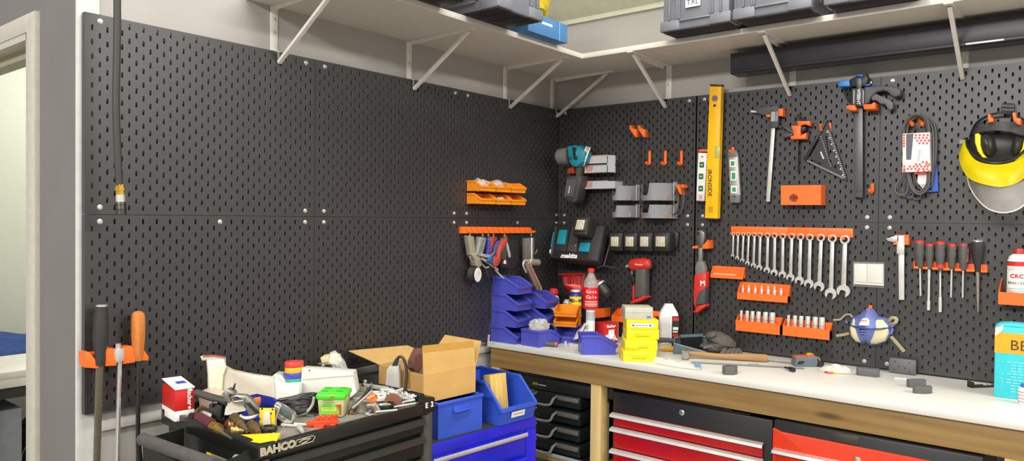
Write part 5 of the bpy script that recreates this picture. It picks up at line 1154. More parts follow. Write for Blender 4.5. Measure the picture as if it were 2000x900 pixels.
m = lumpy((0, 0, .012), (.02, .02, .013), 44, 14, .2); o = m.put('bottle_closure', CLEAR2); o.location = (.15, -.31, BZ+.0775); solo(o, 'clear closure showing in the middle blue bin of the rear stack', 'closure')
# cans behind
def can(label, px, y, r, body, prof_cap, capm, ytop, band=None, name='spray_can'):
    h = on(1, y, px, ytop).z-BZ; t = fy(name, label, 'spray can', px, y); b = MB(); b.lathe([(r*.96, 0), (r, .003), (r, h-.02), (r*.82, h-.006), (r*.55, h)], 24); b.put('can', body, t)
    b = MB(); b.lathe(prof_cap, 20, c=(0, 0, h)); b.put('cap', capm, t); return t
r = .033; t = can('white spray can with flat red cap behind the blue bins', 1081, -.13, .029, WPL, [(.019, 0), (.019, .006), (.024, .008), (.024, .024), (.019, .026), (.019, .033), (.001, .033)], RED, 576); h = on(1, -.13, 1081, 576).z-BZ
b = MB(); 
for j in range(3): b.lathe([(.0293, h-.03-.010*j), (.0293, h-.0315-.010*j)], 24, caps=False)
b.put('print_lines', mat('soft_grey_ink', '#8a8682', .6), t)
t = can('silver topped can between the red capped can and the blue lubricant can', 1107, -.115, .024, CREAM, [(.02, 0), (.016, .008), (.012, .010), (.012, .016), (.001, .017)], STEELS, 591)
t = can('blue and yellow lubricant spray can with red spray nozzle', 1124, -.165, .029, mat('lubricant_blue', '#2a2f8a', .35), [(.023, 0), (.025, .004), (.021, .012), (.001, .013)], STEELS, 570); h = on(1, -.165, 1124, 570).z-BZ
b = MB(); b.lathe([(.0294, h-.062), (.0294, h-.020)], 28, caps=False); yb_ = b.put('yellow_band', mat('lubricant_yellow', '#f2d21e', .4), t)
b = MB()
for k, ch in enumerate('WD-40'): b.text(ch, .021, Matrix.Rotation(-.92+.46*k, 4, 'Z') @ Matrix.Translation((0, -.0298, h-.040)) @ XZ, bold=.001)
b.put('brand_lettering', mat('lubricant_ink', '#1f2468', .5), t, 0)
b = MB(); b.tube([(-.035, -.005, h+.032), (-.012, 0, h+.028), (.018, 0, h+.020), (.022, 0, h+.012)], [.004, .012, .016, .012], 12, flat=.9); b.tube([(-.035, -.005, h+.032), (-.048, -.006, h+.036)], .003, 8); b.put('spray_nozzle', mat('nozzle_red', '#d8504a', .4), t)
# cartridge with bottle on top
t = T('sealant_cartridge', 'white and grey sealant cartridge standing up with a bottle on top', 'cartridge', on(1, -.30, 1153, 640)*1.0, FA); t.o.location.z = BZ
b = MB(); b.lathe([(.0205, 0), (.0205, .158), (.019, .160), (.001, .160)], 22); b.put('tube', WPL, t); b = MB(); b.lathe([(.0209, .112), (.0209, .150)], 22, caps=False); b.put('grey_band', GREYP, t)
b = MB(); [b.box(-.010+.008*k, -.005+.008*k, -.0212, -.0200, .022, .032) for k in range(3)]; b.put('small_print', mat('faint_ink', '#9a8a80', .6), t, 0)
cp = t.o.location.copy()
t = T('drink_bottle', 'clear cola bottle with red label and red cap, standing on the cartridge', 'bottle', (cp.x, cp.y, BZ+.1605), FA)
b = MB(); b.lathe([(.022, 0), (.031, .004), (.0335, .012), (.0335, .02), (.0325, .024), (.0325, .088), (.0335, .092), (.0335, .105), (.029, .128), (.018, .152), (.013, .162), (.013, .176)], 28); b.put('clear_body', mat('bottle_clear', '#d6d3cc', .08, alpha=.35), t)
b = MB(); b.lathe([(.034, .006), (.0345, .010), (.0345, .098), (.034, .101)], 28, caps=False); lb = b.put('label_wrap', mat('label_red', '#d8151c', .4), t)
b = MB()
for z, s_, tx in ((.082, .019, 'Coca'), (.058, .019, 'Cola')):
    for k, ch in enumerate(tx): b.text(ch, s_, Matrix.Rotation(-.55+1.1*k/(len(tx)-1), 4, 'Z') @ Matrix.Translation((0, -.0350, z)) @ XZ, bold=.0004)
for k in range(-4, 5):
    for j in range(4): b.box(-.0035, .0035, -.0008, .0008+.0012*(j % 2), 0, .0004, M=Matrix.Rotation(k*.2, 4, 'Z') @ Matrix.Translation((0, -.0349, .018+.0065*j)) @ XZ)
b.put('brand_lettering', WPL, lb, 0)
b = MB(); b.lathe([(.0155, .166), (.0155, .182), (.014, .184), (.001, .184)], 24); b.put('cap', RED, t)
b = MB()
for k, ch in enumerate('Cola'): b.text(ch, .015, Matrix.Rotation(-.5+.33*k, 4, 'Z') @ Matrix.Translation((0, -.0275, .128)) @ Matrix.Rotation(-.35, 4, 'X') @ XZ)
b.put('body_lettering', RED, t, 0)
# white paper cone bag beside
t = ft('plastic_wrap', 'white crumpled plastic wrap behind the single blue bin', 'wrap', 1128, 676)
b = MB(); b.prism(t.P([(905, 715), (945, 640), (985, 600), (1010, 560), (1030, 560), (1020, 620), (1060, 640), (1090, 660), (1100, 690), (960, 700)], .0, Z2(940, 520, 5)), -.02, .03, 'xz', .006); b.rough(.002, 5); b.put('film', mat('white_film', '#e6e2da', .3, var=.05, scale=30, bump=.6), t)
t = ft('paper_pad', 'small stapled paper pad lying behind the single blue bin', 'paper', 1124, 676); b = MB(); b.box(-.03, .045, -.03, .04, 0, .009, .001); b.put('pages', mat('lined_paper', '#d6d2c8', .6), t)
b = MB()
for k in range(2): b.box(-.0302, .0452, -.0303, -.0296, .0025+.003*k, .0032+.003*k)
b.put('dark_edges', INK, t, 0)
m = lumpy((0, 0, .022), (.05, .035, .024), 52, 20, .25); o = m.put('plastic_wrap', mat('white_film', '#e6e2da', .3)); p = onZ(BZ, 1172, 672); o.location = (p.x, p.y+.05, BZ+.004); solo(o, 'crumpled white wrap lying behind the single blue bin, lower one', 'wrap')
m = MB(); m.lathe([(.007, 0), (.007, .010), (.005, .012), (.001, .012)], 14); o = m.put('steel_bushing', STEELS); p = onZ(BZ, 1105, 671); o.location = p; solo(o, 'small steel bushing standing in front of the blue bin', 'bushing')
# stubby screwdriver on bench
t = ft('stubby_driver', 'stubby grey and red screwdriver lying at the bench edge by the blue bins', 'screwdriver', 1077, 677)
M = Matrix.Translation((0, 0, .012)) @ Matrix.Rotation(PI/2, 4, 'Y') @ Matrix.Rotation(.35, 4, 'X'); b = MB(); b.lathe([(.009, -.03), (.011, -.02), (.009, -.006), (.011, .006), (.0115, .018)], 14, M=M); b.put('grip', mat('stub_grip', '#5a5653', .6), t)
b = MB(); b.lathe([(.0115, .018), (.010, .026), (.004, .030), (.001, .030)], 14, M=M); b.put('red_end', mat('stub_red', '#b85a4c', .5), t); b = MB(); b.cyl((-.03, .01, .010), (-.066, .02, .006), .0022, n=8); b.put('blade', STEEL, t)
# red and white fastener box
t = fy('fastener_box', 'red and white fastener box standing between the blue bin and yellow boxes', 'box', 1208, -.155); t.o.rotation_euler = (0, 0, FA+.62)
b = MB(); b.box(-.088, 0, 0, .07, 0, .092, .001); b.put('carton', REDL, t); b = MB(); b.box(-.06, -.025, -.0008, 0, 0, .062); b.put('white_panel', WPAP, t); b = MB(); b.box(0, .0008, .0, .07, .0, .092); b.put('white_side', WPAP, t)
b = MB(); b.text('fischer', .020, at(-.045, -.0012, .078), bold=.0005); b.put('brand_lettering', WPL, t, 0)
m = lumpy((0, 0, .04), (.032, .03, .05), 61, 22, .2); o = m.put('crumpled_bag', mat('white_film', '#e6e2da', .3)); p = onZ(BZ, 1216, 684); o.location = (p.x+.015, p.y+.03, BZ+.006); solo(o, 'crumpled white plastic bag squeezed beside the yellow boxes', 'bag')
# yellow boxes
y0 = onZ(BZ, 1217, 706)
GREYC = mat('pale_grey_card', '#bdbca6', .5)
for i, (dx, dy, w, dd, z0, z1, mm, lb, rz) in enumerate(((0, 0, .134, .10, 0, .042, YCARD, 'yellow carton at the bottom of the stack on the bench edge', .02),
        (.008, .008, .130, .10, .0425, .0825, YCARD, 'yellow carton with torn flap, second from the bottom of the stack', .0),
        (.020, .035, .130, .10, .083, .123, YCARD, 'yellow carton third from the bottom of the stack', .02),
        (.018, .035, .128, .10, .1235, .163, YCARD, 'uppermost yellow carton with a white label strip', .0),
        (.012, .040, .112, .10, .1635, .212, GREYC, 'pale grey carton on top of the yellow cartons', .0))):
    t = T('carton', lb, 'box', (y0.x, y0.y, BZ+z0), FA+rz, 'cartons stacked on the bench'); h = z1-z0
    b = MB(); b.box(dx, dx+w, dy, dy+dd, 0, h, .0015); b.put('carton', mm, t)
    b = MB(); b.box(dx-.0006, dx+w+.0006, dy-.0006, dy+dd, h*.66 if i != 4 else h*.55, h*.68 if i != 4 else h*.57); b.put('lid_edge', mat('dark_yellow_edge', '#cbb00f', .5) if i < 4 else mat('grey_edge', '#9d9c8a', .5), t)
    if i == 3:
        b = MB(); b.box(dx+.016, dx+w-.018, dy-.0012, dy, h*.25, h*.62); lp = b.put('label_strip', WPAP, t)
        b = MB()
        for k, xx in enumerate((.026, .094)): b.cyl((dx+xx, dy-.0012, h*.43), (dx+xx, dy-.0018, h*.43), .004, n=12)
        for k in range(4): b.box(dx+.038+.012*k, dx+.047+.012*k, dy-.0018, dy-.0012, h*.40, h*.46)
        b.put('label_print', mat('navy_ink', '#2f3a78', .5), lp, 0)
    elif i in (0, 1, 2):
        b = MB(); [b.box(dx+w*.28+.008*k, dx+w*.28+.008*k+.0065, dy-.0008, dy, h*.24, h*.24+.005) for k in range(7)]; b.box(dx+w*.2, dx+w*.8, dy-.0008, dy, h*.46, h*.46+.0012); b.put('small_print', mat('olive_ink', '#a8980f', .6), t, 0)
        if i == 1: b = MB(); b.prism([(dx, h*.72), (dx+.055, h*.70), (dx+.058, h*.35), (dx+.045, h*.2), (dx+.002, h*.3)], dy-.006, dy-.004, 'xz'); b.put('torn_flap', YCARD, t)
    else: b = MB(); b.box(dx+.088, dx+.104, dy-.001, dy, h*.1, h*.3); b.put('blue_logo', mat('logo_blue', '#6a76b4', .5), t)
# white bottle
t = fy('white_bottle', 'white plastic bottle with black cap and red printed side label', 'bottle', 1306, -.075)
zt_ = on(1, -.075, 1306, 592).z-BZ; b = MB()
def oct_(r, z, sx=1.0, sy=.62): return [(sx*r*math.copysign(abs(math.cos(2*PI*k/24))**.5, math.cos(2*PI*k/24)), sy*r*math.copysign(abs(math.sin(2*PI*k/24))**.5, math.sin(2*PI*k/24)), z) for k in range(24)]
rings = [oct_(.040, 0), oct_(.042, .004), oct_(.042, zt_-.048), oct_(.039, zt_-.040), oct_(.018, zt_-.004, 1, 1), oct_(.016, zt_, 1, 1)]
vs = [p for r_ in rings for p in r_]; b.raw(vs, [(24*i+k, 24*i+(k+1) % 24, 24*(i+1)+(k+1) % 24, 24*(i+1)+k) for i in range(5) for k in range(24)]+[tuple(range(23, -1, -1)), tuple(range(120, 144))]); b.put('body', WPL, t)
b = MB(); b.lathe([(.0165, zt_), (.0165, zt_+.014), (.012, zt_+.016), (.006, zt_+.018), (.004, zt_+.032), (.001, zt_+.033)], 18); b.put('cap', BLACK, t)
b = MB(); b.box(.010, .0412, -.0275, -.0262, .004, zt_-.055); sl_ = b.put('side_label', mat('bottle_label_dark', '#2a2626', .45), t); b = MB(); b.box(-.036, .004, -.0275, -.0262, .01, zt_-.058); b.put('front_label', mat('pale_label', '#d9d8d2', .5), t)
b = MB(); b.box(.012, .040, -.0282, -.0274, zt_-.075, zt_-.060); b.box(.014, .038, -.0282, -.0274, .045, .058); b.prism([(.012, .01), (.018, .01), (.038, .038), (.032, .040)], -.0282, -.0274, 'xz'); b.put('red_print', RED, sl_, 0)
b = MB(); b.box(.014, .038, -.0282, -.0274, .075, .088); b.box(.014, .036, -.0282, -.0274, .064, .070); b.put('white_print', WPL, sl_, 0)
# dustpan with hand brush
t = ft('dustpan', 'slate blue dustpan lying behind the hammer', 'dustpan', 1340, 692)
zz = lambda x, y, d: Vector(t.l(*zg(x, y), d))
F0, F1, F2, F3 = zz(770, 512, -.01), zz(1122, 612, -.01), zz(1130, 392, -.17), zz(775, 442, -.15)
b = MB()
def wallq(P, Q, hP, hQ, th=.003):
    n = (Q-P).cross(Vector((0, 0, 1))).normalized()*th; z = Vector((0, 0, 1))
    b.raw([P, Q, Q+z*hQ, P+z*hP, P+n, Q+n, Q+n+z*hQ, P+n+z*hP], [(0, 1, 2, 3), (7, 6, 5, 4), (0, 1, 5, 4), (3, 2, 6, 7), (0, 3, 7, 4), (1, 2, 6, 5)])
g = lambda v, z: Vector((v.x, v.y, z))
A0, A1, A2, A3 = g(F0, .001), g(F1, .001), g(F2, .001), g(F3, .001)
b.raw([A0, A1, A2, A3, A0+Vector((0, 0, .003)), A1+Vector((0, 0, .003)), A2+Vector((0, 0, .003)), A3+Vector((0, 0, .003))], [(3, 2, 1, 0), (4, 5, 6, 7), (0, 1, 5, 4), (1, 2, 6, 5), (2, 3, 7, 6), (3, 0, 4, 7)])
wallq(A0, A1, .040, .004); wallq(A3, A0, .042, .040); wallq(A2, A3, .045, .042); b.put('pan', DUST, t)
b = MB(); b.tube([A1+Vector((0, 0, .006)), A0+Vector((0, 0, .042)), A3+Vector((0, 0, .044)), A2+Vector((0, 0, .048))], .0045, 8); b.put('rim', mat('dustpan_rim', '#6b7c84', .4), t)
h0 = (A0+A3)/2+Vector((0, 0, .04)); b = MB(); b.tube([h0, h0+Vector((-.03, 0, .006)), h0+Vector((-.085, 0, .004))], [.012, .010, .013], 10, flat=.5); b.put('handle', DGREY, t)
pm = t.M
s2 = T('hand_brush', 'hand brush with black bristles resting inside the dustpan', 'brush', pm @ A3.lerp(A2, .15), FA)
I2 = s2.I @ pm; P3, P2 = I2 @ A3.lerp(A2, .12), I2 @ A3.lerp(A2, .80); b = MB(); b.tube([P3+Vector((0, -.028, .054)), P2+Vector((0, -.028, .058))], .009, 10, flat=1.2); b.put('brush_back', DUST, s2)
b = MB(); rn = random.Random(9)
for i in range(150):
    u = rn.random(); p = P3.lerp(P2, u)+Vector((0, -.028+rn.uniform(-.006, .006), .050)); b.cyl(p, p+Vector((rn.uniform(-.006, .006), -.045+rn.uniform(-.014, .010), -.040)), .0016, .001, n=4)
o = b.put('bristles', BLACK, s2); o['kind'] = 'stuff'
# gloves
t = ft('work_glove', 'dark grey knitted work glove heaped on the dustpan', 'glove', 1405, 690)
b = MB(); b.dome(t.P([(1105, 430), (1115, 402), (1150, 382), (1210, 372), (1290, 385), (1380, 430), (1445, 495), (1440, 540), (1400, 560), (1340, 572), (1220, 605), (1150, 600), (1090, 580), (1045, 540), (1060, 515), (1100, 500), (1160, 470), (1200, 435), (1140, 450), (1112, 448)], -.03, zg), .03, .075, 6, lump=.06)
b.dome(t.P([(1105, 430), (1150, 382), (1210, 372), (1225, 395), (1200, 435), (1140, 450)], .0, zg), -.01, .03, 4); b.put('knit', GLOVE, t)
b = MB(); b.tube(smoothpts([tuple(t.l(*zg(x, y), .03)) for x, y in ((1090, 560), (1180, 540), (1200, 560), (1260, 575), (1350, 560))], 4), .005, 8); b.put('cuff_hem', mat('glove_hem', '#6a645c', .8), t)
t = ft('work_glove', 'dark work glove under the other, fingers showing on the bench', 'glove', 1420, 692)
b = MB()
for pts in ([(1285, 625, .03), (1310, 600, .03), (1335, 590, .02)], [(1330, 632, .03), (1360, 605, .03), (1385, 580, .01)], [(1385, 635, .03), (1410, 605, .03), (1420, 575, .01)], [(1440, 635, .03), (1450, 610, .03), (1455, 580, .0)], [(1500, 628, .02), (1490, 600, .02), (1470, 575, .0)]):
    b.tube(smoothpts([tuple(t.l(*zg(x, y), d)) for x, y, d in pts], 3), [.009]*3+[.0095]*3+[.009], 8)
b.put('finger', GLOVE, t); b = MB(); b.dome(t.P([(1290, 590), (1360, 560), (1440, 550), (1480, 570), (1440, 600), (1340, 610)], -.02, zg), .02, .03, 4); b.put('palm', GLOVE, t)
# hammer
hb = onZ(BZ, 1338, 699); he = onZ(BZ, 1499, 707); ang = math.atan2(he.y-hb.y, he.x-hb.x)
t = T('hammer', 'hammer with long wooden handle lying across the bench', 'hammer', hb, ang); L = (he-hb).length
b = MB(); b.tube([(.012, 0, .019), (.06, 0, .018), (L*.45, 0, .015), (L*.75, 0, .0165), (L*.97, 0, .0165), (L, 0, .016)], [.0105, .0115, .0105, .0145, .0155, .013], 14, flat=.85); b.put('handle', WOODH, t)
HS = mat('hammer_steel', '#9a9589', .45, .6, var=.15); b = MB(); b.box(-.014, .014, -.030, .035, .006, .034, .003); b.put('head', HS, t); b = MB(); b.cyl((0, -.030, .02), (0, -.038, .02), .011, .013); b.cyl((0, -.038, .02), (0, -.052, .02), .0145, n=20); b.put('face', HS, t)
b = MB(); b.prism([(.035, .007), (.035, .033), (.075, .022), (.075, .018)], -.013, .013, 'yz'); b.put('peen', HS, t)
# long rod beneath, marker, screwdriver, plastic bag
t = T('metal_rod', 'thin steel rod lying along the bench in front of the hammer handle', 'rod', onZ(BZ, 1350, 706), ang-.02); b = MB(); b.cyl((0, -.028, .0035), (.42, -.028, .0035), .0032, n=8); b.put('rod', mat('grey_rod', '#85837c', .4, .5), t)
t = T('chisel', 'yellow handled chisel lying beside the yellow boxes', 'chisel', onZ(BZ, 1290, 686), .5); b = MB(); b.tube([(0, 0, .012), (.07, .0, .012), (.078, 0, .011)], [.011, .010, .006], 12, flat=.8); b.put('handle', mat('chisel_yellow', '#d09a22', .4), t); b = MB(); b.cyl((.078, 0, .010), (.14, 0, .006), .0045, .0025, n=8); b.put('blade', IRON, t)
t = ft('sealed_tin', 'grey tin standing behind the yellow boxes beside the dustpan', 'tin', 1302, 676); b = MB(); b.box(-.02, .04, .0, .05, 0, .035, .002); b.put('tin', mat('tin_grey', '#b4b0a6', .5), t); b = MB(); b.cyl((.036, -.001, .028), (.036, .01, .028), .005, n=10); b.put('knob', DGREY, t)
t = ft('plastic_bag', 'flat clear bag with bluish tip lying in front of the hammer head', 'bag', 1320, 715)
b = MB()
def bagf(u, v):
    x = -.075+.15*u; w = .042*(math.sin(min(1, u*1.25+.12)*PI*.62)); y = .055-.105*u+(v-.5)*2*w*.8
    return Vector((x, y, .003+.022*math.sin(v*PI)*(1-u*.6)+.004*math.sin(u*23+v*9)*math.sin(v*PI)))
b.surf(bagf, 26, 12); b.put('film', mat('clear_bag_film', '#e6e4d8', .15, alpha=.55, bump=.4, scale=25), t)
b = MB(); b.surf(lambda u, v: Vector((.060+.022*u, -.040-.02*u+(v-.5)*(.04-.02*u), .006+.012*math.sin(v*PI)+.003*math.sin(u*9+v*14))), 8, 8, .001); b.put('blue_tip', mat('blue_film', '#8db8d6', .2, alpha=.8), t)
t = ft('plastic_bag', 'small flat bag with green print lying under the hammer handle', 'bag', 1462, 713); b = MB(); b.surf(lambda u, v: Vector((-.05+.10*u, -.012+.03*v+.02*u, .001+.004*math.sin(u*PI)*math.sin(v*PI))), 10, 6); b.put('film', mat('clear_bag_film', '#e6e4d8', .15, alpha=.55), t)
b = MB(); 
for k in range(3): b.box(.0+.014*k, .010+.014*k, -.004, .004, .0050, .0054)
b.put('green_print', mat('green_ink', '#5f8a62', .6), t, 0)
# grey printed blocks
def block(label, px, py, pts, f, dep, d0=.0, bev=.003): 
    t = ft('printed_block', label, 'block', px, py); b = MB(); b.prism(t.P(pts, d0, f), -d0, -d0+dep, 'xz', bev); b.put('block', mat('dark_grey_print', '#5c5b5b', .5), t); return t
t = ft('printed_block', 'dark grey rounded block at the front edge of the bench', 'block', 1425, 730); b = MB(); b.prism([(-.026, -.012), (-.022, -.02), (.010, -.02), (.028, -.004), (.028, .014), (-.004, .016), (-.026, .006)], 0, .030, 'xy', .001); b.put('block', mat('dark_grey_print', '#5c5b5b', .5), t)
t = ft('printed_block', 'dark grey pill shaped block by the wall below the light switch', 'block', 1695, 733); t.o.rotation_euler = (0, 0, .12); b = MB(); b.prism([(-.038, -.012), (-.030, -.019), (.030, -.019), (.038, -.012), (.038, .012), (.030, .019), (-.030, .019), (-.038, .012)], 0, .028, 'xy', .001); b.put('block', mat('dark_grey_print', '#5c5b5b', .5), t)
t = T('printed_block', 'dark grey drilled plate leaning on the pegboard under the respirator', 'block', onZ(BZ, 1763, 729)+Vector((0, -.004, 0)), .02); M = Matrix.Rotation(-.12, 4, 'X'); b = MB(); b.box(-.046, .046, -.012, .004, 0, .056, .005, M=M); b.put('block', mat('dark_grey_print', '#5c5b5b', .5), t)
b = MB()
for x, z in ((-.024, .043), (.024, .043), (-.010, .026), (.010, .022), (-.026, .012), (.026, .010)): b.cyl((x, -.0126, z), (x, -.010, z), .0026, n=10, M=M)
b.put('screw_hole', INK, t)
t = ft('printed_block', 'dark grey block with a notch, rear of the pair on the open bench', 'block', 1793, 756); b = MB(); b.prism([(-.034, 0), (-.034, .027), (.024, .027), (.024, .006), (.012, 0)], -.008, .012, 'xz', .001); b.put('block', mat('dark_grey_print', '#5c5b5b', .5), t)
t = ft('printed_block', 'dark grey wedge block, front of the pair on the open bench', 'block', 1801, 767); b = MB(); b.prism([(-.032, .0), (-.028, -.010), (.004, -.016), (.030, -.006), (.030, .010), (-.026, .010)], 0, .024, 'xy', .0015); b.put('block', mat('dark_grey_print', '#5c5b5b', .5), t)
t = ft('paper_strip', 'thin white strip lying on the bench behind the grey blocks', 'paper', 1765, 740); b = MB(); b.box(-.03, .05, -.004, .004, 0, .003, M=Matrix.Rotation(-.35, 4, 'Z')); b.put('strip', WPAP, t)
# tape measure
t = ft('tape_measure', 'grey tape measure with a yellow and red top on the bench', 'tape measure', 1572, 714)
b = MB(); b.prism([(-.044, .0), (-.046, .014), (-.042, .034), (.012, .036), (.034, .040), (.042, .034), (.044, .008), (.036, 0)], -.020, .026, 'xz', .004); b.put('case', mat('tape_grey', '#5f6a70', .4), t)
b = MB(); b.prism([(-.044, .031), (-.042, .039), (.006, .041), (.016, .048), (.028, .047), (.040, .038), (.038, .033)], -.014, .022, 'xz', .003); b.put('grip_top', mat('tape_olive_red', '#a8583c', .5), t); b = MB(); b.ball((.020, .002, .044), (.014, .014, .006), 14); b.put('yellow_button', mat('tape_yellow', '#d8b428', .4), t)
b = MB(); b.box(-.036, -.016, -.0215, -.019, .010, .016); b.box(-.032, -.010, -.0215, -.019, .017, .022); b.put('face_print', INK, t, 0)
b = MB(); b.tube(smoothpts([(.044, 0, .034), (.054, 0, .030), (.058, -.004, .016), (.060, -.006, .004)], 4), .003, 8); b.put('cord', mat('cord_olive', '#8b8a50', .6), t); b = MB(); b.cyl((.055, -.012, .002), (.055, -.020, .016), .012, n=16); b.put('hook_end', IRON, t)
t = T('steel_ruler', 'thin steel strip lying under the tape measure', 'ruler', onZ(BZ, 1470, 703), .18); b = MB(); b.box(0, .30, -.006, .006, 0, .0025); b.put('strip', mat('grey_rod', '#85837c', .4, .5), t); t.o.location.y += .01
t = ft('nut_driver_bit', 'short dark nut driver bit lying in front of the tape measure', 'bit', 1543, 724); b = MB(); b.tube([(-.006, .035, .006), (0, .0, .008), (0, .0, .008), (.005, -.025, .009)], [.004, .004, .0085, .0085], 12); b.put('bit', IRON, t); b = MB(); b.cyl((.005, -.0252, .009), (.0052, -.0262, .009), .006, n=12); b.put('socket_mouth', INK, t)
t = ft('parts_bag', 'clear bag of coloured small parts beside the tape measure', 'bag', 1632, 726)
b = MB(); b.surf(lambda u, v: Vector((-.055+.13*u-.02*(1-v)*u, -.015+.05*v-.03*u, .002+.026*math.sin(v*PI)*math.sin(min(1, u*1.1)*PI)**.6+.004*math.sin(u*19+v*11)*math.sin(v*PI))), 24, 12); b.put('film', mat('clear_bag_film', '#e6e4d8', .15, alpha=.55), t)
for i, (x, y, mm, lb) in enumerate(((-.05, -.02, RED, 'tiny red part'), (-.03, -.03, mat('part_yellow', '#e8d23a', .5), 'tiny yellow part'), (-.045, -.034, mat('part_red2', '#d86a4a', .5), 'tiny orange part'))):
    m = MB(); m.tube([(0, 0, .004), (.022, -.002, .004)], .0032, 8); o = m.put('small_part', mm); o.location = t.M @ Vector((x, y, 0)); o.rotation_euler = (0, 0, .4*i); solo(o, '%s on the bench beside the clear parts bag' % lb, 'part')
# black slotted bracket
t = T('slotted_bracket', 'black slotted metal bracket lying beside the turquoise box', 'bracket', onZ(BZ, 1918, 755), .9); b = MB(); b.prism([(-.05, -.012), (.05, -.014), (.05, .014), (-.05, .012)], 0, .006, 'xy', .001); b.box(-.05, -.044, -.012, .012, 0, .02); b.put('plate', BLACK, t)
for x in (.012, .030): b = MB(); b.tube([(x+.006*math.cos(k*.52), .006*math.sin(k*.52), .0066) for k in range(12)], .0012, 6, closed=True); b.put('ring_mark', STEELS, t)
# turquoise box
p0 = onZ(BZ, 1941, 774); t = T('carton', 'tall turquoise and orange box with black lettering at the bench end', 'box', p0, .06)
b = MB(); b.box(0, .20, 0, .075, 0, .232, .002); b.put('carton', mat('turquoise_card', '#35c4cf', .45), t)
b = MB(); b.box(-.0008, .2008, -.0008, .0758, .145, .212); b.put('orange_band', mat('orange_card_band', '#f2a51e', .45), t)
b = MB(); b.prism([(0, .232), (.20, .232), (.20, .240), (.04, .243), (.012, .240)], .0, .07, 'xz', .001); b.put('lid_flap', mat('turquoise_card', '#35c4cf', .45), t)
b = MB(); b.prism([(.0, .198), (.02, .218), (.022, .236), (.0, .226)], -.003, 0, 'xz'); b.put('torn_corner', CREAM, t)
b = MB(); b.text('BEN', .046, at(.040, -.0012, .172), th=.0004, align='LEFT'); b.put('brand_lettering', mat('brown_ink', '#4a3212', .5), t, 0)
b = MB()
for j, (n_, ind) in enumerate(((3, 0), (2, .012), (2, .012), (2, .012), (3, 0), (2, .012), (3, 0), (3, 0), (2, .012), (3, .012), (2, .012))):
    x = .034+ind; z = .118-.0095*j
    if not ind: b.cyl((.022, -.0008, z), (.022, -.0014, z), .0016, n=6)
    for k in range(n_+1): b.box(x+.016*k, x+.016*k+.012, -.0012, 0, z-.0012, z+.0012)
b.put('small_print', mat('pale_print_ink', '#a5e4e6', .5), t, 0)
# little bottle at the frame's edge
t = T('small_bottle', 'small white bottle with red lines in front of the turquoise box', 'bottle', onZ(BZ, 2003, 789), 0); b = MB(); b.lathe([(.019, 0), (.020, .002), (.020, .046), (.014, .054)], 20); b.put('body', WPL, t); b = MB(); b.lathe([(.0145, .052), (.0145, .064), (.001, .065)], 18); b.put('cap', mat('cap_blue', '#3a6ab8', .4), t)
b = MB()
for z in (.008, .018, .028, .038): b.lathe([(.0203, z), (.0203, z+.002)], 20, caps=False)
b.put('red_lines', RINK, t)

# ------------------------------------------------------------------ tool trolley
TZ = .888
t = T('tool_trolley', 'black tool trolley with a cluttered top and grey push handle', 'trolley', (0, 0, 0))
b = MB(); b.box(.105, .575, -2.065, -1.493, .10, .862, .004); b.put('body', TROL, t)
b = MB(); b.box(.115, .572, -2.065, -1.495, .864, .887, .002); b.put('top_mat', MAT_T, t)
b = MB()
b.box(.093, .105, -2.08, -1.478, .862, .905, .002); b.box(.105, .555, -2.084, -2.070, .862, .905, .002); b.box(.105, .555, -1.492, -1.478, .862, .912, .002); b.box(.578, .600, -2.045, -1.52, .862, .896, .003)
b.put('top_rim', TROL, t)
b = MB(); b.prism([(.545, -2.085), (.600, -2.085-.0), (.600, -2.03), (.575, -2.03), (.560, -2.06)], .862, .899, 'xy', .006); b.put('corner_guard', TROL, t)
b = MB(); b.prism([(.545, -1.477), (.600, -1.477), (.600, -1.525), (.578, -1.525), (.56, -1.495)], .862, .910, 'xy', .006); b.put('corner_guard', TROL, t)
b = MB(); b.prism([(.470, -2.078), (.545, -2.080), (.583, -2.068), (.590, -2.025), (.545, -1.985)], .887, .8995, 'xy', .001); b.put('yellow_corner', mat('trolley_yellow', '#f2cf17', .4), t)
PG = mat('trolley_corner_grey', '#4a4842', .4)
for y in (-2.075, -1.488):
    b = MB(); b.cyl((.575, y+(.012 if y < -2 else -.008), .08), (.575, y+(.012 if y < -2 else -.008), .858), .024, n=18); b.put('corner_post', PG, t)
for z1, z0 in ((.855, .805), (.800, .735), (.730, .665), (.660, .595), (.590, .45)):
    b = MB(); b.box(.57, .592, -2.045, -1.515, z0, z1-.006, .003); d = b.put('drawer', TROL, t)
    b = MB(); b.prism([(.592, z1-.004), (.604, z1-.010), (.606, z1-.022), (.600, z1-.024), (.592, z1-.012)], -2.045, -1.515, 'xz') if 0 else b.prism([(.592, z1-.004), (.604, z1-.010), (.606, z1-.022), (.600, z1-.024), (.592, z1-.012)], -2.04, -1.52, 'xz', M=Matrix(((1, 0, 0, 0), (0, 1, 0, 0), (0, 0, 1, 0), (0, 0, 0, 1)))); b.put('grip_edge', mat('trolley_edge', '#2f302b', .22), d)
b = MB(); b.text('BAHCO', .0265, side(.6008, -2.028, .8805), th=.0006, sx=1.1, bold=.0016); b.put('brand_lettering', mat('beige_ink', '#b3a98f', .5), t, 0)
b = MB(); P_ = [(-1.978, .873), (-1.974, .888), (-1.925, .889), (-1.918, .885), (-1.925, .874)]
b.tube([(.6006, y, z) for y, z in P_], .0012, 6, closed=True); b.tube([(.6006, y, z) for y, z in ((-1.968, .881), (-1.955, .885), (-1.932, .884), (-1.945, .878), (-1.958, .876))], .0016, 6, closed=True); b.put('fish_emblem', mat('beige_ink', '#b3a98f', .5), t)
b = MB(); b.text('E  2', .022, side(.6008, -1.501, .888), th=.0005, bold=.0006); b.put('corner_lettering', WINK, t, 0)
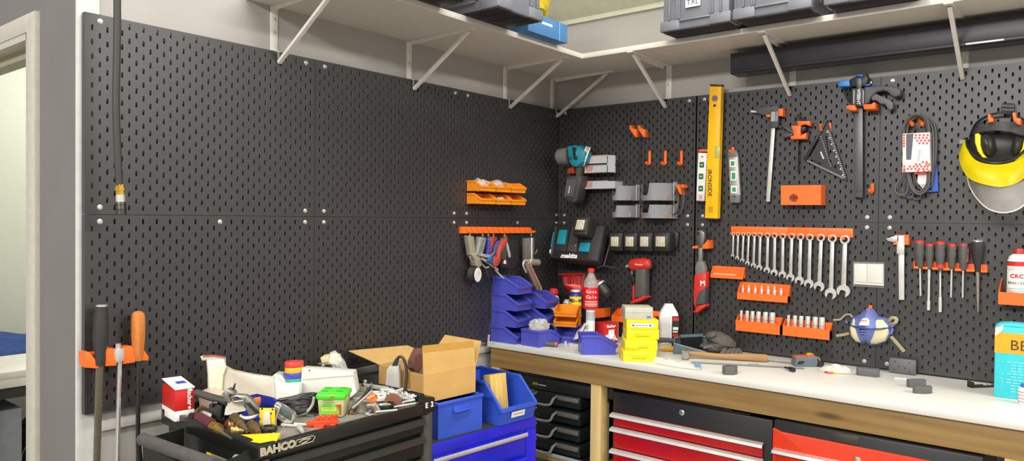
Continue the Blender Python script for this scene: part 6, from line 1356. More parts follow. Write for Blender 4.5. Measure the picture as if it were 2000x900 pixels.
# push handle and side tray
b = MB(); b.tube(smoothpts([(.235, -2.194, .868), (.245, -2.195, .868), (.40, -2.190, .870), (.575, -2.182, .872)], 4), .0165, 14); b.put('push_handle', mat('handle_foam', '#4f4b47', .75, var=.15, scale=40), t)
b = MB()
b.box(.235, .575, -2.195, -2.192, .70, .85); b.prism([(-2.195, .70), (-2.195, .868), (-2.086, .875), (-2.086, .70)], .235, .238, 'yz'); b.prism([(-2.195, .70), (-2.195, .868), (-2.086, .885), (-2.086, .70)], .572, .575, 'yz'); b.box(.238, .572, -2.192, -2.086, .70, .703); b.put('side_tray', TROL, t)
b = MB(); b.box(.36, .50, -2.0862, -2.084, .80, .835); q = b.put('name_sticker', mat('sticker_grey', '#8b8a80', .5), t); b = MB(); b.box(.36, .385, -2.0872, -2.0862, .80, .835); b.put('yellow_square', mat('trolley_yellow', '#f2cf17', .4), q)

b = MB(); q = on(1, -2.10, 462, 896); b.ball(q, (.012, .012, .012), 14); b.put('lock_knob', CHROME, t)

def ft2(name, label, cat, px, py, z=TZ, group=None, rz=None): return T(name, label, cat, onZ(z, px, py), FA if rz is None else rz, group)
# red and white box on the trolley
c0 = onZ(TZ, 341, 824); t = T('fastener_box', 'red and white fastener box standing on the trolley corner', 'box', c0, 0); t.o.rotation_euler = (0, 0, FA+.50)
b = MB(); b.box(0, .053, 0, .11, .0, .028, .001); b.put('white_sleeve', WPAP, t); b = MB(); b.box(.0006, .0524, .0006, .1094, .028, .088, .001); b.put('carton', REDL, t)
b = MB(); b.prism([(-.002, .0885), (.112, .100), (.112, .102), (-.002, .0915)], 0, .054, 'yz', .001); b.put('lid', WPAP, t); b = MB(); b.box(.02, .045, .04, .07, .094, .0978); b.put('lid_print', BINK, t)
b = MB(); b.text('fischer', .0175, at(.040, -.0006, .064, PI/2), bold=.0005); b.put('brand_lettering', WPL, t, 0); b = MB(); b.prism([(.0355, .034), (.040, .029), (.0445, .034), (.040, .039)], -.0006, .0008, 'xz'); b.put('emblem', WPL, t)
t.o.rotation_euler = (0, 0, 1.42)
# big film bag along the wall
t = ft2('film_bag', 'large milky plastic bag with red zip edge leaning on the pegboard', 'bag', 430, 772)
o_ = t.o.location; o_.x = max(o_.x, .15); bpy.context.view_layer.update(); t.M = Matrix.Translation(o_) @ Matrix.Rotation(FA, 4, 'Z'); t.I = t.M.inverted()
b = MB(); b.prism(t.P([(338, 160), (500, 172), (505, 232), (560, 262), (700, 290), (850, 310), (858, 460), (770, 462), (600, 440), (392, 432), (385, 300), (378, 190), (350, 188)], .0, zi), -.012, .012, 'xz', .004)
b.rough(.0015, 3); b.put('film', MILK, t)
b = MB(); b.tube([tuple(t.l(*zi(x, y), .013)) for x, y in ((345, 163), (420, 160), (500, 172))], .0025, 6); b.put('zip_edge', mat('zip_red', '#b4574a', .5), t)
b = MB(); b.prism(t.P([(380, 190), (495, 182), (512, 240), (490, 300), (480, 430), (392, 430)], .018, zi), -.022, -.013, 'xz', .003); b.rough(.001, 4); b.put('folded_end', mat('milky_film2', '#e4d9bf', .35, var=.08, scale=18, bump=.4), t)
# pale card behind the clamp
t = ft2('paper_roll', 'pinkish paper wrapped pack lying behind the metal clamp', 'pack', 400, 795); b = MB(); b.prism(t.P([(330, 412), (400, 400), (480, 430), (480, 540), (340, 545)], 0, zi), -.02, .04, 'xz', .006); b.put('paper', mat('pinkish_paper', '#cbb6a6', .6), t)
# long white plastic box with a round end
t = ft2('white_tray', 'white plastic tray with a rounded end at the back of the trolley', 'tray', 545, 780)
oz = zj; b = MB(); b.prism(t.P([(92, 185), (180, 190), (250, 275), (410, 270), (418, 118), (1020, 160), (1050, 330), (1055, 400), (940, 400), (600, 400), (470, 410), (390, 445), (250, 475), (130, 470), (110, 330)], 0, oz), -.006, .05, 'xz', .004); b.put('shell', WHITE, t)
b = MB(); b.prism(t.P([(415, 240), (600, 225), (1030, 190), (1032, 198), (600, 234), (416, 250)], .008, oz), -.008, -.004, 'xz'); b.put('seam', mat('tray_seam', '#d2cdc2', .5), t)
b = MB(); q = t.l(*oz(505, 140), .008); b.cyl((q.x, -.008, q.z), (q.x, -.004, q.z), .002, n=8); b.put('screw_hole', INK, t)
b = MB(); b.prism(t.P([(92, 190), (115, 330), (132, 468), (300, 470), (395, 440), (420, 380), (415, 275), (250, 285), (175, 270)], .02, oz), -.045, -.008, 'xz', .010); b.put('rounded_end', WPL, t)
# four tape rolls
tp = t.l(*zj(300, 275), .02); base = t.M @ Vector((tp.x, .010, tp.z-.006)); cols = (('green', '#2f9c7a'), ('blue', '#4a46b4'), ('yellow', '#f2cf2e'), ('red', '#d8493f'))
tilt = (-.06, .09, 0)
for i, (n_, c) in enumerate(cols):
    b = MB(); b.lathe([(.019, 0), (.0285, 0), (.0290, .001), (.0290, .0155), (.0285, .0165), (.019, .0165), (.019, 0)], 28, caps=False); o = b.put('tape_roll', mat('tape_'+n_, c, .35)); o.location = base+Vector((-.0012*i, 0, .0172*i-.004)); o.rotation_euler = (0, -.05, 0)
    solo(o, '%s insulating tape roll in the stack on the white tray' % n_, 'tape', 'stack of tape rolls')
# crumpled clear bag and cream card behind the tray
t = ft2('crumpled_bag', 'crumpled clear bag standing up behind the white tray', 'bag', 668, 752)
b = MB(); b.dome(t.P([(730, 0), (745, -80), (800, -95), (870, -40), (930, 30), (960, 110), (1020, 160), (1000, 200), (850, 200), (800, 120), (770, 60)], 0, zj), 0, .04, 6, lump=.25); b.rough(.0025, 8); b.put('film', CLEAR, t)
t = ft2('carton', 'cream card box end showing above the white tray', 'box', 636, 752); b = MB(); b.prism(t.P([(580, 30), (700, 10), (780, 20), (780, 110), (600, 110)], 0, zj), .06, .12, 'xz', .001); b.put('carton', mat('cream_card', '#d9c99c', .6), t); b = MB(); b.prism(t.P([(610, 55), (760, 35), (760, 48), (612, 68)], -.058, zj), .058, .0605, 'xz'); b.put('dark_slot', mat('slot_olive', '#8a7f58', .6), t)
# green lidded tub
t = ft2('screw_tub', 'clear tub with bright green lid and printed label', 'tub', 647, 815); t.o.rotation_euler = (0, 0, FA)
q0 = t.l(*zj(610, 690), 0); q1 = t.l(*zj(905, 700), 0); hT = t.l(*zj(760, 460), 0).z; w = (q1.x-q0.x)/2; cx = (q0.x+q1.x)/2; dd = .075
TUB = mat('tub_clear', '#c3c88e', .2, alpha=.9)
b = MB(); vs = [(cx-w*.98, 0, 0), (cx+w*.98, 0, 0), (cx+w*.98, dd, 0), (cx-w*.98, dd, 0), (cx-w*1.1, -.003, hT), (cx+w*1.1, -.003, hT), (cx+w*1.1, dd+.003, hT), (cx-w*1.1, dd+.003, hT)]
v, f = b.raw(vs, [(3, 2, 1, 0), (4, 5, 6, 7), (0, 1, 5, 4), (1, 2, 6, 5), (2, 3, 7, 6), (3, 0, 4, 7)]); bmesh.ops.bevel(b.bm, geom=list({e for q in f for e in q.edges}), offset=.006, segments=2, affect='EDGES', profile=.5); b.put('tub', TUB, t)
b = MB(); b.box(cx-w*1.18, cx+w*1.18, -.008, dd+.008, hT-.004, hT+.012, .005); b.box(cx-w*.95, cx+w*.95, .004, dd-.004, hT+.010, hT+.015, .002); ld = b.put('lid', GREEN, t)
for x, y in ((-.6, .016), (.6, .016), (-.6, .056), (.6, .056)): b = MB(); b.box(cx+w*x-.009, cx+w*x+.009, y-.005, y+.005, hT+.0148, hT+.0158); b.put('lid_dimple', mat('dimple_green', '#2f9a1c', .4), ld)
b = MB(); b.prism([(cx+.004, hT+.0), (cx+.012, hT+.006), (cx+.0, hT+.006)], -.0092, -.008, 'xz'); b.put('red_mark', RINK, ld)
b = MB(); b.box(cx-w*.80, cx+w*.70, -.006, -.003, .010, hT-.018); lb = b.put('label', mat('label_green', '#7ec63a', .5), t); b = MB(); b.box(cx-w*.70, cx+w*.45, -.0068, -.006, .02, hT-.026); b.put('label_panel', mat('label_pale_green', '#b9d860', .5), lb)
b = MB()
for k in range(7): b.box(cx-w*.62, cx+w*(.30-.12*(k % 3)), -.0074, -.0066, .026+.006*k, .0272+.006*k)
b.put('label_print', mat('label_olive', '#557a1e', .6), lb, 0)
b = MB(); b.prism([(cx+w*.40, hT-.018), (cx+w*.78, hT-.018), (cx+w*.78, hT-.034)], -.0076, -.0055, 'xz'); b.box(cx+w*.70, cx+w*.80, -.007, -.003, .01, hT-.018); b.put('red_flash', RINK, lb)
# orange hook strip
t = ft2('hook_strip', 'bright orange four-pronged hook strip lying at the trolley edge', 'hook', 632, 832); RO2 = mat('bright_red_orange', '#f0441a', .4)
b = MB(); b.prism(t.P([(472, 742), (590, 728), (830, 712), (838, 760), (700, 775), (480, 795)], .006, zj), -.012, .006, 'xz', .002); b.put('strip', RO2, t)
for x, y in ((600, 690), (660, 684), (735, 678), (795, 664)): b = MB(); b.tube([tuple(t.l(*zj(x, y+45), .0)), tuple(t.l(*zj(x, y), .0)), tuple(t.l(*zj(x+20, y-4), .0)), tuple(t.l(*zj(x+22, y+15), .0))], .006, 8); b.put('prong', RO2, t)
for pts in ([(560, 770), (690, 765), (660, 830), (600, 840), (560, 825)], [(755, 768), (820, 760), (812, 815), (780, 820)]): b = MB(); b.prism(t.P(pts, .008, zj), -.014, .004, 'xz', .002); b.put('foot', RO2, t)
# black corrugated cable loom
t = ft2('cable_loom', 'heap of dark cables lying between the white tray and the green tub', 'cable', 575, 806)
rn = random.Random(21)
for i in range(9):
    y0 = 470+i*22; b = MB(); b.tube(smoothpts([tuple(t.l(*zj(x, y), d)) for x, y, d in ((160+rn.uniform(-30, 60), y0+rn.uniform(-10, 30), .02), (300, y0-10+rn.uniform(-20, 10), .02+.003*i), (420, y0-40+rn.uniform(-15, 15), .02+.003*i), (560, y0-50+rn.uniform(-15, 25), .01), (600, y0-30, -.01))], 4), .0050, 8)
    b.put('cable', (BLACK, IRON, BLK2)[i % 3], t)
b = MB(); b.tube(smoothpts([tuple(t.l(*zj(x, y), .035)) for x, y in ((330, 680), (430, 650), (500, 600), (545, 530), (560, 450))], 4), .0042, 8); b.put('grey_cable', mat('cable_grey', '#b4b0a8', .5), t)
b = MB(); b.tube([tuple(t.l(*zj(x, y), .03)) for x, y in ((420, 650), (500, 665), (570, 680))], .006, 8); b.put('sleeve', DGREY, t)
# chrome bracket box, metal bits in front
t = ft2('chrome_clamp', 'shiny chrome hinge clamp leaning beside the blue bin', 'clamp', 560, 828)
b = MB(); b.prism(t.P([(120, 515), (180, 540), (330, 635), (345, 690), (300, 770), (210, 720), (115, 655), (110, 600)], .0, zj), -.022, .018, 'xz', .004); b.put('box', CHROME, t)
b = MB(); b.prism(t.P([(165, 570), (300, 650), (290, 735), (150, 645)], .024, zj), -.024, -.020, 'xz', .001); b.put('face', mat('blue_grey_face', '#6f7c82', .25, .7), t)
b = MB(); b.tube([tuple(t.l(*zj(x, y), .026)) for x, y in ((115, 520), (170, 545), (110, 680), (110, 790))], .0028, 8); b.put('wire', STEELS, t)
def rodthing(name, label, cat, pts, rs, m, f, d=.006, group=None, flat=1.0):
    p0 = f(*pts[0]); t = ft2(name, label, cat, *p0, group=group); b = MB(); b.tube([Vector((t.I @ onZ(TZ, *f(x, y))))+Vector((0, 0, d)) for x, y in pts], rs, 10, flat=flat); b.put('shaft', m, t); return t
rodthing('socket_bit', 'short bright bit lying in front of the chrome clamp', 'bit', [(180, 800), (215, 805), (215, 805), (370, 812)], [.004, .006, .003, .003], STEELS, zj)
rodthing('socket_bit', 'long bright rod end pointing at the orange hook strip', 'bit', [(330, 790), (480, 800)], [.004, .003], STEELS, zj)
rodthing('small_fitting', 'small steel fitting standing alone before the orange hook strip', 'fitting', [(390, 830), (430, 890)], [.007, .004], STEELS, zj)
# yellow plate card
t = ft2('blister_card', 'yellow carded plate standing behind the dark round magnet', 'card', 525, 836); b = MB(); b.prism(t.P([(950, 360), (1140, 362), (1142, 600), (945, 598)], 0, zn), -.004, .0, 'xz', .001); b.put('card', mat('card_yellow', '#e6c81a', .5), t)
b = MB(); b.prism(t.P([(990, 420), (1050, 400), (1075, 430), (1078, 595), (985, 592)], .010, zn), -.012, -.004, 'xz', .002); b.put('blister', mat('blister_white', '#d9d2b8', .3), t)
b = MB()
for x, y in ((975, 375), (1108, 382), (1088, 432)): q = t.l(*zn(x, y), .005); b.cyl((q.x, -.0048, q.z), (q.x, -.003, q.z), .0026, n=8)
b.put('card_hole', INK, t)
t = ft2('magnet_ring', 'dark round magnet lying in front of the yellow card', 'magnet', 524, 842); b = MB(); b.lathe([(.022, 0), (.024, .003), (.024, .010), (.019, .014), (.012, .014), (.012, .010), (.001, .010)], 24); b.put('ring', IRON, t)
# blue bin with papers, clamp over it
storage_bin('dark blue open front bin on the trolley under the metal clamp', (.295, -1.942, TZ), PI/2+.08, (.090, .140, .056), mat('deep_blue_bin', '#2c3690', .35), 'blue bin on the trolley')
t = ft2('hand_clamp', 'heavy grey toothed pipe clamp lying across the dark blue bin', 'clamp', 470, 822)
CL = mat('clamp_cast', '#8d897f', .42, .55, var=.18, scale=40)
b = MB(); b.prism(t.P([(505, 165), (570, 105), (640, 140), (660, 175), (600, 180), (590, 200), (620, 260), (590, 285), (540, 255)], .05, zn), -.07, -.04, 'xz', .004); b.put('jaw', CL, t)
b = MB(); b.prism(t.P([(600, 200), (680, 180), (800, 190), (880, 260), (960, 380), (975, 410), (930, 440), (830, 440), (790, 330), (760, 285), (640, 290), (610, 240)], .05, zn), -.066, -.045, 'xz', .004, [t.P([(640, 225), (690, 215), (740, 240), (650, 255)], .05, zn)]); b.put('frame', CL, t)
b = MB()
for i in range(7):
    q = t.l(*zn(800+i*20, 300+i*20), .067); b.cbox((q.x, -.068, q.z), (.014, .006, .0022), M=None)
b.put('teeth', IRON, t)
b = MB(); b.tube([tuple(t.l(*zn(x, y), .055)) for x, y in ((600, 155), (625, 100), (640, 55))], [.004, .003, .002], 8); b.put('screw_tip', IRON, t)
b = MB(); b.tube(smoothpts([tuple(t.l(*zn(x, y), .06)) for x, y in ((690, 460), (760, 492), (880, 470), (965, 410))], 4), .006, 8); b.put('bow', STEEL, t)
t = ft2('paper_label', 'folded white and cream paper tucked under the pipe clamp', 'paper', 460, 820); b = MB(); b.prism(t.P([(545, 280), (780, 300), (830, 380), (760, 400), (660, 420), (560, 450), (505, 450), (515, 380)], .04, zn), -.041, -.038, 'xz'); b.put('paper', WPAP, t)
b = MB(); b.prism(t.P([(545, 285), (780, 300), (770, 395), (560, 385)], .043, zn), -.0425, -.041, 'xz'); b.put('cream_part', CREAM, t)
t = ft2('rubber_strap', 'orange rubber flap behind the pipe clamp', 'flap', 500, 808); b = MB(); b.prism(t.P([(880, 235), (975, 215), (965, 330), (900, 340), (780, 390), (770, 370)], .0, zn), -.006, .004, 'xz', .002); b.put('flap', mat('salmon_orange', '#e07a3c', .5), t)
# black vice knob, grey bar behind box
t = ft2('pipe_wrench', 'dark iron wrench with long grey bar lying behind the red box', 'wrench', 425, 824)
b = MB(); b.tube([tuple(t.l(*zn(x, y), d)) for x, y, d in ((150, 170, -.02), (320, 225, .0), (540, 285, .02))], [.010, .0105, .011], 12); b.put('bar', mat('wrench_bar', '#4f4d49', .5, .3), t)
b = MB(); b.prism(t.P([(300, 370), (340, 350), (345, 300), (390, 270), (520, 300), (500, 480), (470, 520), (420, 530), (400, 470), (320, 410)], .0, zn), -.025, .02, 'xz', .007); b.put('jaw', mat('dark_cast', '#33332f', .5, .3), t)
b = MB(); b.tube(smoothpts([tuple(t.l(*zn(x, y), .03)) for x, y in ((345, 345), (370, 300), (420, 300))], 4), .004, 8); b.put('wire_loop', IRON, t)
b = MB(); b.prism(t.P([(420, 500), (520, 470), (530, 510), (440, 540)], .02, zn), -.03, .02, 'xz', .003); b.put('base', TROL, t)
t = ft2('pipe_tee', 'bronze ring nut with square hole beside the red box', 'nut', 395, 818)
M = Matrix.Translation((0, 0, .018)) @ Matrix.Rotation(.5, 4, 'Z') @ XZ; b = MB(); b.lathe([(.009, -.010), (.017, -.010), (.019, -.006), (.019, .006), (.017, .010), (.009, .010), (.009, -.010)], 24, M=M, caps=False); b.put('ring', BRONZE, t); b = MB(); b.cyl((.015, .008, .018), (.055, .02, .016), .008, n=12); b.put('stem', BRONZE, t)
# air tool with burgundy grip
t = ft2('air_drill', 'burgundy gripped air tool with brass collar lying on the trolley edge', 'air tool', 420, 845)
zi2 = lambda x, y, d=.016: Vector(t.I @ onZ(TZ, *zn(x, y)))+Vector((0, 0, d))
b = MB(); b.tube([zi2(150, 550, .018), zi2(200, 575, .019), zi2(330, 650, .019), zi2(350, 665, .018)], [.011, .014, .015, .013], 14); b.put('grip', mat('burgundy', '#5a2a34', .4), t)
b = MB(); b.tube([zi2(85, 535), zi2(130, 550), zi2(130, 550), zi2(155, 560)], [.010, .010, .014, .014], 12); b.put('rear_cap', IRON, t)
b = MB(); 
for k, u in enumerate((0, .35, .7)): a = zi2(355, 670).lerp(zi2(430, 700), u); c = zi2(355, 670).lerp(zi2(430, 700), u+.2); b.tube([a, c], .0140, 14)
b.tube([zi2(355, 670), zi2(430, 700)], .0135, 14); b.put('collar', BRASS, t)
b = MB(); b.tube([zi2(430, 700, .012), zi2(480, 722, .011), zi2(600, 780, .006)], [.010, .007, .003], 10); b.put('spindle', BRONZE, t)
b = MB(); b.tube([zi2(250, 560, .03), zi2(320, 610, .034)], .005, 8); b.put('lever', STEELS, t)
# brass quick couplings
zt3 = Z2(360, 740, 6.43)
for i, (pa, pb, lb) in enumerate((((640, 620), (790, 700), 'bronze quick coupling lying highest of the heap near the yellow corner'), ((590, 720), (740, 700), 'bronze quick coupling lying across the front of the heap'), ((540, 660), (640, 640), 'copper coloured coupling at the back of the heap'), ((850, 660), (940, 720), 'single bronze coupling lying apart from the heap'))):
    t = ft2('hose_coupling', lb, 'coupling', *zt3(*pa), group='hose couplings on the trolley')
    a = Vector(t.I @ onZ(TZ, *zt3(*pa)))+Vector((0, 0, .015+.010*(i == 0))); c = Vector(t.I @ onZ(TZ, *zt3(*pb)))+Vector((0, 0, .010)); dv = (c-a)
    mm = (BRONZE, BRASS, mat('copper_tone', '#a8764c', .35, .8), BRONZE)[i]
    b = MB(); b.tube([a-dv*.15, a, a, a+dv*.25, a+dv*.25, a+dv*.38, a+dv*.38, a+dv*.55], [.014, .015, .0125, .0125, .0152, .0152, .012, .011], 14); b.put('collar', mm, t)
    b = MB(); b.tube([a+dv*.5, c-dv*.2, c-dv*.2, c], [.0085, .0085, .007, .006], 12); b.put('nipple', BRONZE, t)
rodthing('small_fitting', 'short dark fitting lying near the brand lettering', 'fitting', [(1050, 690), (1090, 670), (1110, 690)], [.006, .008, .005], IRON, zn); rodthing('small_fitting', 'short brass pin lying above the brand lettering', 'fitting', [(1030, 745), (1105, 742)], [.004, .004], BRASS, zn); rodthing('small_fitting', 'short bright pin standing beside the short brass pin', 'fitting', [(1112, 750), (1120, 715)], [.0035, .0035], STEELS, zn)
# long shears / pliers
t = ft2('tin_snips', 'long grey pliers lying in front of the clutter beside the tub', 'pliers', 690, 805)
b = MB(); b.prism(t.P([(0, 755), (60, 640), (90, 560), (85, 500), (180, 500), (390, 360), (375, 300), (395, 245), (430, 270), (425, 350), (420, 390), (330, 480), (200, 580), (60, 720), (10, 770)], .02, zk), -.026, -.012, 'xz', .003); b.put('jaw', mat('plier_grey', '#8b8780', .4, .6, var=.15), t)
b = MB(); b.tube(smoothpts([tuple(t.l(*zk(x, y), .024)) for x, y in ((420, 380), (330, 475), (230, 560), (80, 690))], 4), .004, 8); b.put('handle', mat('plier_light', '#b7b2a8', .4, .5), t)
t = ft2('white_wedge', 'white plastic wedge leaning between the tub and the grey pliers', 'wedge', 690, 782); b = MB(); b.prism(t.P([(930, 330), (1040, 305), (1055, 400), (1000, 450), (900, 500), (920, 400)], 0, zj), -.004, .012, 'xz', .003); b.put('wedge', WPL, t)
# orange screwdrivers
for i, (pa, pm, pb, lb) in enumerate((((255, 560), (345, 520), (480, 465), 'orange gripped screwdriver with a pale stripe on the trolley clutter'), ((330, 580), (430, 590), (545, 545), 'second orange gripped tool lying below the striped screwdriver'), ((430, 345), (520, 345), (640, 400), 'yellow gripped tool lying behind the orange screwdrivers'))):
    t = ft2('screwdriver', lb, 'screwdriver', *zk(*pa)); a, m_, c = [Vector(t.l(*zk(*p), .01)) for p in (pa, pm, pb)]
    b = MB(); b.tube([a, a.lerp(m_, .5), m_, m_.lerp(c, .5), c], [.008, .012, .0135, .0135, .009], 12); b.put('grip', mat('grip_orange', '#f06a22', .4) if i < 2 else mat('grip_yellow', '#dca21e', .4), t)
    if i == 0: b = MB(); b.tube([Vector((p.x, p.y-.013, p.z+.002)) for p in (m_, c)], .003, 8); b.put('stripe', mat('salmon_stripe', '#f4a58a', .4), t)
    dv = (a-c).normalized() if i < 2 else (c-a).normalized(); e = a if i < 2 else c
    b = MB(); b.tube([e, e+dv*.05], [.006, .004], 8); b.put('shaft', (mat('red_shaft', '#a83c22', .5) if i == 0 else STEEL) if i < 2 else mat('mauve_shaft', '#7d6f7a', .5), t)
# tape ring, pipe piece, black cap with green, fan of white part, brown disc
def lay(name, label, cat, x, y, prof, m, rot=(0, 0, 0), f=zk, dz=0, pn='body', caps=True):
    p = onZ(TZ, *f(x, y)); t = T(name, label, cat, p+Vector((0, 0, dz)), rot=rot); b = MB(); b.lathe(prof, 24, caps=caps); b.put(pn, m, t); return t
lay('tape_ring', 'grey duct tape ring lying on the trolley mat near the pliers', 'tape', 245, 735, [(.019, 0), (.027, 0), (.027, .022), (.019, .022), (.019, 0)], mat('duct_tape', '#9b9484', .45, .2), caps=False)
lay('tape_ring', 'pale metal ring lying behind the grey pliers', 'ring', 270, 360, [(.022, 0), (.030, 0), (.030, .014), (.022, .014), (.022, 0)], mat('pale_ring', '#b0ab8c', .4, .4), caps=False)
t = ft2('pipe_elbow', 'worn grey pipe piece with open end beside the black cap', 'pipe', 738, 805); b = MB(); b.tube(smoothpts([tuple(t.l(*zk(x, y), .01)) for x, y in ((340, 650), (430, 640), (490, 680), (525, 765))], 4), [.010]*5+[.012]*5+[.013]*3, 14); b.put('pipe', mat('pipe_grey', '#8a8070', .4, .5), t); b = MB(); b.cyl(tuple(t.l(*zk(523, 760), .012)), tuple(t.l(*zk(527, 772), .013)), .010, n=14); b.put('mouth', INK, t)
t = lay('hole_saw_cap', 'black round cap with green and yellow print lying on loose bolts', 'cap', 625, 745, [(.024, 0), (.029, .006), (.031, .022), (.028, .024), (.026, .016), (.001, .016)], BLACK); b = MB(); b.lathe([(.025, .017), (.001, .0175)], 20); b.put('white_disc', WPL, t); b = MB(); b.prism(circ(.006, .004, .012, 10), .0176, .0186, 'xy'); b.put('green_print', mat('lime_print', '#6aa02c', .5), t); b = MB(); b.prism([(.0, .02), (.02, .012), (.022, .004), (.012, .012)], .0176, .0188, 'xy'); b.put('yellow_print', mat('card_yellow', '#e6c81a', .5), t)
t = ft2('pulley_wheel', 'white plastic hub with dark centre standing behind the black cap', 'hub', 748, 795); q = t.l(*zk(610, 580), 0); M = Matrix.Translation((q.x, 0, q.z)) @ XZ; b = MB(); b.lathe([(.016, -.006), (.018, 0), (.014, .006), (.001, .006)], 20, M=M); b.put('hub', WPL, t); b = MB(); b.lathe([(.004, .006), (.004, .0075), (.001, .0075)], 12, M=M); b.put('bore', BINK, t); b = MB(); b.tube([(q.x-.012, 0, q.z+.012), (q.x-.016, 0, q.z+.024)], .004, 8); b.tube([(q.x+.006, 0, q.z+.014), (q.x+.004, 0, q.z+.028)], .004, 8); b.put('prong', WPL, t)
t = ft2('abrasive_disc', 'round brown abrasive disc standing among the bolts', 'disc', 769, 798); q = t.l(*zk(790, 575), 0); M = Matrix.Translation((q.x, 0, q.z)) @ Matrix.Rotation(.15, 4, 'X') @ XZ; b = MB(); b.lathe([(.0255, -.002), (.0265, .0), (.0255, .002), (.001, .0025)], 28, M=M); b.put('disc', BROWN, t); b = MB(); b.lathe([(.003, .0025), (.003, .0032), (.001, .0032)], 10, M=M); b.put('centre', mat('disc_centre', '#6d4436', .8), t)
# loose bolts: one of each, copied
def bolt_proto():
    t = T('loose_bolt', 'zinc bolt or nut lying loose in the trolley corner', 'bolt', (0, 0, 0), 0, 'loose bolts in the trolley corner')
    b = MB(); b.lathe([(.0085, 0), (.0085, .006)], 6); b.put('bolt_head', ZINC, t); b = MB(); b.lathe([(.0042, .006), (.0042, .036), (.003, .037)], 10); b.put('bolt_shank', ZINC, t); return t.o
bp = bolt_proto(); rn = random.Random(12); n_b = 0
def quadpt(u, v): 
    a, b_, c, d = onZ(TZ, *zk(560, 480)), onZ(TZ, *zk(820, 395)), onZ(TZ, *zk(1310, 520)), onZ(TZ, *zk(640, 745)); return a.lerp(b_, u).lerp(d.lerp(c, u), v)
for i in range(74):
    u, v = rn.random(), rn.random(); p = quadpt(u, v); p.x = min(p.x, .568); p.y = min(p.y, -1.50); z = TZ+.0085+rn.uniform(0, .020)*(1-abs(2*v-1))
    o = bp if i == 0 else dup(bp); s_ = rn.uniform(.75, 1.25); o.scale = (s_,)*3
    o.location = (p.x, p.y, z); o.rotation_euler = (PI/2+rn.uniform(-.25, .25), rn.uniform(-.3, .3), rn.uniform(0, 6.28))
wb = MB(); wb.lathe([(.004, 0), (.0095, 0), (.0095, .0018), (.004, .0018), (.004, 0)], 16, caps=False); w0 = wb.put('washer', ZINC)
for i in range(22):
    p = quadpt(rn.random(), .35+.65*rn.random()); p.x = min(p.x, .57); o = w0 if i == 0 else w0.copy()
    if i: COL.objects.link(o)
    o.location = (p.x, min(p.y, -1.5), TZ+.001+rn.uniform(0, .008)); o.rotation_euler = (rn.uniform(-.3, .3), rn.uniform(-.3, .3), 0); solo(o, 'zinc washer lying loose in the trolley corner', 'washer', 'loose washers in the trolley corner')
for i, (pa, pb) in enumerate((((780, 735), (1180, 665)), ((480, 820), (860, 780)), ((960, 580), (1200, 570)), ((870, 690), (1170, 640)))):
    rodthing('drill_bit', ('long bright drill bit nearest the edge lettering', 'long bright drill bit lying closest to the drawers', 'bright drill bit in the middle of the bolts', 'bright drill bit between two longer ones')[i], 'drill bit', [pa, pb], [.0032, .0028], STEELS, zk, .010+.006*(i > 1))
for i, (x, y, mm) in enumerate(((40, 790, BRASS), (110, 795, BRASS), (340, 805, STEELS), (400, 835, STEELS), (460, 835, STEELS), (380, 750, STEELS))):
    m = MB(); m.lathe([(.002, 0), (.007, 0), (.007, .005), (.002, .005), (.002, 0)], 6, caps=False); o = m.put('hex_nut', mm); o.location = onZ(TZ, *zk(x, y))+Vector((0, 0, .0006)); solo(o, ('small brass hex nut on the trolley mat, nearer the tub', 'small brass hex nut on the trolley mat, nearer the tape ring', 'steel hex nut first of three near the drawers edge', 'steel hex nut middle of three near the drawers edge', 'steel hex nut last of three near the drawers edge', 'steel hex nut between the tape ring and the pipe piece')[i], 'nut')
m = MB(); m.tube([(-.05, 0, 0), (.05, .02, 0)], [.008, .008], 8); m.tube([(-.05, 0, 0), (-.058, .0, .006), (-.052, .0, .016)], .006, 8); o = m.put('hook_spanner', STEEL); p = onZ(TZ, *zk(740, 365)); o.location = (min(p.x, .5), -1.508, TZ+.016); o.rotation_euler = (0, 0, .0); solo(o, 'grey hook ended spanner lying along the rear rim of the trolley', 'spanner')

# ------------------------------------------------------------------ blue cabinet, crates and the cardboard box
RC = -.10
t = T('tool_cabinet', 'bright blue drawer cabinet standing between the trolley and the bench', 'cabinet', (.447, -1.335, 0), RC+PI/2)   # local x along the front, -y out
b = MB(); b.box(-.02, .51, .0, .38, .02, .695, .004); b.put('body', CABB, t)
b = MB(); b.box(-.02, .51, -.004, .02, .655, .698, .003); b.put('top_frame', CABB, t); b = MB(); b.box(.455, .51, -.006, .01, .02, .655, .003); b.put('side_frame', CABB, t)
for z1, z0 in ((.648, .565), (.555, .46), (.45, .36), (.35, .1)):
    b = MB(); b.box(-.01, .448, -.010, .004, z0, z1, .003); d = b.put('drawer', CABB, t)
    b = MB(); b.tube([(-.01, -.020, z1-.004), (.444, -.020, z1-.004)], .0085, 10, flat=.7); b.put('handle_strip', mat('silver_strip', '#c9c6c0', .35, .5) if z1 > .6 else CABB, d)
b = MB(); b.box(-.02, .51, .0, .38, .6955, .700, .001); b.put('top_mat', BLK2, t)
cabM = t.M
def onCab(x, y, z): return cabM @ Vector((x, y, z))
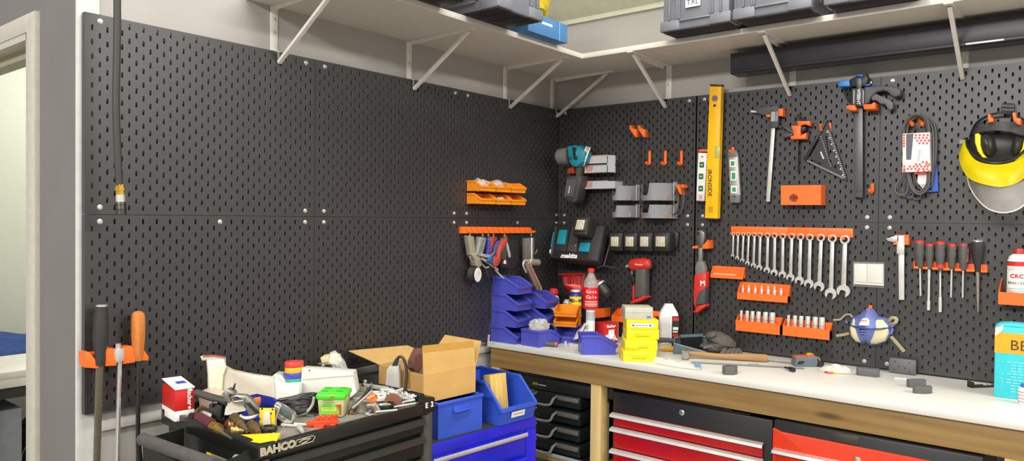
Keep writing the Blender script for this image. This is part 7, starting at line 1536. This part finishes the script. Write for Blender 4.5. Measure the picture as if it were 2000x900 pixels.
# left crate: plain euro style box
t = T('storage_crate', 'closed front blue crate on the cabinet under the cardboard box', 'crate', onCab(.035, .012, .7005), RC+PI/2, 'blue crates on the cabinet')
b = MB(); w, d_, h = .205, .28, .128
b.box(0, w, 0, .004, 0, h); b.box(0, w, d_-.004, d_, 0, h); b.box(0, .004, .004, d_-.004, 0, h); b.box(w-.004, w, .004, d_-.004, 0, h); b.box(.004, w-.004, .004, d_-.004, 0, .004); b.put('shell', CRATEB, t)
b = MB(); b.box(-.004, w+.004, -.005, .006, h-.012, h, .002); b.box(-.004, w+.004, d_-.006, d_+.005, h-.012, h, .002); b.box(-.004, .006, .006, d_-.006, h-.012, h, .002); b.box(w-.006, w+.004, .006, d_-.006, h-.012, h, .002); b.put('rim', CRATEB, t)
b = MB(); b.prism([(.065, h-.045), (.140, h-.045), (.140, h-.024), (.065, h-.024)], -.006, .0, 'xz', .002); b.prism([(.065, h-.045), (.145, h-.045), (.145, h-.038), (.065, h-.038)], -.012, -.004, 'xz', .002); b.put('grip_lip', CRATEB, t)
t = T('storage_crate', 'open front blue crate with a wood offcut and white label', 'crate', onCab(.305, -.008, .7005), RC+PI/2, 'blue crates on the cabinet')
w, d_, h = .185, .30, .150; b = MB(); pr = [(0, 0), (-.012, .062), (.075, h), (d_, h), (d_, 0)]
for x in (0, w-.004): b.prism(pr, x, x+.004, 'yz')
b.prism([(0, 0), (-.012, .062), (-.008, .062), (.004, 0)], .004, w-.004, 'yz'); b.box(.004, w-.004, d_-.004, d_, 0, h); b.box(.004, w-.004, .004, d_-.004, 0, .004); b.put('shell', CRATEB, t)
b = MB()
for x0, x1 in ((-.004, .005), (w-.005, w+.004)): b.prism([(-.016, .050), (-.016, .064), (.073, h+.002), (d_, h+.002), (d_, h-.010), (.078, h-.010), (-.006, .05)], x0, x1, 'yz', .001)
b.prism([(-.018, .050), (-.018, .064), (-.006, .064), (-.006, .050)], 0, w, 'yz', .001); b.box(0, w, d_-.004, d_+.004, h-.01, h+.002); b.put('rim', CRATEB, t)
b = MB(); b.prism([(-.0096, .022), (-.0135, .044), (-.0125, .044), (-.0086, .022)], .055, .125, 'yz'); lb = b.put('label', WPAP, t); b = MB(); b.prism([(-.0118, .030), (-.0128, .036), (-.012, .036), (-.011, .030)], .065, .115, 'yz'); b.put('label_print', mat('faint_olive', '#b9b58a', .6), lb)
t2 = T('wood_offcut', 'pale pine offcut standing in the open front blue crate', 'wood', t.M @ Vector((.030, .06, .0055)), rot=(-.16, .03, RC+PI/2)); b = MB(); b.box(0, .085, 0, .038, 0, .165, .001); b.put('block', PINES, t2)
# cardboard box
cz = .8295; t = T('cardboard_box', 'open brown cardboard box standing on the blue crate', 'box', on(2, cz, 848, 784)+Vector((-.006, -.045, 0)), RC+.03+PI/2)
w, d_, h = .245, .25, .098; th = .003
b = MB(); b.box(0, w, 0, th, 0, h); b.put('front_wall', CARD, t); b = MB(); b.box(0, w, d_-th, d_, 0, h); b.put('rear_wall', CARDI, t); b = MB(); b.box(0, th, th, d_-th, 0, h); b.put('end_wall', CARD, t); b = MB(); b.box(w-th, w, th, d_-th, 0, h); b.put('end_wall', CARD, t); b = MB(); b.box(th, w-th, th, d_-th, 0, th); b.put('base', CARDI, t)
b = MB()
for i in range(30): y = .008+i*.0080; b.box(-.0008, 0, y, y+.0022, .004, h-.004)
b.put('corrugation', mat('corrugated_brown', '#b98f58', .75), t)  # corrugation strips in a darker brown than the end wall
b = MB(); b.prism([(0, h), (w, h), (w-.004, h+.088), (.004, h+.098)], 0, th, 'xz', M=Matrix.Translation((0, .001, h)) @ Matrix.Rotation(-.10, 4, 'X') @ Matrix.Translation((0, 0, -h))); b.put('flap', CARD, t)
b = MB(); b.prism([(.004, h+.075), (w-.004, h+.066), (w-.004, h+.088), (.004, h+.098)], -.0006, .0002, 'xz', M=Matrix.Translation((0, .001, h)) @ Matrix.Rotation(-.10, 4, 'X') @ Matrix.Translation((0, 0, -h))); b.put('tape_strip', mat('tan_tape', '#c0913f', .35), t)
b = MB(); b.prism([(0, 0), (w, 0), (w-.02, .12), (-.03, .15)], -th/2, th/2, 'xz', M=Matrix.Translation((0, d_, h)) @ Matrix.Rotation(-1.35, 4, 'X')); b.put('flap', CARDI, t)
b = MB(); b.prism([(0, 0), (d_, 0), (d_-.02, .095), (.03, .095)], 0, th, 'yz', M=Matrix.Translation((w, 0, h)) @ Matrix.Rotation(.62, 4, 'Y')); b.put('flap', CARDI, t)
cm = t.M
m = MB(); m.prism([(0, 0), (.07, -.005), (.075, .10), (.03, .11), (.0, .075), (-.008, .045), (.005, .03)], 0, .03, 'xz', .004); m.rough(.0015, 4); o = m.put('rust_rag', mat('rust_brown_cloth', '#6d4436', .85, var=.2, scale=60, bump=.4)); o.matrix_world = cm @ Matrix.Translation((.035, .085, .062)) @ Matrix.Rotation(-.2, 4, 'X'); solo(o, 'rust brown rag bunched inside the cardboard box', 'rag')
m = lumpy((0, 0, .018), (.06, .035, .02), 71, 18, .2); o = m.put('grey_rag', mat('grey_cloth', '#6a6660', .85, bump=.4)); o.matrix_world = cm @ Matrix.Translation((.085, .045, .075)); solo(o, 'grey cloth lying on top in the cardboard box', 'rag')
m = MB(); m.box(.02, .22, .04, .2, .0035, .04, .004); o = m.put('packing_paper', mat('kraft_paper', '#a98652', .7)); o.matrix_world = cm; solo(o, 'folded kraft paper at the bottom of the cardboard box', 'paper')
# grey power supply with cable
p = onCab(-.075, .15, .7005); t = T('power_adapter', 'pale grey ribbed power adapter with a looped cable behind the trolley', 'adapter', p, FA)
zt_ = t.l(765, 716, 0).z; x0 = t.l(752, 740, 0).x; x1 = t.l(780, 740, 0).x
b = MB(); b.prism([(x0-.012, 0), (x1+.008, 0), (x1-.002, zt_-.012), (x1-.004, zt_), (x0+.012, zt_), (x0+.004, zt_-.012)], 0, .06, 'xz', .004); b.put('case', mat('adapter_grey', '#b5b3a8', .5), t)
b = MB()
for i in range(6): x = x0+.006+i*.008; b.box(x, x+.003, -.0015, .001, .01, zt_-.022)
b.put('rib', mat('adapter_grey', '#b5b3a8', .5), t)
b = MB(); b.tube(smoothpts([(x0+.03, .02, zt_-.004), (x0+.038, .02, zt_+.02), (x0+.045, .02, zt_+.03), (x0+.06, .015, zt_+.026), (x0+.072, .008, zt_-.01), (x0+.072, -.004, zt_-.08), (x0+.066, -.008, zt_-.16), (x0+.07, -.008, zt_-.22)], 5), .0052, 8); b.put('cable', BLACK, t); b = MB(); b.tube([(x0+.028, .02, zt_-.004), (x0+.038, .02, zt_+.022)], [.009, .007], 10); b.put('strain_relief', BLK2, t)
# trunking under the pegboard behind the trolley
b = MB(); b.box(-.030, .005, -1.47, -.78, .86, .885, .002); b.box(-.03, -.018, -1.47, -.7, .72, .84, .002); o = b.put('cable_trunking', mat('trunking_grey', '#8f8e88', .45)); solo(o, 'grey cable trunking on the wall under the pegboards behind the cardboard box', 'trunking')

# ------------------------------------------------------------------ next room
TX = -1.42
t = T('side_table', 'pale topped table on black legs in the next room', 'table', (TX, -1.9, 0))
b = MB(); b.box(-.95, 0, -.25, .9, .715, .755, .003); b.put('table_top', mat('pale_table_top', '#e2dfd0', .45), t); b = MB(); b.box(-.95, .004, -.25, .9, .755, .785, .003); b.put('table_top', mat('pale_table_top', '#e2dfd0', .45), t)
b = MB(); b.box(-.93, -.02, -.22, .88, .665, .7145, .002); b.put('apron', mat('dark_frame', '#3a3c38', .45), t)
for x, y in ((-.06, .03), (-.06, .80), (-.88, .03), (-.88, .80)): b = MB(); b.box(x-.025, x+.025, y-.025, y+.025, 0, .6645, .002); b.put('leg', mat('dark_frame', '#3a3c38', .45), t)
b = MB(); b.surf(lambda u, v: Vector((-.70+.5*u, -.20+.75*v, .002+.055*math.sin(u*PI)**.5*(math.sin(v*PI)**.4)*(1+.35*math.sin(v*17+u*5)+.2*math.sin(u*13)))), 40, 60); o = b.put('folded_cloth', CLOTHB); o.location = (TX-.22, -1.93, .7855); solo(o, 'crumpled dark blue cloth lying on the table in the next room', 'cloth')
t = T('hose_reel', 'black corrugated hose coil standing under the table in the next room', 'hose', (TX-.30, -1.70, 0)); b = MB()
for k in range(24): b.tube([(.04*math.sin(j*.31), .17+.0*k+ (.055+.002*k)*0, .46) for j in range(2)], .001, 3) if 0 else None
for k in range(16): b.tube([(-.11+.014*k, .24*math.cos(j*.314)*math.sin((k+2)/19*PI)**.3, .30+.24*math.sin(j*.314)*math.sin((k+2)/19*PI)**.3) for j in range(20)], .008, 6, closed=True)
b.put('coil', BLACK, t)
b = MB(); b.tube([(.02, .235*math.cos(j*.314), .30+.235*math.sin(j*.314)) for j in range(20)], .012, 8, closed=True); b.put('end_ring', BLK2, t)
b = MB(); b.box(-.14, .14, -.26, .26, 0, .03, .006); b.put('foot_board', DGREY, t)
t = T('floor_cabinet', 'pale blue grey floor cabinet under the table in the next room', 'cabinet', (TX-.42, -2.14, 0)); b = MB(); b.box(-.3, .32, -.0, .21, 0, .60, .004); b.put('body', mat('pale_blue_grey', '#b6bcc2', .5), t); b = MB(); b.box(.32, .324, .01, .2, .30, .302); b.put('door_gap', DGREY, t)
